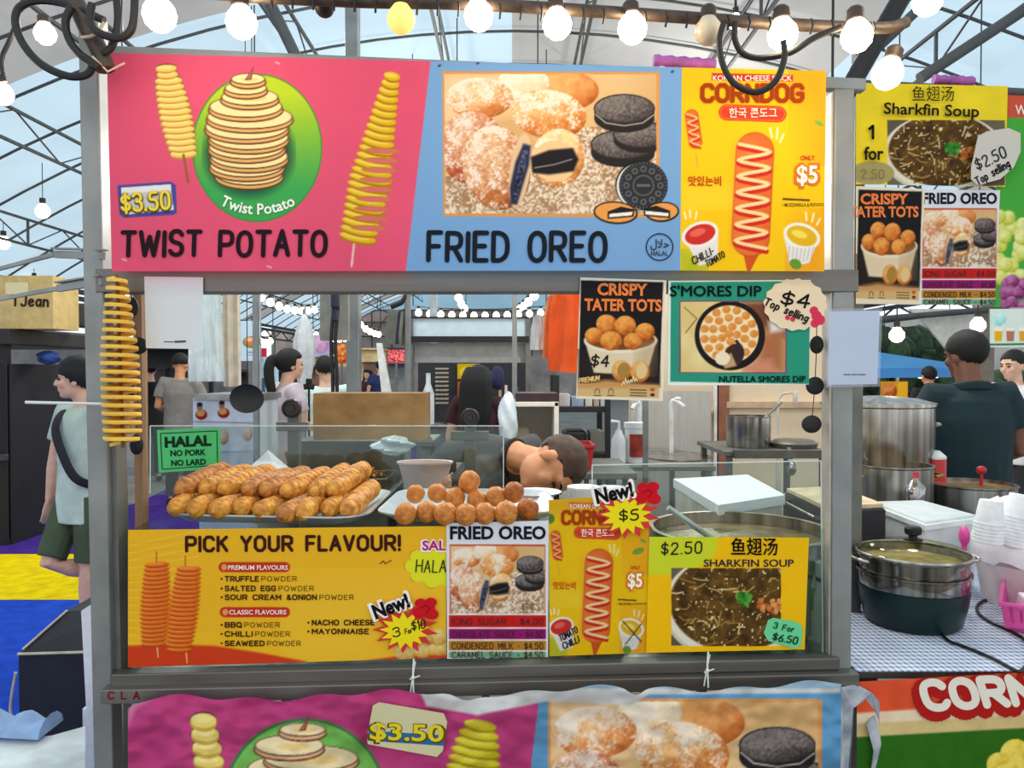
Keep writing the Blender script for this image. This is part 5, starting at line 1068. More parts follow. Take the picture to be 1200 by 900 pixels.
# torn cloth flap between the two
m = MB(); P = stall(-.03); e = [(986, 806), (1004, 802), (1022, 812), (1034, 826), (1036, 870), (1032, 930), (1018, 930), (1024, 880), (1016, 850), (1026, 836), (1012, 822), (1000, 830), (996, 880), (992, 930), (984, 930)]
pl = [P(x, y, .012 * math.sin(x * .3 + y * .11)) for x, y in e]; nA = len(pl)
m.loft([pl, [p - SN * .003 for p in pl]]); solo('cloth_flap', m, mat('frayed_blue_white_cloth', (206, 210, 208), .8, 0, c2=(84, 104, 140), scale=16), 'frayed pale cloth flap between the lower banner and the checked table', 'cloth', smooth=False)
# --- steamer
cS = onz(1069, 729, TZ); S = thing('electric_steamer', cS, 'dark green electric steamer with steel tiers and a glass lid on the checked cloth', 'steamer'); r = .150
M_green = mat('dark_green_plastic', (12, 38, 38), .35, spec=.3)
def L_(prof, nm, mt, k=40): m = MB(); m.lathe(prof, cS, k); return m.build(nm, mt, S)
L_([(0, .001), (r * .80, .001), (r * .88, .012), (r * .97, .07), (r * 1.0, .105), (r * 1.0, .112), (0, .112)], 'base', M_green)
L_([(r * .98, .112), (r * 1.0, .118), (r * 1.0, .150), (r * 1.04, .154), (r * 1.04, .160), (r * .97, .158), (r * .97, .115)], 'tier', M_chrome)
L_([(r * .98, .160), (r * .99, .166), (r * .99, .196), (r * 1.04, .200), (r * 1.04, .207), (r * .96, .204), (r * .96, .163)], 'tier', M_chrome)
L_([(0, .185), (r * .95, .185), (r * .95, .180), (0, .180)], 'food', mat('steamed_yellow_food', (206, 176, 92), .5, var=.25, scale=24))
L_([(r * 1.03, .207), (r * .9, .226), (r * .5, .240), (0, .244), (0, .241), (r * .5, .237), (r * .9, .223), (r * 1.0, .207)], 'glass_lid', clear('lid_glass', (244, 244, 236), .95))
m = MB(); m.tube([cS + Vector((r * 1.03 * a, r * 1.03 * b, .209)) for a, b in circle_pts(40)], .004, 8, closed=True); m.build('lid_rim', M_ss, S)
L_([(.026, .244), (.026, .249), (.012, .250), (.012, .258), (.023, .264), (.024, .280), (.018, .286), (0, .286)], 'knob', M_black, 20)
for s in (-1, 1):
    m = MB(); m.tube(smooth_path([cS + Vector((s * r, -.04, .19)), cS + Vector((s * (r + .03), -.03, .195)), cS + Vector((s * (r + .03), .03, .195)), cS + Vector((s * r, .04, .19))], 5), .005, 8); m.build('handle', M_ss, S)
m = MB(); pts = [(1103, 742), (1112, 751), (1128, 757), (1160, 770), (1185, 783), (1197, 786), (1206, 770), (1203, 752), (1185, 740), (1163, 730), (1148, 720), (1145, 711), (1153, 704), (1168, 702), (1190, 703)]
m.tube(smooth_path([onz(x, y, TZ + .005) for x, y in pts], 6), .0045, 8); solo('power_cable', m, M_cable, 'black power cable curling over the checked cloth from the steamer', 'cable')
# --- pink basket
bq = [onz(1178, 742, TZ), onz(1275, 752, TZ), onz(1262, 716, TZ), onz(1182, 708, TZ)]; cb_ = sum(bq, Vector()) / 4
M_pink = mat('pink_plastic', (222, 78, 156), .35); t = thing('plastic_basket', cb_, 'bright pink slotted plastic basket on the checked cloth', 'basket')
def bring(s, z): return [cb_ + (p - cb_) * s + Vector((0, 0, z)) for p in bq]
m = MB(); m.loft([bring(.9, .002), bring(1.0, .02), bring(1.0, .008), bring(.86, .004)][:2], True, True, False)
for i in range(4):
    for k in range(9):
        u0, u1 = k / 9 + .012, (k + 1) / 9 - .03; lo, hi = bring(1.0, .02), bring(1.10, .085); a, b = lo[i], lo[(i + 1) % 4]; c_, d_ = hi[i], hi[(i + 1) % 4]
        P4 = [a + (b - a) * (k / 9), a + (b - a) * (k / 9 + .08), c_ + (d_ - c_) * (k / 9 + .08), c_ + (d_ - c_) * (k / 9)]; nrm = (b - a).cross(Vector((0, 0, 1))).normalized() * .002; m.loft([[p - nrm for p in P4], [p + nrm for p in P4]])
m.loft([bring(1.02, .018), bring(1.03, .032), bring(1.0, .032)], True, False, False)
m.build('body', M_pink, t, smooth=False); m = MB(); m.loft([bring(1.10, .082), bring(1.18, .084), bring(1.18, .092), bring(1.08, .092)], True, False, False); m.build('rim', M_pink, t, smooth=False)
m = MB(); [m.box(cb_ + Vector((-.02 + .03 * i, .01 * i, .05 + .012 * i)), (.09, .06, .05), Euler((.3, .2 * i, .4 * i)).to_matrix().to_4x4(), .004) for i in range(3)]; solo('paper_packets', m, mat('white_pink_packets', (238, 226, 232), .6), 'white paper packets lying in the pink basket', 'packets', smooth=False)
# --- bucket of foam cups in a white bag
cB = onz(1183, 705, TZ); cB.x += .02; B = thing('white_bucket', cB, 'whitish plastic bucket holding bagged foam cups on the checked table', 'bucket')
m = MB(); m.lathe([(0, .001), (.095, .001), (.118, .16), (.122, .165), (.122, .175), (.114, .175), (.09, .01), (0, .01)], cB, 32); m.build('body', mat('milky_plastic', (226, 216, 214), .4, var=.06, scale=8), B)
m = MB(); rg = random.Random(2); rings = []
for z, rr in ((.14, .124), (.17, .128), (.20, .122), (.24, .112), (.28, .10), (.31, .086), (.33, .05)): rings.append([cB + Vector((a * rr * (1 + .07 * math.sin(k * 2.3 + z * 40)), b * rr, z + .01 * math.sin(k * 1.9))) for k, (a, b) in enumerate(circle_pts(28))])
m.loft(rings); m.build('bag', mat('white_thin_bag', (240, 240, 240), .5, var=.02, bump=.6, bscale=22), B)
def cupstack(c, n, r, lean, label):
    t = thing('foam_cup_stack', c, label, 'foam cups'); ax = Vector(lean).normalized(); x, y = basis(ax)
    for k in range(n):
        m = MB(); o_ = c + ax * (.011 * k); M = Matrix((x, y, ax)).transposed().to_4x4()
        m.lathe([(r, 0), (r * 1.05, .002), (r * 1.05, .008), (r, .009)] + ([(r * .80, .075), (r * .76, .077), (0, .077)] if k == n - 1 else [(r * .97, .012)]), o_, 24, M, capa=True); m.build('cup', M_foam, t)
cupstack(at(1157, 636, 2.36), 6, .040, (.08, 0, 1), 'upside down stack of foam cups at the pot side of the white bag')
cupstack(at(1186, 640, 2.40), 9, .042, (.18, 0, 1), 'taller upside down stack of foam cups in the white bag')
m = MB(); c = at(1130, 628, 2.42); m.ell(c, .014, .022, .032); m.box((c.x, c.y, (TZ + c.z) / 2 - .015), (.012, .012, c.z - TZ - .03)); solo('pink_scoop', m, M_pink, 'pink plastic handle between the foam tub and the white bucket', 'scoop')
# --- foam tub
tq = [onz(1084, 613, 1.05), onz(1150, 604, 1.05), onz(1080, 585, 1.05), onz(1015, 587, 1.05)]; ct = sum(tq, Vector()) / 4; T_ = thing('foam_tub', (ct.x, ct.y, TZ), 'big frosted white food tub with a lid behind the steamer', 'tub')
M_fr = mat('frosted_plastic', (222, 230, 230), .35, var=.04)
qb = [Vector((ct.x, ct.y, 0)) + (Vector((p.x, p.y, 0)) - Vector((ct.x, ct.y, 0))) * .9 for p in tq]
m = MB(); slab(m, qb, TZ + .002, 1.025); m.build('body', M_fr, T_, smooth=False); m = MB(); slab(m, tq, 1.025, 1.042); slab(m, [ct + (p - ct) * .9 for p in tq], 1.042, 1.05); m.build('lid', M_fr, T_, smooth=False)
# --- oven with a tan board on it
q = [onz(968, 594, 1.10), onz(1018, 590, 1.10), onz(985, 569, 1.10), onz(921, 572, 1.10)]
q = [q[0], q[0] + Vector((.22, .06, 0)), q[0] + Vector((.22, .06, 0)) + (q[3] - q[0]), q[3]]
co_ = sum(q, Vector()) / 4; ov = thing('electric_oven', (co_.x, co_.y, TZ), 'black table oven with a steel side and knobs behind the stall post', 'oven')
m = MB(); slab(m, q, TZ + .002, 1.085); m.build('body', mat('grey_oven_steel', (88, 88, 86), .4, .5), ov, smooth=False)
m = MB(); f0, f1 = q[0], q[1]; nf = (f1 - f0).cross(Vector((0, 0, 1))).normalized(); m.loft([[Vector((p.x, p.y, z)) + nf * d for p, z in ((f0, .81), (f1, .81), (f1, 1.08), (f0, 1.08))] for d in (0, .006)]); m.build('door', M_black, ov, smooth=False)
for z in (.93, .98, 1.03):
    m = MB(); c = f0 + (f1 - f0) * .1 + nf * .012; m.ell((c.x, c.y, z), .011, .011, .011); m.build('knob', M_ss, ov)
m = MB(); s0, s1 = q[3], q[0]; nl = (s1 - s0).cross(Vector((0, 0, 1))).normalized(); a = s0 + (s1 - s0) * .15 + nl * .03; b = s0 + (s1 - s0) * .95 + nl * .03; m.tube([(a.x, a.y, 1.06), (b.x, b.y, 1.06)], .006, 8); m.bar((a.x, a.y, 1.06), tuple(a - nl * .03 + Vector((0, 0, 1.06 - a.z))), .008); m.bar((b.x, b.y, 1.06), tuple(b - nl * .03 + Vector((0, 0, 1.06 - b.z))), .008); m.build('handle', M_ss, ov)
m = MB(); slab(m, [co_ + (p - co_) * .98 for p in q], 1.087, 1.10); solo('cutting_board', m, mat('tan_board', (206, 184, 148), .7, var=.1), 'tan wooden board lying on the black oven', 'board', smooth=False)
# --- cooking stand with pots
table('cooking_stand', 1.32, 2.10, 3.0, 3.74, .95, M_dgalv, 'steel cooking stand carrying the tall stock pot')
c = at(1028, 480, 3.50); pot('stock_pot', (c.x, c.y, .95), .235, .44, M_ss, 'tall lidded steel stock pot behind the payment sheet on the post', True, lid=True)
c = at(1047, 560, 3.165); pot('cooking_pot', (c.x, c.y - .0, .95), .148, .21, mat('aluminium_pot', (186, 184, 176), .3, .9, .1, 6, c2=(96, 94, 88), stretch=(5, 5, .12)), 'open aluminium pot with brass handles in front of the stock pot', True, mat('brass', (176, 146, 66), .35, .8), fill=.8)  # the pot colour carries upright stripes that imitate reflections
c = at(1138, 570, 3.2); pot('cooking_pot', (c.x, c.y, .95), .165, zof(566, 3.2) - .95, MATS['aluminium_pot'], 'deep aluminium pot with a printed label between the tub and the bagged cups', False, fill=.9)
c = at(1071, 590, 3.03); c.z = .95; bt = thing('drink_bottle', c, 'clear drink bottle with a red cap standing behind the foam tub', 'bottle'); h = zof(553, 3.03) - .95
m = MB(); m.lathe([(0, 0), (.028, .004), (.044, .03), (.044, h * .62), (.040, h * .72), (.018, h - .03), (.015, h - .018), (.0, h - .018)], c, 24); m.build('body', clear('bottle_plastic', (232, 226, 226), .55, .08), bt); m = MB(); m.lathe([(.018, h - .022), (.018, h), (0, h)], c, 20); m.build('cap', mat('red_cap', (200, 40, 56), .4), bt)
c = at(1095, 560, 3.36); c.z = .95; t = thing('sauce_bottle', c, 'red squeeze bottle beside the man in the dark polo shirt', 'bottle'); h = zof(528, 3.36) - .95; m = MB(); m.lathe([(0, 0), (.046, 0), (.046, h * .86), (.04, h * .92), (0, h * .92)], c, 20); m.build('body', mat('red_plastic', (196, 26, 32), .4), t); m = MB(); m.lathe([(.047, h * .86), (.047, h * .90), (.02, h), (0, h)], c, 20); m.build('lid', M_white, t)
c = at(1066, 530, 3.36); c.z = .95; t = thing('spice_jar', c, 'small red and clear jar in front of the stock pot', 'jar'); h = zof(505, 3.36) - .95; m = MB(); m.lathe([(0, 0), (.036, 0), (.036, h * .8), (0, h * .8)], c, 20); m.build('body', mat('pale_red_jar', (150, 84, 80), .3), t); m = MB(); m.lathe([(.037, h * .8), (.037, h), (0, h)], c, 20); m.build('lid', mat('grey_lid', (190, 186, 176), .4), t)
m = MB(); c = at(1150, 551, 3.2); m.ell(c, .02, .02, .018); m.bar(c, (c.x, c.y, 1.0), .01); solo('pot_ladle', m, mat('dark_red_knob', (176, 30, 44), .35), 'red round knob rising from the deep aluminium pot', 'ladle')
# --- second row of signs hung from a pipe
YQ = 2.32; PQ = facing(YQ); pipe('hanging_pipe', at(1004, 99, YQ + .02), at(1330, 116, YQ + .02), .014, M_truss, 'level dark pipe carrying the second yellow soup banner')
for px_, nm in ((1006, 0), (1328, 1)):
    m = MB(); p = at(px_, 100, YQ + .05); m.bar((p.x, p.y, 0), (p.x, p.y, p.z + .1), .03); solo('banner_pole', m, M_dgalv, 'thin steel pole holding the sign pipe ' + ('beside the stall post' if nm == 0 else 'at its far end'), 'pole', smooth=False)
cv = Cv(998, 92, 1186, 222, (240, 214, 40)); g = fbm(cv.X, cv.Y, 30, 6)[..., None]; cv.A *= (.95 + .1 * g)
soup(cv, (1040, 141, 1178, 218), 1106, 176, 64, 42, 9); cv.ell(1022, 203, 26, 14, (170, 160, 100))
o = sheet('banner', [(1003, 97), (1181, 101), (1178, 219), (1003, 216)], PQ, cv, 1, wrinkle=lambda X, Y: .012 * (fbm(X, Y, 40, 3) - .5)); tag(o, 'second yellow soup banner hung from the pipe beside the stall', 'banner')
kb = ink((34, 30, 20)); Ink(PQ, .009).font('鱼翅汤', 1069, 117, 13.5, 1118, .0).font('Sharkfin Soup', 1036, 133, 13, 1147, .02, rot=-2).stroke([(1019, 151), (1023, 147.5), (1023, 162)], 3.2).font('for', 1013, 187, 15, 1035, .025).build('lettering', kb, o)
Ink(PQ, .009).text('2.50', 1009, 209, 10, 1, x1=1036).build('lettering', ink((120, 112, 70)), o)
a = card('price_tag', facing(YQ - .03), [(1138, 196), (1146, 160), (1156, 154), (1182, 150), (1196, 156), (1196, 178), (1188, 196), (1172, 210), (1146, 217), (1138, 210)], (206, 202, 190), 'white torn price tag on the second soup banner', 'price tag')
ik = Ink(facing(YQ - .03), .001); ik.text('$2.50', 1146, 200, 13, 1.8, x1=1184, rot=26, slant=.1, jitter=.4).text('Top selling', 1146, 217, 9, 1.6, x1=1190, rot=30, slant=.1); ik.build('lettering', ink((50, 48, 46)), a)
PR = facing(YQ - .006); T2 = (1003 - 20 * .257, 219 - 45 * .313, .257, .313); cv = Cv(998, 212, 1088, 362, (236, 226, 200)); tots(cv, T2)
cv.T = (0, 0, 1, 1)
o = sheet('menu_poster', [(1003, 218), (1084, 221.5), (1077, 357), (1003, 356)], PR, cv, 1); tag(o, 'second black tater tots poster hung below the soup banner', 'poster')
ik = Ink(PR); ik.font('CRISPY', 1009, 239, 12, 1064, .035).font('TATER TOTS', 996, 254, 12, 1076, .035); ik.build('lettering', ink((236, 130, 70)), o)
cookie_poster(facing(YQ - .003), [(1084, 222), (1172, 223), (1166, 357), (1077, 357)], (1078, 221, .775, .85), 'second fried cookie poster next to the black one on the hanging pipe')
cv = Cv(1164, 104, 1340, 366, (70, 170, 60)); cv.poly([(1160, 100), (1340, 100), (1340, 138), (1180, 138)], (206, 84, 60)); rg = random.Random(5)
for i in range(46): x, y = rg.uniform(1170, 1250), 250 + 80 * rg.random(); cv.ball(x, y, 8.5, 8.5, (140, 150, 30), (200, 206, 80), (236, 240, 160), ns=4, seed=i)
for i in range(22): cv.ball(rg.uniform(1176, 1240), rg.uniform(328, 360), 8, 8, (70, 14, 50), (126, 40, 96), (190, 120, 170), ns=4, seed=i)
o = sheet('banner', [(1170, 105), (1335, 112), (1335, 362), (1164, 360)], facing(YQ + .012), cv, 1.4); tag(o, 'green fruit banner showing yellow grapes behind the cookie poster', 'banner')
Ink(facing(YQ + .012)).font('W', 1190, 134, 11, 1203, .02).build('lettering', ink((240, 230, 220)), o)
def wrap(p, q, label):
    m = MB(); P = [p + (q - p) * (i / 14) for i in range(15)]; m.tube(P, [.014 + .002 * math.sin(i * 2.1) for i in range(15)], 10); solo('cloth_wrap', m, mat('purple_ribbon', (160, 86, 160), .6, var=.15, scale=40), label, 'ribbon')
wrap(at(1094, 93, YQ + .02), at(1141, 92.5 + 3, YQ + .02), 'purple tape wound round the sign pipe')
wrap(sp(766, 71, .045), sp(838, 76, .045), 'purple tape wound round the stall top rail')
# ------------------------------------------------------------------ people
SK = {'tan': mat('tan_skin', (218, 152, 108), .5, var=.05, scale=20), 'fair': mat('fair_skin', (224, 176, 148), .5, var=.05, scale=20), 'brown': mat('brown_skin', (122, 78, 56), .5, var=.06, scale=20)}
HAIR = mat('black_hair', (17, 15, 15), .72, 0, c2=(9, 8, 8), scale=30, stretch=(6, 6, 1))
def cloth(name, c): return mat('cloth_' + name, c, .85, var=.10, scale=7, bump=.25, bscale=9)
def frame_m(o, fwd, up):
    f = Vector(fwd).normalized(); u = Vector(up); u = (u - f * u.dot(f)).normalized(); x = f.cross(u)
    return Matrix.Translation(Vector(o)) @ Matrix((x, f, u)).transposed().to_4x4()
def tr_ell(mb, M, c, rx, ry, rz_, n=16, m=10): mb.ell(M @ Vector(c), rx, ry, rz_, M.to_3x3().to_4x4(), n, m)
def hand(mb, w, d, lat, curl=.5, s=1.0):
    d = Vector(d).normalized(); lat = Vector(lat); lat = (lat - d * lat.dot(d)).normalized(); nrm = d.cross(lat)
    mb.tube([w, w + d * .03 * s, w + d * .07 * s, w + d * .092 * s], [.022 * s, .034 * s, .040 * s, .036 * s], 10, ry=[.018 * s, .016 * s, .014 * s, .011 * s], side=lat)
    for k, (o_, L) in enumerate(((-.029, .066), (-.010, .076), (.010, .070), (.028, .056))):
        p = w + d * .085 * s + lat * o_ * s; dd = d.copy(); P = [p]; 
        for q in range(3): dd = (dd + nrm * curl * .55).normalized(); p = p + dd * L * s * (.45, .32, .25)[q]; P.append(p)
        mb.tube(P, [.0095 * s, .009 * s, .0085 * s, .0065 * s], 8)
    p = w + d * .03 * s - lat * .03 * s; mb.tube([p, p + (d * .6 - lat * .7 + nrm * .3).normalized() * .035 * s, p + (d * .9 - lat * .45 + nrm * .5).normalized() * .068 * s], [.013 * s, .011 * s, .008 * s], 8)
def head(mb, M, s=1.0, fine=True):
    tr_ell(mb, M, (0, -.012 * s, .032 * s), .077 * s, .097 * s, .088 * s); tr_ell(mb, M, (0, .020 * s, -.040 * s), .058 * s, .068 * s, .070 * s); tr_ell(mb, M, (0, .058 * s, -.086 * s), .028 * s, .028 * s, .022 * s)
    tr_ell(mb, M, (0, .092 * s, -.016 * s), .013 * s, .020 * s, .026 * s); tr_ell(mb, M, (0, .104 * s, -.026 * s), .016 * s, .014 * s, .011 * s)
    tr_ell(mb, M, (0, .084 * s, -.054 * s), .024 * s, .012 * s, .006 * s); tr_ell(mb, M, (0, .083 * s, -.063 * s), .021 * s, .012 * s, .006 * s); tr_ell(mb, M, (0, .068 * s, .026 * s), .060 * s, .022 * s, .014 * s)
    for k in (-1, 1): tr_ell(mb, M, (k * .076 * s, -.010 * s, -.012 * s), .010 * s, .020 * s, .032 * s); tr_ell(mb, M, (k * .04 * s, .058 * s, -.024 * s), .024 * s, .024 * s, .024 * s)
def hairshape(M, s, style, keep=None, size=1.0):
    mb = MB(); n, m = 28, 18; c = Vector((0, -.016 * s, .036 * s)); rx, ry, rz_ = .086 * s, .106 * s, .098 * s
    if keep is None: keep = (lambda x, y, z: y < .022 or z > .062) if style in ('pony', 'long') else (lambda x, y, z: z > .008 + .66 * y)
    g_ = 1.07 if style in ('pony', 'long') else size
    rx, ry, rz_ = rx * g_, ry * g_, rz_ * g_
    rings = []
    for i in range(m + 1):
        ph = PI * i / m; ring = []
        for j in range(n):
            th = 2 * PI * j / n; v = Vector((math.sin(ph) * math.cos(th) * rx, math.sin(ph) * math.sin(th) * ry, -math.cos(ph) * rz_)); p = c + v
            k = 1.0 if keep(p.x / s, p.y / s, p.z / s + .008 * math.sin(j * 2.1)) else .80
            ring.append(M @ (c + v * (k * (1 + .02 * math.sin(j * 2.7 + i * 1.9)))))
        rings.append(ring)
    mb.loft(rings)
    if style == 'pony':
        P = [Vector(p) * s for p in ((0, -.10, .06), (0, -.15, .05), (0, -.175, -.02), (0, -.17, -.12), (0, -.15, -.22), (0, -.14, -.28))]; mb.tube([M @ p for p in smooth_path(P, 4)], [.02 + .022 * math.sin(PI * (.12 + .8 * i / 20)) for i in range(21)], 10)
    if style == 'long':
        for x in (-.055, -.028, 0, .028, .055):
            P = [Vector(p) * s for p in ((x, -.06, .10), (x * 1.4, -.11, .0), (x * 1.6, -.125, -.14), (x * 1.6, -.14, -.30), (x * 1.2, -.14, -.42))]; mb.tube([M @ p for p in smooth_path(P, 4)], [.02 + .034 * math.sin(PI * (.2 + .75 * i / 16)) for i in range(17)], 10)
    return mb
def person(label, loc, rz_, H=1.7, skin='tan', shirt=('grey', (128, 124, 116)), trousers=('dark', (40, 40, 46)), hair='short', wide=1.0, J=None, headf=None, headu=(0, 0, 1), vox=.012, sleeve=.62, shorts=False, hands=True, shoe=(40, 40, 42), keep=None, belly=1.0, hem=.80, hsize=1.0, hairm=None):
    s = H / 1.72; root = thing('person', loc, label, 'person'); M0 = Matrix.Translation(Vector(loc)) @ Matrix.Rotation(math.radians(rz_), 4, 'Z')
    j = dict(pel=(0, 0, .92), chest=(0, -.01, 1.28), neck=(0, -.015, 1.46), hc=(0, .02, 1.60), sl=(-.185, -.01, 1.40), sr=(.185, -.01, 1.40), el=(-.24, -.03, 1.12), er=(.24, -.03, 1.12), wl=(-.25, .05, .87), wr=(.25, .05, .87), hl=(-.09, 0, .90), hr=(.09, 0, .90), kl=(-.10, .01, .50), kr=(.10, .01, .50), al=(-.10, -.02, .09), ar=(.10, -.02, .09))
    j.update(J or {}); Q = {k: M0 @ (Vector(v) * s) for k, v in j.items()}; R3 = M0.to_3x3(); W = wide * s
    side = R3 @ Vector((1, 0, 0)); fwd = R3 @ Vector((0, 1, 0)); b = MB()
    spine = [Q['pel'] - (Q['chest'] - Q['pel']) * .12, Q['pel'], Q['pel'].lerp(Q['chest'], .45), Q['chest'], Q['chest'].lerp(Q['neck'], .55), Q['neck'].lerp(Q['chest'], .12)]
    rx = [.135, .158, .142, .165, .150, .065]; ry = [.09, .108, .100 * belly, .112, .095, .06]
    b.tube(spine, [r * W for r in rx], 18, ry=[r * W for r in ry], side=side)
    b.tube([Q['neck'] - (Q['hc'] - Q['neck']) * .3, Q['neck'], Q['hc'] - (Q['hc'] - Q['neck']) * .3], [.062 * W, .053 * W, .054 * W], 12)
    hf = Vector(headf) if headf is not None else fwd; HM = frame_m(Q['hc'], hf, headu); hs = s * (.96 + .04 * wide) * 1.02; head(b, HM, hs)
    for q in 'lr':
        S_, E_, W_ = Q['s' + q], Q['e' + q], Q['w' + q]
        b.tube([Q['chest'].lerp(Q['neck'], .5), S_, S_.lerp(E_, .35), E_, E_.lerp(W_, .3), W_.lerp(E_, .15), W_], [.06 * W, .060 * W, .049 * W, .039 * W, .041 * W, .028 * W, .026 * W], 12)
        if hands: hand(b, W_, W_ - E_, fwd * (1 if q == 'l' else 1), .45, s)
        h_, k_, a_ = Q['h' + q], Q['k' + q], Q['a' + q]; b.tube([h_ + (h_ - k_) * .1, h_.lerp(k_, .1), h_.lerp(k_, .5), k_, k_.lerp(a_, .3), a_.lerp(k_, .15), a_], [.085 * W, .084 * W, .070 * W, .053 * W, .055 * W, .036 * W, .036 * W], 12)
        b.tube([a_ - fwd * .05 * s - Vector((0, 0, .045 * s)), a_ + fwd * .04 * s - Vector((0, 0, .05 * s)), a_ + fwd * .16 * s - Vector((0, 0, .062 * s))], [.036 * s, .040 * s, .026 * s], 10)
    place_mesh('body', remesh(b, vox, 3), SK[skin], root)
    c = MB(); g = 1.09
    pel2 = Q['pel'] + (Q['pel'] - Q['chest']) * ((.92 - hem) / .36); sp2 = [pel2] + spine[1:]; c.tube(sp2, [r * W * k for r, k in zip((.162, .162, .142, .165, .150, .078), (1.10, 1.10, 1.18, 1.12, 1.10, 1.02))], 20, ry=[r * W * k for r, k in zip((.118, .112, .100 * belly, .112, .095, .072), (1.12, 1.14, 1.22, 1.15, 1.12, 1.02))], side=side)
    for q in 'lr':
        S_, E_ = Q['s' + q], Q['e' + q]; e2 = S_.lerp(E_, sleeve); c.tube([Q['chest'].lerp(Q['neck'], .5), S_, S_.lerp(E_, sleeve * .5), e2], [.068 * W, .071 * W, .068 * W, .070 * W], 14)
    place_mesh('shirt', remesh(c, vox, 3), cloth(*shirt), root)
    p = MB(); p.tube([Q['pel'] + (Q['chest'] - Q['pel']) * .12, Q['pel'], Q['pel'] - (Q['chest'] - Q['pel']) * .2], [.150 * W, .172 * W, .15 * W], 16, ry=[.112 * W, .124 * W, .11 * W], side=side)
    for q in 'lr':
        h_, k_, a_ = Q['h' + q], Q['k' + q], Q['a' + q]; end = [h_ + (h_ - k_) * .05, h_.lerp(k_, .3), h_.lerp(k_, .92)] if shorts else [h_ + (h_ - k_) * .05, h_.lerp(k_, .5), k_, k_.lerp(a_, .5), a_.lerp(k_, .05)]
        p.tube(end, [.096 * W, .094 * W, .082 * W] if shorts else [.096 * W, .084 * W, .070 * W, .066 * W, .060 * W], 14)
    place_mesh('trousers', remesh(p, vox, 3), cloth(*trousers), root)
    for q in 'lr':
        a_ = Q['a' + q]; f = MB(); f.tube([a_ - fwd * .062 * s - Vector((0, 0, .05 * s)), a_ - Vector((0, 0, .045 * s)), a_ + fwd * .08 * s - Vector((0, 0, .054 * s)), a_ + fwd * .18 * s - Vector((0, 0, .062 * s))], [.036 * s, .046 * s, .044 * s, .028 * s], 12, ry=[.034 * s, .045 * s, .034 * s, .022 * s], side=side); f.build('shoe', mat('shoe_%d' % shoe[0], shoe, .6), root)
    if hair: (place_mesh('hair', remesh(hairshape(HM, hs, hair, keep, hsize), .009, 2), HAIR, root) if hair != 'short' else hairshape(HM, hs, hair, keep, hsize).build('hair', hairm or HAIR, root))
    e = MB()
    for k in (-1, 1): tr_ell(e, HM, (k * .030 * hs, .079 * hs, .004 * hs), .013 * hs, .012 * hs, .006 * hs); 
    e.build('eye', mat('dark_eye', (30, 22, 20), .3), root)
    e = MB()
    for k in (-1, 1): e.tube([HM @ (Vector((k * x, y, z)) * hs) for x, y, z in ((.014, .089, .024), (.03, .086, .029), (.046, .074, .024))], .0042 * hs, 6)
    e.build('eyebrow', HAIR, root)
    return root, Q, HM
# man on the carpets
p = at(97, 560, 4.25)
root, Q, HM = person('young man in a pale green T-shirt with a dark strap walking on the blue carpet', (p.x, p.y, .006), 150, 1.595, 'fair', ('pale_green', (186, 204, 188)), ('olive', (70, 84, 56)), vox=.007, shorts=True, headf=(-1, -.28, -.02),
    J=dict(hc=(.012, .03, 1.605), el=(-.235, -.08, 1.14), wl=(-.25, -.03, .88), er=(.25, .02, 1.13), wr=(.262, .05, .87), kr=(.075, .16, .53), ar=(-.04, -.21, .38), kl=(-.09, .02, .5), al=(-.08, .03, .075)), hem=.76, hsize=1.1, keep=lambda x, y, z: z > -.02 + .66 * y)
m = MB(); a = [(.10, -.13, 1.40), (.11, .03, 1.425), (.04, .135, 1.33), (-.06, .155, 1.18), (-.15, .13, 1.04), (-.19, .02, .98)]; M0 = Matrix.Translation(Vector((p.x, p.y, .006))) @ Matrix.Rotation(math.radians(150), 4, 'Z'); s = 1.595 / 1.72
m.tube(smooth_path([M0 @ (Vector(q) * s) for q in a], 5), .024, 8, ry=.006); m.build('strap', cloth('black_strap', (30, 30, 34)), root)
# man behind the pots
p = at(1134, 560, 3.98)
root, Q, HM = person('man in a dark blue-green polo shirt seen from behind beside the stock pot', (p.x, p.y, 0), -4, 1.735, 'brown', ('dark_teal', (18, 44, 50)), ('black', (24, 24, 28)), wide=1.2, headf=(-.35, 1, -.12), vox=.009, J=dict(hc=(-.005, .03, 1.605), sl=(-.19, -.01, 1.39), el=(-.25, .02, 1.14), wl=(-.19, .20, .98), wr=(.12, .26, 1.05)), belly=1.15, sleeve=.58, keep=lambda x, y, z: z > -.012 + .62 * y and z > -.07)
m = MB(); m.tube([Q['neck'] + Vector((a * .082, b * .078 - .004, -.015 + .012 * (-b))) for a, b in circle_pts(28)], .016, 8, closed=True, ry=.024); m.build('collar', cloth('dark_teal', (18, 44, 50)), root)
# bending man
p = Vector((-.40, 3.22, 0))
root, Q, HM = person('man in a charcoal T-shirt bending low over the counter behind the dough balls', (p.x, p.y, 0), 180, 1.72, 'tan', ('charcoal', (66, 66, 66)), ('black', (24, 24, 28)), vox=.007, headf=(.02, -.50, -.86), headu=(1, .05, .12),
    J=dict(pel=(0, 0, .94), chest=(-.27, .29, 1.165), neck=(-.43, .46, 1.232), hc=(-.537, .56, 1.213), sl=(-.48, .27, 1.235), sr=(-.27, .54, 1.17), el=(-.52, .37, 1.05), wl=(-.45, .52, 1.045), er=(-.20, .67, 1.09), wr=(-.195, .75, 1.13), kl=(-.1, .03, .5), al=(-.1, -.03, .085), kr=(.1, .03, .5), ar=(.1, -.03, .085)), hem=.86, hsize=.93, hairm=mat('cropped_brown_hair', (92, 66, 50), .7, 0, c2=(44, 30, 24), scale=26), keep=lambda x, y, z: z > .004 + .62 * y)
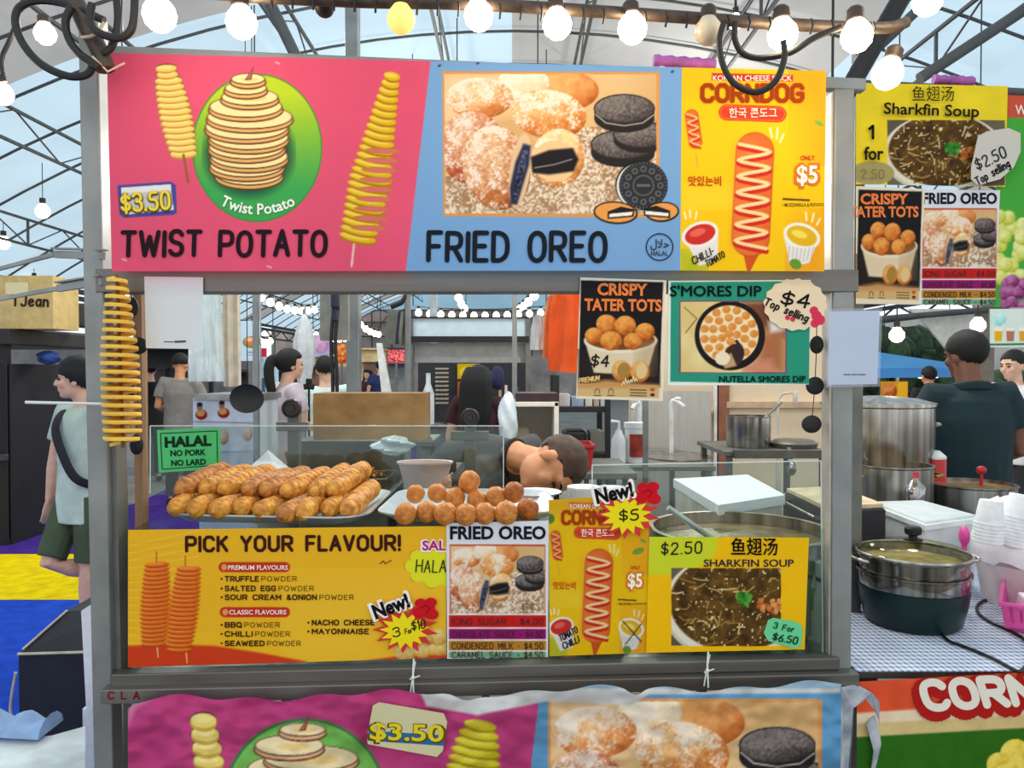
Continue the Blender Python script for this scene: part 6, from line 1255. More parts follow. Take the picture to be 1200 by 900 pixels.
m = MB(); m.tube([Q['neck'] + (Q['chest'] - Q['neck']) * .12 + (Vector((0, 0, 1)) * a * .070 + Vector((.5, .6, 0)) * b * .085) for a, b in circle_pts(24)], .010, 8, closed=True); m.build('collar', cloth('black_collar', (24, 25, 28)), root)
# people further back
def walker(label, px, Y, rz_, top, **k):
    H = zof(top, Y) * 1.0; q = at(px, 433, Y); return person(label, (q.x, Y, .006 if px < 420 and 6.45 < Y < 16 else 0), rz_, H * 1.005, **k)
walker('woman with a black ponytail in a pale lilac T-shirt behind the cardboard box', 338, 6.15, -55, 412, skin='fair', shirt=('lilac', (214, 198, 206)), trousers=('khaki', (150, 138, 108)), hair='pony', J=dict(wr=(.12, .34, 1.10), er=(.22, .05, 1.12), wl=(-.1, .34, 1.08)))
walker('person in a loose grey T-shirt seen from behind next to the white curtain', 211, 8.8, 4, 417, skin='tan', shirt=('mid_grey', (146, 142, 134)), trousers=('black_short', (40, 38, 40)), wide=1.05, headf=(.1, 1, -.6), J=dict(wr=(.20, .28, 1.12), er=(.27, .0, 1.14), wl=(-.18, .28, 1.05)), hem=.72)
walker('person in a pale mint top seen from behind by the tent column', 381, 6.9, 10, 420, skin='fair', shirt=('mint', (206, 226, 220)), trousers=('grey', (90, 90, 96)), hair='short')
walker('woman with long black hair in a maroon top at the roofed kiosk', 560, 6.1, -8, 431, skin='fair', shirt=('maroon', (62, 24, 30)), trousers=('black', (24, 24, 28)), hair='long', wide=1.05)
walker('small distant woman in dark red standing next to a man in navy', 430, 17.0, 170, 434, skin='fair', shirt=('dark_red', (70, 34, 40)), hair='long', vox=.02, hands=False)
walker('small distant man in navy seen past the tent column', 445, 16.0, 20, 424, skin='fair', shirt=('navy', (34, 48, 96)), trousers=('navy', (34, 48, 96)), vox=.02, hands=False)
walker('person with dark hair beyond the man in the polo shirt, near the drinks board', 1189, 6.2, 110, 413, skin='fair', shirt=('white', (220, 220, 220)), hair='short', headf=(-1, -.3, -.1))
walker('person in black standing behind the grey T-shirt, near the left stall edge'.replace('left ', ''), 176, 10.6, 30, 425, skin='fair', shirt=('black', (24, 24, 28)), trousers=('black', (24, 24, 28)), vox=.016)
walker('person in dark clothes between the blue canopy and the man in the polo shirt', 1089, 9.0, 0, 431, skin='tan', shirt=('black', (24, 24, 28)), trousers=('black', (24, 24, 28)), vox=.016)
# ------------------------------------------------------------------ around and behind the stall
def wbox(name, x0, y0, x1, y1, Y, D, mt, label, cat, base=None, bev=.0, stand=None):
    a, b = at(x0, y1, Y), at(x1, y0, Y); m = MB(); m.box(((a.x + b.x) / 2, Y + D / 2, (a.z + b.z) / 2), (b.x - a.x, D, b.z - a.z), None, bev); return solo(name, m, mt, label, cat, smooth=False)
def board(name, x0, y0, x1, y1, Y, c, label, cat='sign', fn=None, st=1.0, deg=0, legs=True):
    """a printed board on a thin backing, with a pole down to the floor"""
    P = facing(Y, deg, (x0 + x1) / 2); cv = Cv(x0 - 2, y0 - 2, x1 + 2, y1 + 2, c)
    if fn: fn(cv)
    o = sheet(name, [(x0, y0), (x1, y0), (x1, y1), (x0, y1)], P, cv, st); tag(o, label, cat)
    m = MB(); q = [P(x, y, -.004) for x, y in ((x0, y0), (x1, y0), (x1, y1), (x0, y1))]; m.loft([q, [p - PN(P) * .02 for p in q]])
    if legs: c_ = P((x0 + x1) / 2, y1, -.02); m.bar((c_.x, c_.y, 0), (c_.x, c_.y, c_.z + .1), .03)
    m.build('backing', M_dgalv, o, smooth=False); return o
# --- white plastic curtain hanging in the opening
xs = [at(222 + 40 * i / 24, 440, 4.4) for i in range(25)]; m = MB(); top, bot = 2.75, zof(447, 4.4)
def curt(i, z, n): return .022 * math.sin(i * .9 + z * 3) + .018 * math.sin(i * 2.3 - z * 7) + .012 * math.sin(z * 23 + i)
rows = [[Vector((p.x + .02 * math.sin(z * 2), p.y + curt(i, z, 24), z)) for i, p in enumerate(xs)] for z in [bot + (top - bot) * k / 24 for k in range(25)]]
m.loft(rows, False, False, False)
ct_ = solo('plastic_curtain', m, sheetlight('white_plastic_sheet', (236, 244, 244), .45, .04, 9), 'crinkled white plastic curtain hanging behind the payment sheet', 'curtain')
xs = [at(260 + 22 * i / 10, 440, 4.42) for i in range(11)]; m = MB(); m.loft([[Vector((p.x + .02 * (1 - z / 2.75), p.y + .03 * math.sin(i * 1.2), z)) for i, p in enumerate(xs)] for z in [bot - .03 + (top - bot) * k / 8 for k in range(9)]], False, False, False)
m.build('hem', mat('cream_fabric', (232, 222, 200), .7, var=.06), ct_)
pipe('curtain_rail', at(180, 200, 4.45) + Vector((-.2, 0, 2.76 - at(180, 200, 4.45).z)), Vector((at(300, 200, 4.45).x, 4.45, 2.76)), .015, M_galv, 'steel rail carrying the white plastic curtain')
for x in (at(178, 400, 4.45).x - .2, at(300, 400, 4.45).x):
    m = MB(); m.bar((x, 4.45, 0), (x, 4.45, 2.78), .03); solo('rail_post', m, M_galv, 'thin steel post of the curtain rail ' + ('near the grey T-shirt' if x < -1.8 else 'by the light blue food sign'), 'post', smooth=False)
# --- signs beyond the walkway
def foodsign(cv): cv.ell(295, 401, 10.5, 7, (120, 130, 60)); cv.ell(295, 400, 9, 5.5, (206, 120, 70)); cv.ell(292, 398, 4, 2.5, (236, 190, 150)); cv.line([(290, 413), (300, 413)], 1, (80, 90, 100)); cv.line([(289, 416), (301, 416)], .8, (120, 130, 140))
board('sign', 282, 376, 305, 423, 7.6, (190, 214, 230), 'small light blue sign with a plate of food beside the white curtain', fn=foodsign, st=.6)
board('sign', 367, 392, 386, 417, 11.0, (190, 180, 220), 'purple sign hanging between the folded umbrella and the black cables', fn=lambda cv: (cv.ball(376, 404, 9, 10, (120, 110, 190), (206, 150, 190), (230, 190, 220), nz=.5, ns=5)), st=.6)
board('sign', 393, 403, 408, 426, 11.0, (214, 96, 40), 'orange glowing food sign beside the thick tent column', fn=lambda cv: (cv.ball(401, 414, 8, 11, (150, 30, 14), (224, 92, 30), (255, 190, 110), nz=.6, ns=3)), st=.6)
board('sign', 305, 408, 312, 430, 9.4, (206, 40, 70), 'tall magenta flag sign behind the woman with the ponytail', st=.8); board('sign', 304, 418, 340, 436, 11.3, (104, 84, 60), 'brown kiosk board with a round white logo in the distance', fn=lambda cv: cv.ell(328, 424, 3, 3, (240, 236, 226)), st=.8)
m = MB(); c = at(305, 470, 9.2)
t = thing('drinks_fridge', (c.x, 9.2, 0), 'pale blue lit drinks fridge beyond the woman with the ponytail', 'fridge'); m.box((c.x, 9.4, .85), (.20, .4, 1.7)); m.build('body', mat('pale_blue_panel', (176, 214, 226), .4), t, smooth=False); m = MB(); m.box((c.x, 9.19, 1.1), (.12, .02, .7)); m.build('door', mat('dark_glass', (60, 90, 110), .2), t, smooth=False)
# counter with printed white front, hanging black pan
tq_ = thing('service_counter', (at(266, 500, 5.3).x, 5.5, 0), 'white service counter with food pictures on its front beyond the green notice', 'counter')
a, b = at(229, 462, 5.3), at(303, 462, 5.3); m = MB(); m.box(((a.x + b.x) / 2, 5.55, a.z - .02), (b.x - a.x, .55, .04)); m.build('top', M_ss2, tq_, smooth=False)
m = MB(); m.box(((a.x + b.x) / 2, 5.55, (a.z - .04) / 2), (b.x - a.x - .04, .5, a.z - .04)); m.build('body', mat('white_counter_panel', (196, 204, 210), .5, var=.05, scale=3), tq_, smooth=False)
cv = Cv(174, 462, 306, 530, (204, 210, 216)); g = fbm(cv.X, cv.Y, 12, 9)[..., None]; cv.A *= (.88 + .2 * g)
for x, y in ((236, 486), (262, 484)): cv.ell(x, y, 7, 6, (150, 30, 24)); cv.ell(x - 1, y - 2, 5, 4, (206, 150, 80)); cv.ell(x - 2, y - 9, 3.4, 4.5, (150, 110, 90)); cv.ell(x - 2, y - 12, 3.4, 2.6, (40, 34, 34))
for x, y in ((262, 512), (290, 508)): cv.ball(x, y, 6, 9, (130, 80, 60), (190, 150, 120), (224, 200, 180), ns=4)
cv.line([(224, 494), (302, 496)], 1, (120, 120, 130)); sheet('printed_front', [(226, 466), (302, 466), (301, 528), (226, 530)], facing(5.29), cv, .8, parent=tq_)
m = MB(); c = at(290, 467, 3.3); M = Matrix.Rotation(PI / 2, 4, 'X'); m.lathe([(0, -.01), (.7, -.012), (1, .004), (1, .012), (.7, 0), (0, 0)], c, 28, M, wpx(20, 3.3), wpx(17, 3.3)); m.tube([c + Vector((0, .0, .05)), (c.x, c.y, rz(c.x) - .05)], .002, 5)
solo('black_pan', m, M_black, 'round black pan hung on a thin cord beside the white counter', 'pan')
# bin, cables and panel by the column
tb = thing('red_bin', (at(361, 488, 7.8).x, 7.9, 0), 'red bin with a yellow rim beside the cardboard box', 'bin'); c = at(361, 480, 7.8)
m = MB(); m.box((c.x, 7.92, .42), (.15, .24, .84)); m.box((c.x, 7.92, .98), (.15, .24, .20)); m.build('body', mat('bin_red', (176, 22, 24), .5), tb, smooth=False); m = MB(); m.box((c.x, 7.91, zof(478, 7.8)), (.17, .28, .03)); m.box((c.x, 7.92, .86), (.12, .2, .08)); m.build('rim', mat('bin_yellow', (244, 190, 70), .5), tb, smooth=False); m = MB(); m.box((c.x, 7.92, zof(472, 7.8)), (.15, .24, .06)); m.build('lid', mat('bin_grey', (90, 96, 104), .5), tb, smooth=False)
wbox('awning_panel', 375, 325, 408, 399, 5.0, .04, mat('grey_canvas', (150, 148, 138), .8), 'grey canvas panel hanging in front of the thick tent column', 'panel')
m = MB(); m.tube([at(370, 326, 5.02), at(412, 326, 5.02)], .014, 8); m.tube([at(412, 326, 5.02), at(415, 330, 5.57)], .014, 8); solo('panel_rod', m, M_galv, 'steel rod carrying the grey canvas panel from the column', 'rod')
for px in (390, 395): m = MB(); m.tube(smooth_path([at(px, 326, 4.9), at(px + 1, 360, 4.9), at(px - 2, 400, 4.9), at(px, 440, 4.9), at(px, 470, 4.9), (at(px, 470, 4.9).x, 4.9, .0)], 4), .012, 6); solo('hanging_cable', m, M_cable, 'black cable hanging ' + ('close beside' if px == 390 else 'just right of').replace('right of', 'past') + ' the mint top', 'cable')
m = MB(); c = at(393, 352, 4.88); m.box(c, (.05, .05, .10), None, .01); m.box(c + Vector((0, 0, -.10)), (.035, .04, .07), None, .01); solo('power_socket', m, mat('dark_blue_plastic', (28, 34, 60), .5), 'dark blue plug hanging on the cables over the grey canvas panel', 'plug', smooth=False)
# folded umbrella
c = at(357, 470, 7.7); t = thing('folded_umbrella', (c.x, 7.7, 0), 'folded pale grey parasol behind the woman with the ponytail', 'umbrella'); m = MB(); rings = []
for z, r in ((zof(368, 7.7), .015), (zof(378, 7.7), .05), (zof(400, 7.7), .09), (zof(420, 7.7), .085), (zof(440, 7.7), .06), (zof(468, 7.7), .05)): rings.append([Vector((c.x + a * r * (1 + .22 * (k % 2)), 7.7 + b * r * (1 + .22 * (k % 2)), z)) for k, (a, b) in enumerate(circle_pts(16))])
m.loft(rings); m.build('canopy', mat('pale_grey_fabric', (196, 202, 204), .8, var=.06), t); m = MB(); m.tube([(c.x, 7.7, 0), (c.x, 7.7, zof(362, 7.7))], .018, 8); m.box((c.x, 7.7, .03), (.4, .4, .06)); m.build('pole', M_galv, t)
m = MB(); [m.box(at(362 + d, 447 + 6 * abs(d) / 3, 6.48), (.05, .05, .05), Euler((0, .6 * d, .3)).to_matrix().to_4x4(), .01) for d in (-3, 0, 3)]; m.bar(at(362, 447, 6.5), (at(362, 447, 6.5).x, 6.5, 0), .015); solo('cable_clamp', m, M_black, 'black bracket on a thin pole beside the lilac T-shirt', 'bracket', smooth=False)
# speaker hung on the thin pole
t = thing('hanging_speaker', at(463, 404, 5.85), 'grey wedge speaker with a dark side hung from the thin steel pole', 'speaker'); q = [at(455, 362, 5.8), at(467, 364, 5.8), at(463, 404, 5.8), at(450, 402, 5.8)]; m = MB(); m.loft([q, [p + Vector((.06, .16, 0)) for p in q]]); m.build('cabinet', mat('olive_grey_case', (120, 122, 110), .6), t, smooth=False)
q2 = [at(468, 364, 5.79), at(475, 361, 5.95), at(473, 403, 5.95), at(464, 403, 5.79)]; m = MB(); m.loft([q2, [p + Vector((0, .03, 0)) for p in q2]]); m.build('grille', mat('dark_blue_grille', (40, 42, 72), .6), t, smooth=False); m = MB(); m.tube([at(458, 360, 5.85), at(470, 355, 5.87), at(477, 345, 5.9)], .02, 8); m.build('bracket', M_black, t)
m = MB(); m.loft([[at(441, 402, 8), at(447, 402, 8), at(460, 470, 8), at(448, 470, 8)], [p + Vector((0, .05, 0)) for p in (at(441, 402, 8), at(447, 402, 8), at(460, 470, 8), at(448, 470, 8))]]); m.bar(at(452, 468, 8.02), (at(452, 468, 8.02).x, 8.02, 0), .03); solo('flag_cloth', m, mat('white_flag', (226, 226, 222), .8), 'narrow white flag cloth beside the man in navy', 'flag', smooth=False)
def led(cv):
    rg = random.Random(1)
    for i in range(60): cv.ell(rg.uniform(455, 474), rg.uniform(411, 424), .9, .9, (255, 150, 150))
board('led_sign', 454, 410, 475, 425, 12, (190, 50, 56), 'pinkish red dotted sign behind the thin steel pole', fn=led, st=.6)
# --- roofed kiosk
K = 7.2; a0, a1 = at(481, 440, K), at(619, 440, K); kt = thing('kiosk', ((a0.x + a1.x) / 2, K, 0), 'kiosk with a pale blue fascia and grey awning behind the cardboard box', 'kiosk')
def kp(name, x0, y0, x1, y1, dY, D, mt): a, b = at(x0, y1, K + dY), at(x1, y0, K + dY); m = MB(); m.box(((a.x + b.x) / 2, K + dY + D / 2, (a.z + b.z) / 2), (b.x - a.x, D, b.z - a.z)); m.build(name, mt, kt, smooth=False)
kp('fascia', 482, 373, 617, 394, 0, .05, mat('pale_blue_fascia', (196, 216, 226), .4, var=.03)); kp('trim', 480, 394, 620, 401, -.04, .08, M_black); kp('trim', 480, 371, 620, 373, -.02, .08, M_black)
kp('awning', 486, 402, 618, 425, .05, .03, mat('grey_awning', (162, 162, 158), .7, var=.05)); 
for x in (481, 619): kp('post', x - 3, 374, x + 3, 500, -.02, .06, M_dgalv); m = MB(); c = at(x, 500, K); m.bar((c.x, K, 0), (c.x, K, c.z), .045); m.build('post', M_dgalv, kt, smooth=False)
kp('rear_wall', 490, 425, 616, 500, .9, .03, mat('dark_kiosk_wall', (40, 42, 46), .7)); kp('counter', 486, 498, 616, 503, -.1, .5, M_black); kp('counter_front', 488, 503, 614, 560, -.08, .04, mat('grey_counter_front', (96, 98, 100), .6))
cv = Cv(534, 424, 566, 470, (60, 50, 40)); cv.poly([(536, 426), (562, 426), (562, 444), (536, 444)], (214, 180, 20)); cv.ell(546, 436, 8, 6, (240, 210, 60)); cv.poly([(536, 447), (562, 447), (562, 466), (536, 466)], (196, 96, 60)); sheet('menu_board', [(535, 426), (563, 426), (563, 468), (535, 468)], facing(K + .88), cv, .8, parent=kt)
def shelf_things():
    rg = random.Random(11)
    for i, x in enumerate((513, 518, 523)):
        m = MB(); c = at(x, 447, K + .7)
        for k in range(9): m.box((c.x, c.y, zof(432 + 5 * k, K + .7)), (.04, .12, .018))
        solo('boxed_stack', m, mat('pale_boxes', (176, 166, 150), .7), ('first', 'second', 'third')[i] + ' pile of pale boxes on the kiosk wall shelf', 'boxes', 'boxes on the kiosk wall', smooth=False)
    for x, h, c_, lb in ((502, 60, (206, 214, 216), 'tall white bottle-shaped cover at the kiosk post'), (586, 40, (180, 150, 130), 'tan bottle on the kiosk counter'), (593, 46, (214, 200, 186), 'pale bottle on the kiosk counter'), (606, 44, (60, 74, 110), 'blue bottle on the kiosk counter')):
        c = at(x, 498, K - .02); m = MB(); r = wpx(4 if x != 502 else 7, K); hh = wpx(h, K); c.z = zof(498, K - .1); m.lathe([(0, 0), (r, 0), (r, hh * .6), (r * .4, hh * .8), (r * .4, hh), (0, hh)], c, 14); solo('bottle', m, mat('btl_%d' % x, c_, .4), lb, 'bottle')
    c = at(575, 445, K + .6); m = MB(); m.ell(c, .09, .07, .09); m.ell(c + Vector((.07, 0, .02)), .07, .06, .12); m.bar(c, (c.x, c.y, zof(498, K)), .03); solo('hung_jacket', m, mat('dark_blue_jacket', (44, 46, 84), .8), 'dark blue jacket hung inside the kiosk', 'jacket')
shelf_things()
# --- orange shirts on a rail
def tshirt(name, x0, y0, x1, y1, Y, c, label, fold=0):
    P = facing(Y); m = MB(); w = x1 - x0; n = 18; front = []
    for j in range(13):
        t = j / 12; row = []
        for i in range(n + 1):
            u = i / n; l, r = x0 + w * (.16 - .16 * min(1, t * 3)), x1 - w * (.16 - .16 * min(1, t * 3)); row.append(P(l + (r - l) * u + math.sin(t * 5 + i) * .5, y0 + (y1 - y0) * t + (4 * math.sin(u * PI) if t == 0 else 0) * -1 + 5 * u * fold * t, .018 * math.sin(i * .8 + t * 2 + fold) + .05 * math.sin(u * PI)))
        front.append(row)
    back = [[p + Vector((0, .06, 0)) for p in r] for r in front]
    m.loft(front, False, False, False); m.loft(back, False, False, False)
    for k in (0, -1): m.loft([[r[k] for r in front], [r[k] for r in back]], False, False, False)
    return solo(name, m, cloth('tee_%d_%d' % (c[0], c[1]), c), label, 'shirt', 'shirts hanging beside the black poster')
tshirt('hanging_shirt', 643, 343, 690, 434, 4.6, (246, 92, 30), 'bright orange T-shirt hanging in front of the others beside the black poster', 1); tshirt('hanging_shirt', 637, 348, 664, 420, 4.72, (250, 136, 76), 'paler orange T-shirt half behind the bright one'); tshirt('hanging_shirt', 622, 372, 640, 410, 4.85, (226, 226, 226), 'white shirt hanging behind the orange ones')
pipe('clothes_rail', at(600, 338, 4.75), at(760, 338, 4.75), .012, M_galv, 'steel rail carrying the orange shirts', 'rail')
for x in (603, 757): m = MB(); c = at(x, 338, 4.75); m.bar((c.x, 4.75, 0), (c.x, 4.75, c.z), .03); solo('rail_post', m, M_galv, 'post of the clothes rail ' + ('by the white shirt' if x == 603 else 'behind the teal poster'), 'post', smooth=False)
# --- cool box on its side, tray, crate, rack
Yb = 3.42; t = thing('cool_box', (at(622, 510, Yb).x, Yb, 0), 'white open-fronted cool box with a blue carton inside, behind the bending man', 'cool box'); P = facing(Yb)
m = MB(); x0, x1, z0, z1 = at(590, 500, Yb).x, at(655, 500, Yb).x, zof(552, Yb), zof(471, Yb); D = .34; th = .022
for c, s in ((((x0 + x1) / 2, Yb + D / 2, z1 - th / 2), (x1 - x0, D, th)), (((x0 + x1) / 2, Yb + D / 2, z0 + th / 2), (x1 - x0, D, th)), ((x0 + th / 2, Yb + D / 2, (z0 + z1) / 2), (th, D, z1 - z0)), ((x1 - th / 2, Yb + D / 2, (z0 + z1) / 2), (th, D, z1 - z0)), (((x0 + x1) / 2, Yb + D - .01, (z0 + z1) / 2), (x1 - x0, .02, z1 - z0))): m.box(c, s, None, .004)
m.build('body', mat('cream_white_plastic', (226, 222, 208), .45, var=.04), t, smooth=False)
wbox('carton', 617, 528, 638, 549, Yb + .06, .12, mat('blue_carton', (40, 54, 130), .6, var=.3, scale=30), 'blue printed carton inside the white cool box', 'carton')
wbox('cloth_bundle', 598, 500, 622, 549, Yb + .16, .1, mat('cream_cloth', (206, 196, 172), .8, var=.1), 'cream cloth bundle inside the white cool box', 'cloth', bev=.03)
wbox('tray_stack', 604, 461, 654, 471, Yb + .02, .28, mat('dark_plum_plastic', (50, 30, 36), .4), 'dark plum tray lying on the white cool box', 'tray')
m = MB(); c = at(594, 485, Yb - .03); lump(m, c + Vector((.005, 0, -.035)), .040, .05, .125, 8, .45); m.bar(c, (c.x, c.y, z0), .02); solo('white_bag', m, mat('white_bag_plastic', (214, 226, 232), .4, bump=.5, bscale=16), 'white plastic bag draped beside the cool box', 'bag')
table('cool_box_stand', x0 - .12, x1 + .34, Yb - .06, Yb + .5, z0, M_dgalv, 'steel stand under the white cool box', 'stand')
cr = thing('red_crate', (at(672, 540, 3.48).x, 3.5, z0), 'red plastic crate behind the head of the bending man', 'crate'); cx = at(672, 540, 3.48).x
m = MB(); zt = zof(524, 3.48); m.loft([[Vector((cx + a * s, 3.56 + b * s * 1.1, z)) for a, b in ((-.09, -.1), (.09, -.1), (.09, .1), (-.09, .1))] for s, z in ((.88, z0 + .002), (1.0, zt), (1.06, zt), (1.06, zt + .012), (.95, zt + .012), (.84, z0 + .01))]); m.build('body', mat('crate_red', (176, 34, 44), .45), cr, smooth=False)
R = 4.3; rk = thing('black_rack', (at(690, 520, R).x, R, 0), 'black metal rack with white boxes beyond the red crate', 'rack')
xa, xb = at(652, 500, R).x, at(712, 500, R).x
for z in (zof(480, R), zof(535, R), .5):
    m = MB(); m.box(((xa + xb) / 2, R + .2, z), (xb - xa, .4, .03)); m.build('shelf', M_black, rk, smooth=False)
for x in (xa, xb):
    for y in (R, R + .4): m = MB(); m.bar((x, y, 0), (x, y, zof(440, R)), .03); m.build('post', M_black, rk, smooth=False)
for i, (x0_, y0_, x1_, c_) in enumerate(((655, 462, 668, (206, 200, 196)), (670, 465, 684, (150, 170, 190)), (686, 460, 694, (220, 214, 200)), (696, 464, 702, (190, 176, 160)), (704, 462, 710, (214, 220, 224)))): wbox('storage_box', x0_, y0_, x1_, 476, R + .1, .2, mat('sbox_%d' % i, c_, .6), ('pale', 'bluish', 'cream', 'tan', 'white')[i] + ' box on the upper shelf of the black rack', 'box')
wbox('wire_basket', 661, 505, 688, 530, R + .08, .22, M_black, 'black wire basket on the lower shelf of the black rack', 'basket', bev=.02); wbox('storage_box', 692, 506, 708, 531, R + .12, .22, mat('grey_storage', (120, 118, 108), .6), 'grey box on the lower shelf of the black rack', 'box')
# --- sink bench and booth wall
SY = 4.75; SZ = .95; sx0, sx1 = at(700, 540, SY).x, at(839, 540, SY).x
sk = table('sink_bench', sx0, sx1, SY, 5.9, SZ, M_ss2, 'stainless steel sink bench with taps behind the acrylic guard', 'sink')
m = MB(); bx0, bx1 = at(755, 530, 5.2).x, at(835, 530, 5.2).x; m.lathe([(.9, .004), (1, .006), (1.06, .004), (1.06, .008), (.95, .009), (.8, .002)], ((bx0 + bx1) / 2, 5.3, SZ - .001), 28, None, (bx1 - bx0) / 2, .3); m.build('basin', M_ss, sk)
def tap(px, pt, pb, Y, out): 
    m = MB(); a = at(px, pb, Y); a.z = SZ; b = at(px, pt, Y); m.tube(smooth_path([a, a.lerp(b, .6), b, b + Vector((out * .4, -.02, .01)), b + Vector((out, -.05, -.03))], 5), .016, 10); m.ell(b + Vector((out * .5, -.02, .03)), .025, .02, .014); return m
tap(787, 472, 520, 5.5, .08).build('tap', mat('white_tap', (226, 228, 224), .3), sk); tap(749, 474, 515, 5.6, -.06).build('tap', MATS['white_tap'], sk)
c = at(725, 533, 4.95); c.z = SZ; t = thing('pump_bottle', c, 'white pump soap bottle on the sink bench', 'bottle'); m = MB(); r = wpx(8.5, 4.95); h = wpx(38, 4.95); m.lathe([(0, 0), (r, 0), (r, h * .7), (r * .5, h * .92), (r * .4, h), (0, h)], c, 20); m.build('body', M_white, t); m = MB(); m.tube([c + Vector((0, 0, h)), c + Vector((0, 0, h * 1.25)), c + Vector((-.05, 0, h * 1.27))], .012, 8); m.build('pump', M_white, t)
c = at(745, 533, 4.98); c.z = SZ; t = thing('food_bucket', c, 'white bucket with a red food picture beside the pump bottle', 'bucket'); r = wpx(13, 4.98); h = zof(495, 4.98) - SZ; m = MB(); m.lathe([(0, 0), (r * .9, 0), (r, h * .86), (r * 1.08, h * .87), (r * 1.08, h), (0, h)], c, 24); m.build('body', M_white, t); m = MB()
M_ = [Vector((c.x + r * 1.0 * math.sin(a), c.y - r * 1.0 * math.cos(a) - .003, 0)) for a in np.linspace(-.75, .75, 9)]; m.loft([[p + Vector((0, 0, c.z + z)) for p in M_] for z in (h * .15, h * .72)], False, False, False); m.build('label', mat('red_food_label', (206, 60, 40), .5, c2=(70, 40, 30), scale=14), t)
wl_Y = 6.35; m = MB(); a, b = at(738, 340, wl_Y), at(985, 560, wl_Y); m.box(((a.x + b.x) / 2, wl_Y + .02, 1.25), (b.x - a.x, .04, 2.5)); 
bw = thing('booth_wall', ((a.x + b.x) / 2, wl_Y, 0), 'beige panelled booth wall behind the sink bench and the pot', 'booth wall'); m.build('panel', mat('beige_panel', (226, 204, 172), .8, var=.05, scale=2), bw, smooth=False)
for x, w, mt, n in ((846, .10, mat('brown_batten', (146, 90, 64), .7), 'batten'), (838, .035, mat('pale_batten', (226, 226, 222), .6), 'batten')): m = MB(); c = at(x, 480, wl_Y); m.box((c.x, wl_Y - .02, 1.25), (w, .04, 2.5)); m.build(n, mt, bw, smooth=False)
m = MB(); m.box(((at(850, 474, wl_Y).x + b.x) / 2, wl_Y - .02, zof(474, wl_Y)), (b.x - at(850, 474, wl_Y).x, .05, .05)); m.bar((at(740, 460, wl_Y).x, wl_Y - .02, zof(463, wl_Y)), (at(835, 480, wl_Y).x, wl_Y - .02, zof(483, wl_Y)), .03); m.build('rail', mat('tan_rail', (196, 168, 136), .7), bw, smooth=False)
m = MB(); a = at(740, 440, 6.2); m.box(((a.x + at(835, 440, 6.2).x) / 2, 6.25, zof(505, 6.25) / 2 + .3), (at(835, 440, 6.2).x - a.x, .02, 1.1)); m.build('splash_panel', mat('grey_corrugated', (186, 180, 170), .5, var=.05, scale=10, stretch=(4, 1, .2)), bw, smooth=False)
gz = zof(527, 4.8); gt = table('gas_stove', at(845, 540, 4.7).x + .02, at(975, 540, 4.7).x, 4.7, 5.4, gz, M_dgalv, 'gas stove stand with a burner beside the sink bench', 'stove')
m = MB(); c = at(930, 524, 4.95); c.z = gz; m.lathe([(.14, .001), (.15, .03), (.12, .05), (.06, .055), (0, .055)], c, 20); m.bar((at(850, 530, 4.69).x + .05, 4.69, gz - .015), (at(972, 530, 4.69).x, 4.69, gz - .015), .05); m.build('burner', mat('burner_steel', (120, 116, 108), .4, .7), gt)
m = MB(); c = at(927, 549, 4.66); m.ell(c, .03, .04, .045); m.bar(c, c + Vector((0, .05, .12)), .025); m.bar(c, (c.x, c.y + .04, gz - .03), .02); m.build('valve', M_ss, gt)
c = at(877, 526, 4.98); c.z = gz; t = pot('saucepan', (c.x, c.y, gz), wpx(25, 4.98), zof(487, 4.98) - gz, M_ss, 'steel saucepan with a long raised handle on the stove', False); m = MB(); m.bar(at(897, 489, 4.98), at(916, 471, 5.0), .022, .012, .003); m.build('handle', M_ss, t, smooth=False)
m = MB(); p0 = at(913, 470, 5.9); m.tube(smooth_path([at(912, 520, 5.9), at(912, 475, 5.9), at(916, 463, 5.9), at(928, 460, 5.85)], 5), .009, 8); m.bar((at(912, 520, 5.9).x, 5.9, 0), at(912, 519, 5.9), .03); m.box(at(932, 466, 5.85), (.035, .03, .09), None, .01); solo('wall_tap', m, mat('pale_grey_tap', (206, 200, 190), .4), 'tall pale tap with a swivel spout beside the saucepan handle', 'tap')
# --- things at the walkway side: booth, carton, bag, white slabs
bk = thing('black_booth', (-4.9, 7.0, 0), 'black draped booth with a gap under its roof behind the walking man', 'booth')
def bp(name, c, s, mt=M_black): m = MB(); m.box(c, s, None, .01); m.build(name, mt, bk, smooth=False)
zr = zof(386, 6.8); bp('roof', (-5.35, 7.5, zr - .07), (2.0, 1.7, .14), mat('black_case', (26, 27, 30), .5)); bp('front_panel', (-5.3, 6.75, .80), (1.75, .06, 1.6), mat('black_drape', (20, 21, 27), .75, var=.15)); bp('side_panel', (-4.44, 7.45, .80), (.06, 1.4, 1.6), MATS['black_drape'])
bp('post', (-4.46, 6.76, zr / 2), (.07, .07, zr - .1)); bp('ledge', (-5.3, 6.70, zof(536, 6.7)), (1.78, .05, .06), mat('dark_ledge', (50, 52, 56), .5)); bp('case', (at(98, 370, 7.2).x, 7.5, zof(368, 7.2)), (.5, .4, .22), mat('grey_case', (84, 84, 84), .6))
cT = at(30, 388, 6.75); cb2 = thing('carton', (cT.x, 6.9, zr), 'brown TJean carton on top of the black booth', 'carton'); x0, x1, zt = at(-14, 350, 6.75).x, at(62, 350, 6.75).x, zof(323, 6.75)
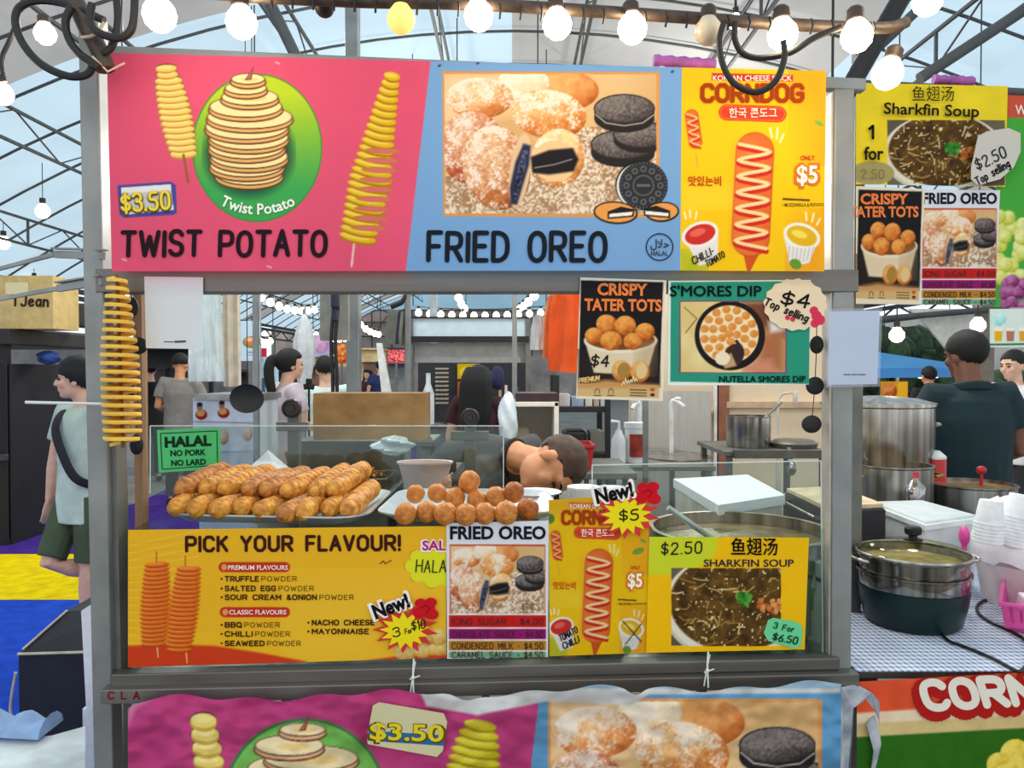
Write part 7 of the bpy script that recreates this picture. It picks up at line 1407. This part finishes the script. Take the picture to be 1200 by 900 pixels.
m = MB(); m.box(((x0 + x1) / 2, 6.95, (zr + zt) / 2 + .002), (x1 - x0, .4, zt - zr - .004)); m.build('body', mat('tan_cardboard', (206, 178, 116), .85, var=.06), cb2, smooth=False); Ink(facing(6.75), .003).text('TJean', 14, 358, 12, 2.6, x1=56, rot=-1.5).build('lettering', ink((60, 44, 30)), cb2); ik = Ink(facing(6.75), .003); ik.poly([(6, 331), (33, 331), (33, 345), (6, 345)]); ik.build('tape', ink((226, 214, 170)), cb2)
m = MB(); c = at(57, 405, 7.0); lump(m, (c.x, c.y, 1.66), .10, .08, .065, 3, .3); solo('blue_light_bundle', m, mat('blue_light_bundle', (34, 66, 130), .5, var=.3), 'blue bundle in the gap of the black booth', 'bundle')  # blue light in the booth gap is put into this bundle's colour
# insulated bag
Y = 3.15; c = at(66, 845, Y); c.z = .006; x0, x1 = at(22, 780, Y).x, at(112, 780, Y).x; bg = thing('insulated_bag', ((x0 + x1) / 2, Y + .2, .006), 'black insulated bag with cream piping on the blue carpet', 'bag')
zt0, zt1 = zof(766, Y), zof(716, Y); m = MB(); 
m.loft([[Vector((x, y, z)) for x, y in ((x0, Y), (x1 + .1, Y), (x1 + .1, Y + .36), (x0, Y + .36))] for z in (.007, zt0 - .02, zt0)], True, True, True); m.build('body', mat('black_nylon', (22, 23, 28), .6, var=.2, bump=.2, bscale=12), bg)
m = MB(); m.loft([[Vector(p) for p in ((x0, Y, zt0), (x1 + .1, Y, zt0 + .012), (x1 + .1, Y + .36, zt0), (x0, Y + .36, zt0))], [Vector(p) for p in ((x0 + .16, Y + .06, zt1 - .02), (x1 + .1, Y + .04, zt1), (x1 + .1, Y + .34, zt1), (x0 + .16, Y + .32, zt1 - .02))]]); m.build('lid', mat('black_nylon_lid', (34, 35, 38), .55, var=.2), bg, smooth=False)
m = MB(); m.tube([(x0, Y - .004, zt0), (x1 + .1, Y - .004, zt0 + .012)], .006, 6); m.tube([(x0 + .02, Y - .003, zt0 + .02), (x0 + .17, Y + .055, zt1 - .015)], .005, 6); m.tube(smooth_path([(x0 - .01, Y - .01, .03), (x0 - .05, Y + .02, .14), (x0 - .01, Y - .005, .30)], 5), .006, 6); m.build('piping', mat('cream_piping', (206, 196, 160), .6), bg)
m = MB(); a, b = at(95, 700, 2.45), at(112, 835, 2.45); q = [(95, 716), (101, 712), (112, 705), (112, 832), (101, 832)]; pl = [at(x, y, 2.45) for x, y in q]; m.loft([pl, [p + Vector((0, .3, 0)) for p in pl]]); m.box((pl[0].x + .05, 2.6, pl[4].z / 2), (.12, .26, pl[4].z - .01)); solo('foam_slab', m, M_foam, 'white foam slab standing on edge behind the stall post', 'foam slab', smooth=False)
z = .52; q = [onz(-30, 868, z), onz(60, 862, z), onz(100, 851, z), onz(100, 940, z), onz(-60, 960, z)]; wt = thing('covered_crate', (sum(q, Vector()) / 5).xy.to_3d(), 'low crate covered with a white plastic sheet beside the stall post', 'crate'); m = MB(); m.loft([[Vector((p.x, p.y, zz)) for p in q] for zz in (.02, z)]); m.build('body', mat('white_sheet_cover', (222, 230, 230), .5, bump=.3, bscale=5), wt, smooth=False)
m = MB(); rings = []
for k in range(9): t = k / 8; c = onz(-20 + 80 * t, 856 + 4 * t, z); rings.append([c + Vector((.0, b * .06, .012 + (.03 + .02 * math.sin(k * 1.7)) * max(0, a))) for a, b in circle_pts(12)])
m.loft(rings); solo('blue_cloth', m, mat('light_blue_cloth', (136, 166, 206), .7, bump=.3), 'light blue plastic wrap lying on the white covered crate', 'wrap')
# --- beyond the neighbour's table: canopy, trees, drape, signs
t = thing('blue_canopy', (at(1080, 420, 11).x, 11.5, 0), 'bright blue canopy tent beyond the man in the polo shirt', 'canopy'); x0, x1 = at(1010, 420, 11).x, at(1150, 420, 11).x; z0, z1 = zof(432, 11), zof(404, 11)
m = MB(); ap = [(x0 + .1, 12.2, z1), (x0 + .7, 12.2, z1)]; e = [Vector((x0 - .6, 11, z0)), Vector((x1, 11, z0 + .02)), Vector((x1, 13.4, z0 + .02)), Vector((x0 - .6, 13.4, z0))]; m.loft([e, [Vector((x0 - .1, 12.1, z1 + .05)), Vector((x0 + .2, 12.1, z1)), Vector((x0 + .2, 12.3, z1)), Vector((x0 - .1, 12.3, z1 + .05))]], True, False, True); m.loft([[p - Vector((0, 0, .14)) for p in e], e], True, False, False); m.build('roof', sheetlight('blue_canopy_cloth', (110, 180, 240), .5), t, smooth=False)
for p in e: m = MB(); m.bar((p.x, p.y, 0), (p.x, p.y, z0), .05); m.build('leg', M_galv, t, smooth=False)
m = MB(); rg = random.Random(6)
for i in range(120):
    c = Vector((at(1000 + 190 * rg.random(), 400, 16).x, 16 + rg.uniform(0, 2.5), zof(395 + 62 * rg.random(), 16))); M = Euler((rg.uniform(0, 3), rg.uniform(0, 3), 0)).to_matrix().to_4x4(); m.ell(c, .42, .30, .26, M, 7, 5)
hd = solo('shrubbery', m, mat('dark_green_foliage', (44, 66, 42), .8, var=.4, scale=5, bump=.8, bscale=14), 'dark green shrubs seen beyond the blue canopy', 'shrubs'); hd['kind'] = 'stuff'
for k in range(3): m = MB(); c = at(1030 + 60 * k, 433, 17); m.tube([(c.x, 17.2, 0), (c.x + .1, 17.2, 1.6)], .1, 8); m.build('trunk', mat('bark', (86, 66, 50), .9), hd)
m = MB(); P = facing(8.6); pts = [(1066, 362), (1146, 362), (1146, 440), (1130, 432), (1112, 412), (1090, 385)]; pl = [P(x, y) for x, y in pts]; m.loft([pl, [p + Vector((0, .04, 0)) for p in pl]]); solo('white_drape', m, mat('grey_white_drape', (206, 206, 200), .8, var=.05), 'grey white drape cut on a slant behind the man in the polo shirt', 'drape', smooth=False)
pipe('drape_beam', at(1030, 374, 8.5), at(1180, 361, 8.5), .035, M_truss, 'dark beam carrying the grey white drape', 'beam')
m = MB(); c = at(1152, 400, 8.7); m.bar((c.x, 8.7, 0), (c.x, 8.7, zof(340, 8.7)), .16); solo('tent_column', m, mat('brown_grey_column', (126, 116, 104), .6), 'brownish column behind the head of the man in the polo shirt', 'column', smooth=False)
def drinks(cv):
    for i, (x, c_) in enumerate(((1170, (236, 180, 40)), (1184, (190, 120, 90)), (1199, (230, 170, 60)))): cv.poly([(x - 5, 386), (x + 5, 386), (x + 4, 400), (x - 4, 400)], c_); cv.poly([(x - 5, 384), (x + 5, 384), (x + 5, 388), (x - 5, 388)], (250, 246, 230))
    cv.ball(1170, 374, 9, 8, (120, 210, 210), (170, 230, 226), (220, 246, 240), nz=.5, ns=4); cv.line([(1160, 404), (1260, 402)], 2.5, (60, 130, 80))
board('drinks_board', 1160, 362, 1262, 407, 7.4, (226, 236, 226), 'pale drinks board with cups of orange drink at the picture edge', fn=drinks, st=.8)
def fried_c(cv): cv.ball(1042, 458, 9, 9, (90, 30, 10), (176, 80, 30), (220, 140, 70), nz=.5, ns=4); cv.poly([(1052, 448), (1063, 448), (1063, 470), (1052, 470)], (226, 170, 30))
board('sign', 1032, 447, 1064, 471, 6.6, (206, 140, 30), 'orange fried chicken sign between the stock pot and the man in the polo shirt', fn=fried_c, st=.6)
wbox('grey_counter', 1030, 470, 1110, 520, 7.4, .5, mat('grey_stall_counter', (150, 150, 148), .6), 'grey counter beyond the stock pot', 'counter'); o = [o for o in C.objects if o.name == 'grey_counter'][0]; m = MB(); z = zof(520, 7.4); a, b = at(1032, 500, 7.45), at(1108, 500, 7.45); m.box(((a.x + b.x) / 2, 7.65, z / 2), (b.x - a.x, .4, z)); m.build('plinth', MATS['grey_stall_counter'], o, smooth=False)
# crates and stalls glimpsed across the walkway
for i, (x0, x1, y0, y1, Y, c_, lb) in enumerate(((280, 330, 436, 470, 12, (70, 60, 56), 'dark stall front glimpsed past the ponytail'), (366, 410, 418, 430, 14.6, (240, 214, 170), 'warm lit counter band beneath the purple sign'), (418, 446, 410, 424, 18, (250, 206, 150), 'warm lit stall front past the thick tent column'), (330, 372, 430, 470, 13, (120, 90, 70), 'brown stall front behind the folded umbrella'), (455, 478, 426, 470, 14, (110, 116, 120), 'grey stall front below the pinkish dotted sign'), (418, 450, 424, 470, 22, (150, 120, 110), 'reddish stall far behind the small couple'), (168, 222, 410, 431, 9.8, (30, 30, 34), 'black stall roof above the grey T-shirt'), (168, 222, 432, 500, 11.2, (96, 92, 96), 'grey stall body behind the grey T-shirt'))):
    a, b = at(x0, y1, Y), at(x1, y0, Y); m = MB(); z0 = 0 if y1 >= 470 else a.z; m.box(((a.x + b.x) / 2, Y + .4, (b.z + z0) / 2), (b.x - a.x, .8, b.z - z0)); m.box(((a.x + b.x) / 2, Y + .3, b.z + .02), (b.x - a.x + .1, 1.1, .04))
    if z0 > 0: [m.bar((x, Y + .7, 0), (x, Y + .7, z0 + .05), .05) for x in (a.x, b.x)]
    solo('market_stall', m, mat('stall_%d' % i, c_, .7, var=.15, scale=4), lb, 'stall', smooth=False)
# ------------------------------------------------------------------ festoon lights along the top
YB = 1.52
M_bulb = emit('lit_bulb_glass', (255, 228, 186), 20.0); M_far = emit('far_lit_bulb', (255, 232, 192), 10.0)
M_dim = emit('dim_yellow_bulb', (250, 226, 120), .55); M_off = mat('frosted_bulb_glass', (226, 206, 176), .25, var=.04)
M_sock = mat('brown_rubber_socket', (58, 46, 38), .5)
def bulb(px, py, r_px, Y, mt, label, up=True, d=(0, 0, -1)):
    c = at(px, py, Y); r = wpx(r_px, Y); t = thing('festoon_bulb', c, label, 'light bulb', 'festoon bulbs over the stall'); M = frame_m(c, (0, 1, 0) if abs(d[1]) < .9 else (1, 0, 0), tuple(-q for q in d))
    m = MB(); m.lathe([(0, -r), (r * .5, -r * .87), (r * .86, -r * .5), (r, 0), (r * .9, r * .45), (r * .62, r * .85), (r * .42, r * 1.15), (0, r * 1.15)], c, 24, M.to_3x3().to_4x4()); m.build('globe', mt, t)
    m = MB(); m.lathe([(r * .5, r * 1.0), (r * .58, r * 1.1), (r * .55, r * 1.7), (r * .35, r * 1.9), (0, r * 1.9)], c, 16, M.to_3x3().to_4x4()); m.build('socket', M_sock, t); return t
BL = [(187, 18, 19, 'lit bulb over the cartoon skewer of the pink banner'), (283, 27, 18, 'lit bulb over the green badge of the pink banner'), (561, 19, 17, 'lit bulb above the join of dough and biscuits, first after the yellow bulb'), (653, 29, 17, 'lit bulb second after the yellow bulb along the trunk'), (741, 34, 17, 'lit bulb just before the purple tape and the dead bulb'), (917, 41, 17.5, 'lit bulb beside the hanging black cable loop'), (1004, 43, 18, 'lit bulb at the raking black tube'), (1087, 1, 17, 'lit bulb cut by the top edge above the second soup banner')]
for x, y, r, lb in BL: bulb(x, y, r, YB, M_bulb, lb, d=(.08, -.25, -1))
bulb(1040, 87, 17.5, 1.62, M_bulb, 'lit bulb hanging lowest, in front of the second soup banner', d=(-.3, -.3, -1))
bulb(470, 23, 16.5, YB, M_dim, 'dim yellow bulb above the pink banner corner', d=(0, -.3, -1)); bulb(830, 37, 16, YB, M_off, 'unlit frosted bulb beside the purple tape', d=(0, -.6, -1))
bulb(53, 40, 12, 2.0, M_bulb, 'lit bulb inside the big cable loop beside the stall post', d=(.1, -.1, -1)); bulb(3, 111, 12, 2.0, M_bulb, 'lit bulb at the picture edge hanging below the big cable loop', d=(.1, -.1, -1))
m = MB(); m.tube(smooth_path([at(x, y, Y) for x, y, Y in ((185, -14, 1.53), (300, -4, 1.53), (430, 2, 1.53), (560, 5, 1.53), (740, 16, 1.54), (900, 27, 1.56), (1030, 33, 1.6), (1062, 26, 1.62))], 6), .012, 10)
tr_ = m.build('festoon_line', mat('taped_brown_cable', (62, 50, 42), .5, var=.3, scale=40)); tag(tr_, 'taped brown cable trunk running along above both banners', 'cable')
m = MB(); rg = random.Random(3)
for k in range(30):
    t = k / 29; q = at(320 + 700 * t, -2 + 34 * t + 4, 1.525); m.tube([q + Vector((0, -.012, .012)), q + Vector((.002, -.016, -.002)), q + Vector((0, -.008, -.016))], .0024, 5)
m.build('cable_ties', M_black, tr_)
def cable(pts, r, label, Y=None):
    m = MB(); m.tube(smooth_path([at(q[0], q[1], q[2] if len(q) > 2 else Y) for q in pts], 8), r, 8); return solo('festoon_cable', m, M_cable, label, 'cable')
cable([(848, 28), (843, 50), (848, 78), (862, 99), (886, 108), (908, 96), (919, 70), (918, 48)], .0062, 'black cable loop sagging over the corn dog banner title', 1.48)
cable([(862, 26), (861, 45), (870, 62), (890, 68), (925, 62), (955, 44), (985, 32)], .0062, 'black cable curving behind the bulb beside the loop', 1.515)
cable([(122, 24), (96, 12), (70, 3), (44, 1), (24, 8), (18, 24), (24, 46), (40, 68), (60, 82), (85, 90), (104, 86), (110, 70)], .0085, 'big black cable loop hanging beside the top of the stall post', 1.70)
cable([(84, 8), (77, 24), (80, 44), (92, 62), (106, 72), (116, 80)], .0085, 'short black cable loop against the stall post inside the big loop', 1.68)
cable([(108, 4), (105, 24), (112, 36), (128, 43), (142, 44), (153, 36), (157, 20), (158, -8)], .0085, 'black cable loop touching the corner of the pink banner', 1.66)
cable([(136, -6), (138, 20), (136, 40), (130, 56), (122, 62)], .0080, 'black cable hanging straight beside the loop at the pink banner corner', 1.69)
cable([(19, 28), (11, 48), (3, 66), (3, 82), (6, 96)], .0060, 'thin black cable running down to the bulb at the picture edge', 1.99)
m = MB(); m.tube(smooth_path([at(x, y, 1.71) for x, y in ((76, -16), (90, 6), (104, 36), (118, 64), (124, 82))], 5), .020, 10); b_ = solo('cable_bundle', m, MATS['taped_brown_cable'], 'thick taped cable bundle strapped to the top of the stall post', 'cable')
m = MB(); m.tube(smooth_path([at(x, y, 1.68) for x, y in ((95, 44), (108, 42), (117, 34), (122, 26))], 4), .0035, 6); m.tube([at(108, 66, 1.68), at(126, 84, 1.70), at(146, 74, 1.72)], .0025, 6); m.build('strap', mat('beige_strap', (206, 190, 160), .7), b_)
m = MB(); c = at(380, 8, 1.56); m.ell(c, .020, .024, .021); m.lathe([(.012, 0), (.012, .035), (0, .035)], c + Vector((0, 0, .012)), 14); solo('lamp_holder', m, M_black, 'empty black lamp holder hanging between the bulbs over the pink banner', 'lamp holder')
# strings of bulbs across the hall
proto = None
def fb_(c, r, label):
    global proto
    if proto is None:
        t = thing('hall_bulb', Vector((0, 0, 0)), label, 'light bulb', 'bulbs strung through the hall'); m = MB(); m.lathe([(0, -1), (.6, -.8), (.96, -.3), (.95, .3), (.6, .8), (.4, 1.1), (0, 1.1)], (0, 0, 0), 12); m.build('globe', M_far, t); m = MB(); m.lathe([(.42, 1.0), (.42, 1.9), (0, 1.9)], (0, 0, 0), 8); m.build('socket', M_black, t); proto = t
        t.location = c; t.scale = (r, r, r)
    else:
        t = copy_tree(proto, c, label); t.scale = (r, r, r)
    return t
def string(p, q, n, r, label, sag=.05, cord=True):
    p, q = Vector(p), Vector(q); pts = []
    for k in range(n):
        t = (k + .5) / n; c = p.lerp(q, t) - Vector((0, 0, sag * 4 * t * (1 - t))); fb_(c, r, label); pts.append(c + Vector((0, 0, r * 1.85)))
    m = MB(); m.tube([(p.x, p.y, rz(p.x) + .01), p + Vector((0, 0, r * 1.85))] + pts + [q + Vector((0, 0, r * 1.85)), (q.x, q.y, rz(q.x) + .01)], .008, 5); solo('bulb_wire', m, M_cable, 'black wire of the ' + label.replace('bulb in the ', '').replace('one of ', ''), 'cord')
string(at(484, 366, 11), at(640, 366, 11), 12, .050, 'bulb in the row shining above the kiosk roof')
string(at(630, 342, 9), at(604, 363, 15), 5, .055, 'bulb in the receding string beside the orange shirts')
string(at(536, 344, 10), at(546, 362, 14), 4, .055, 'bulb in the short string dropping above the kiosk')
string(at(300, 345, 9), at(372, 362, 12), 8, .05, 'bulb in the slanting string between the pale pole and the folded umbrella', .1)
string(at(302, 398, 13), at(320, 398, 13), 3, .05, 'one of three bulbs near the small light blue food sign')
string(at(367, 391, 14), at(408, 397, 14), 6, .05, 'bulb in the row above the purple and orange signs')
string(at(420, 378, 12), at(446, 392, 14), 5, .05, 'bulb in the string just past the thick tent column')
for x, y, Y, r, lb in ((1051, 393, 6.5, .062, 'single bulb above the blue canopy'), (1146, 381, 6.5, .062, 'bulb half hidden by the hair of the man in the polo shirt'), (975, 161, 3.4, .04, 'bulb glimpsed between the corn dog banner and the stall post'), (146, 342, 5, .035, 'bulb glimpsed beside the hanging spiral potato'), (50, 248, 11, .10, 'bulb high under the roof beside the stall post'), (40, 331, 14, .09, 'bulb above the carton on the black booth'), (4, 285, 12, .10, 'bulb at the picture edge above the carton'), (297, 383, 9, .06, 'bulb beside the pale pole'), (862, 26, 3.6, .035, 'small cool bulb behind the dead frosted bulb')):
    c = at(x, y, Y); fb_(c, r, lb); m = MB(); m.tube([c + Vector((0, 0, r * 1.85)), (c.x, c.y, rz(c.x) + .01)], .006, 5); solo('bulb_wire', m, M_cable, 'thin wire of the ' + lb.split(' the ')[0] + ' ' + ' '.join(lb.split()[-6:]) if len(lb.split()) > 12 else 'thin wire of the ' + lb, 'cord')
string(at(1036, 426, 12.7), at(1112, 436, 12.7), 8, .05, 'bulb in the row under the blue canopy', .12)
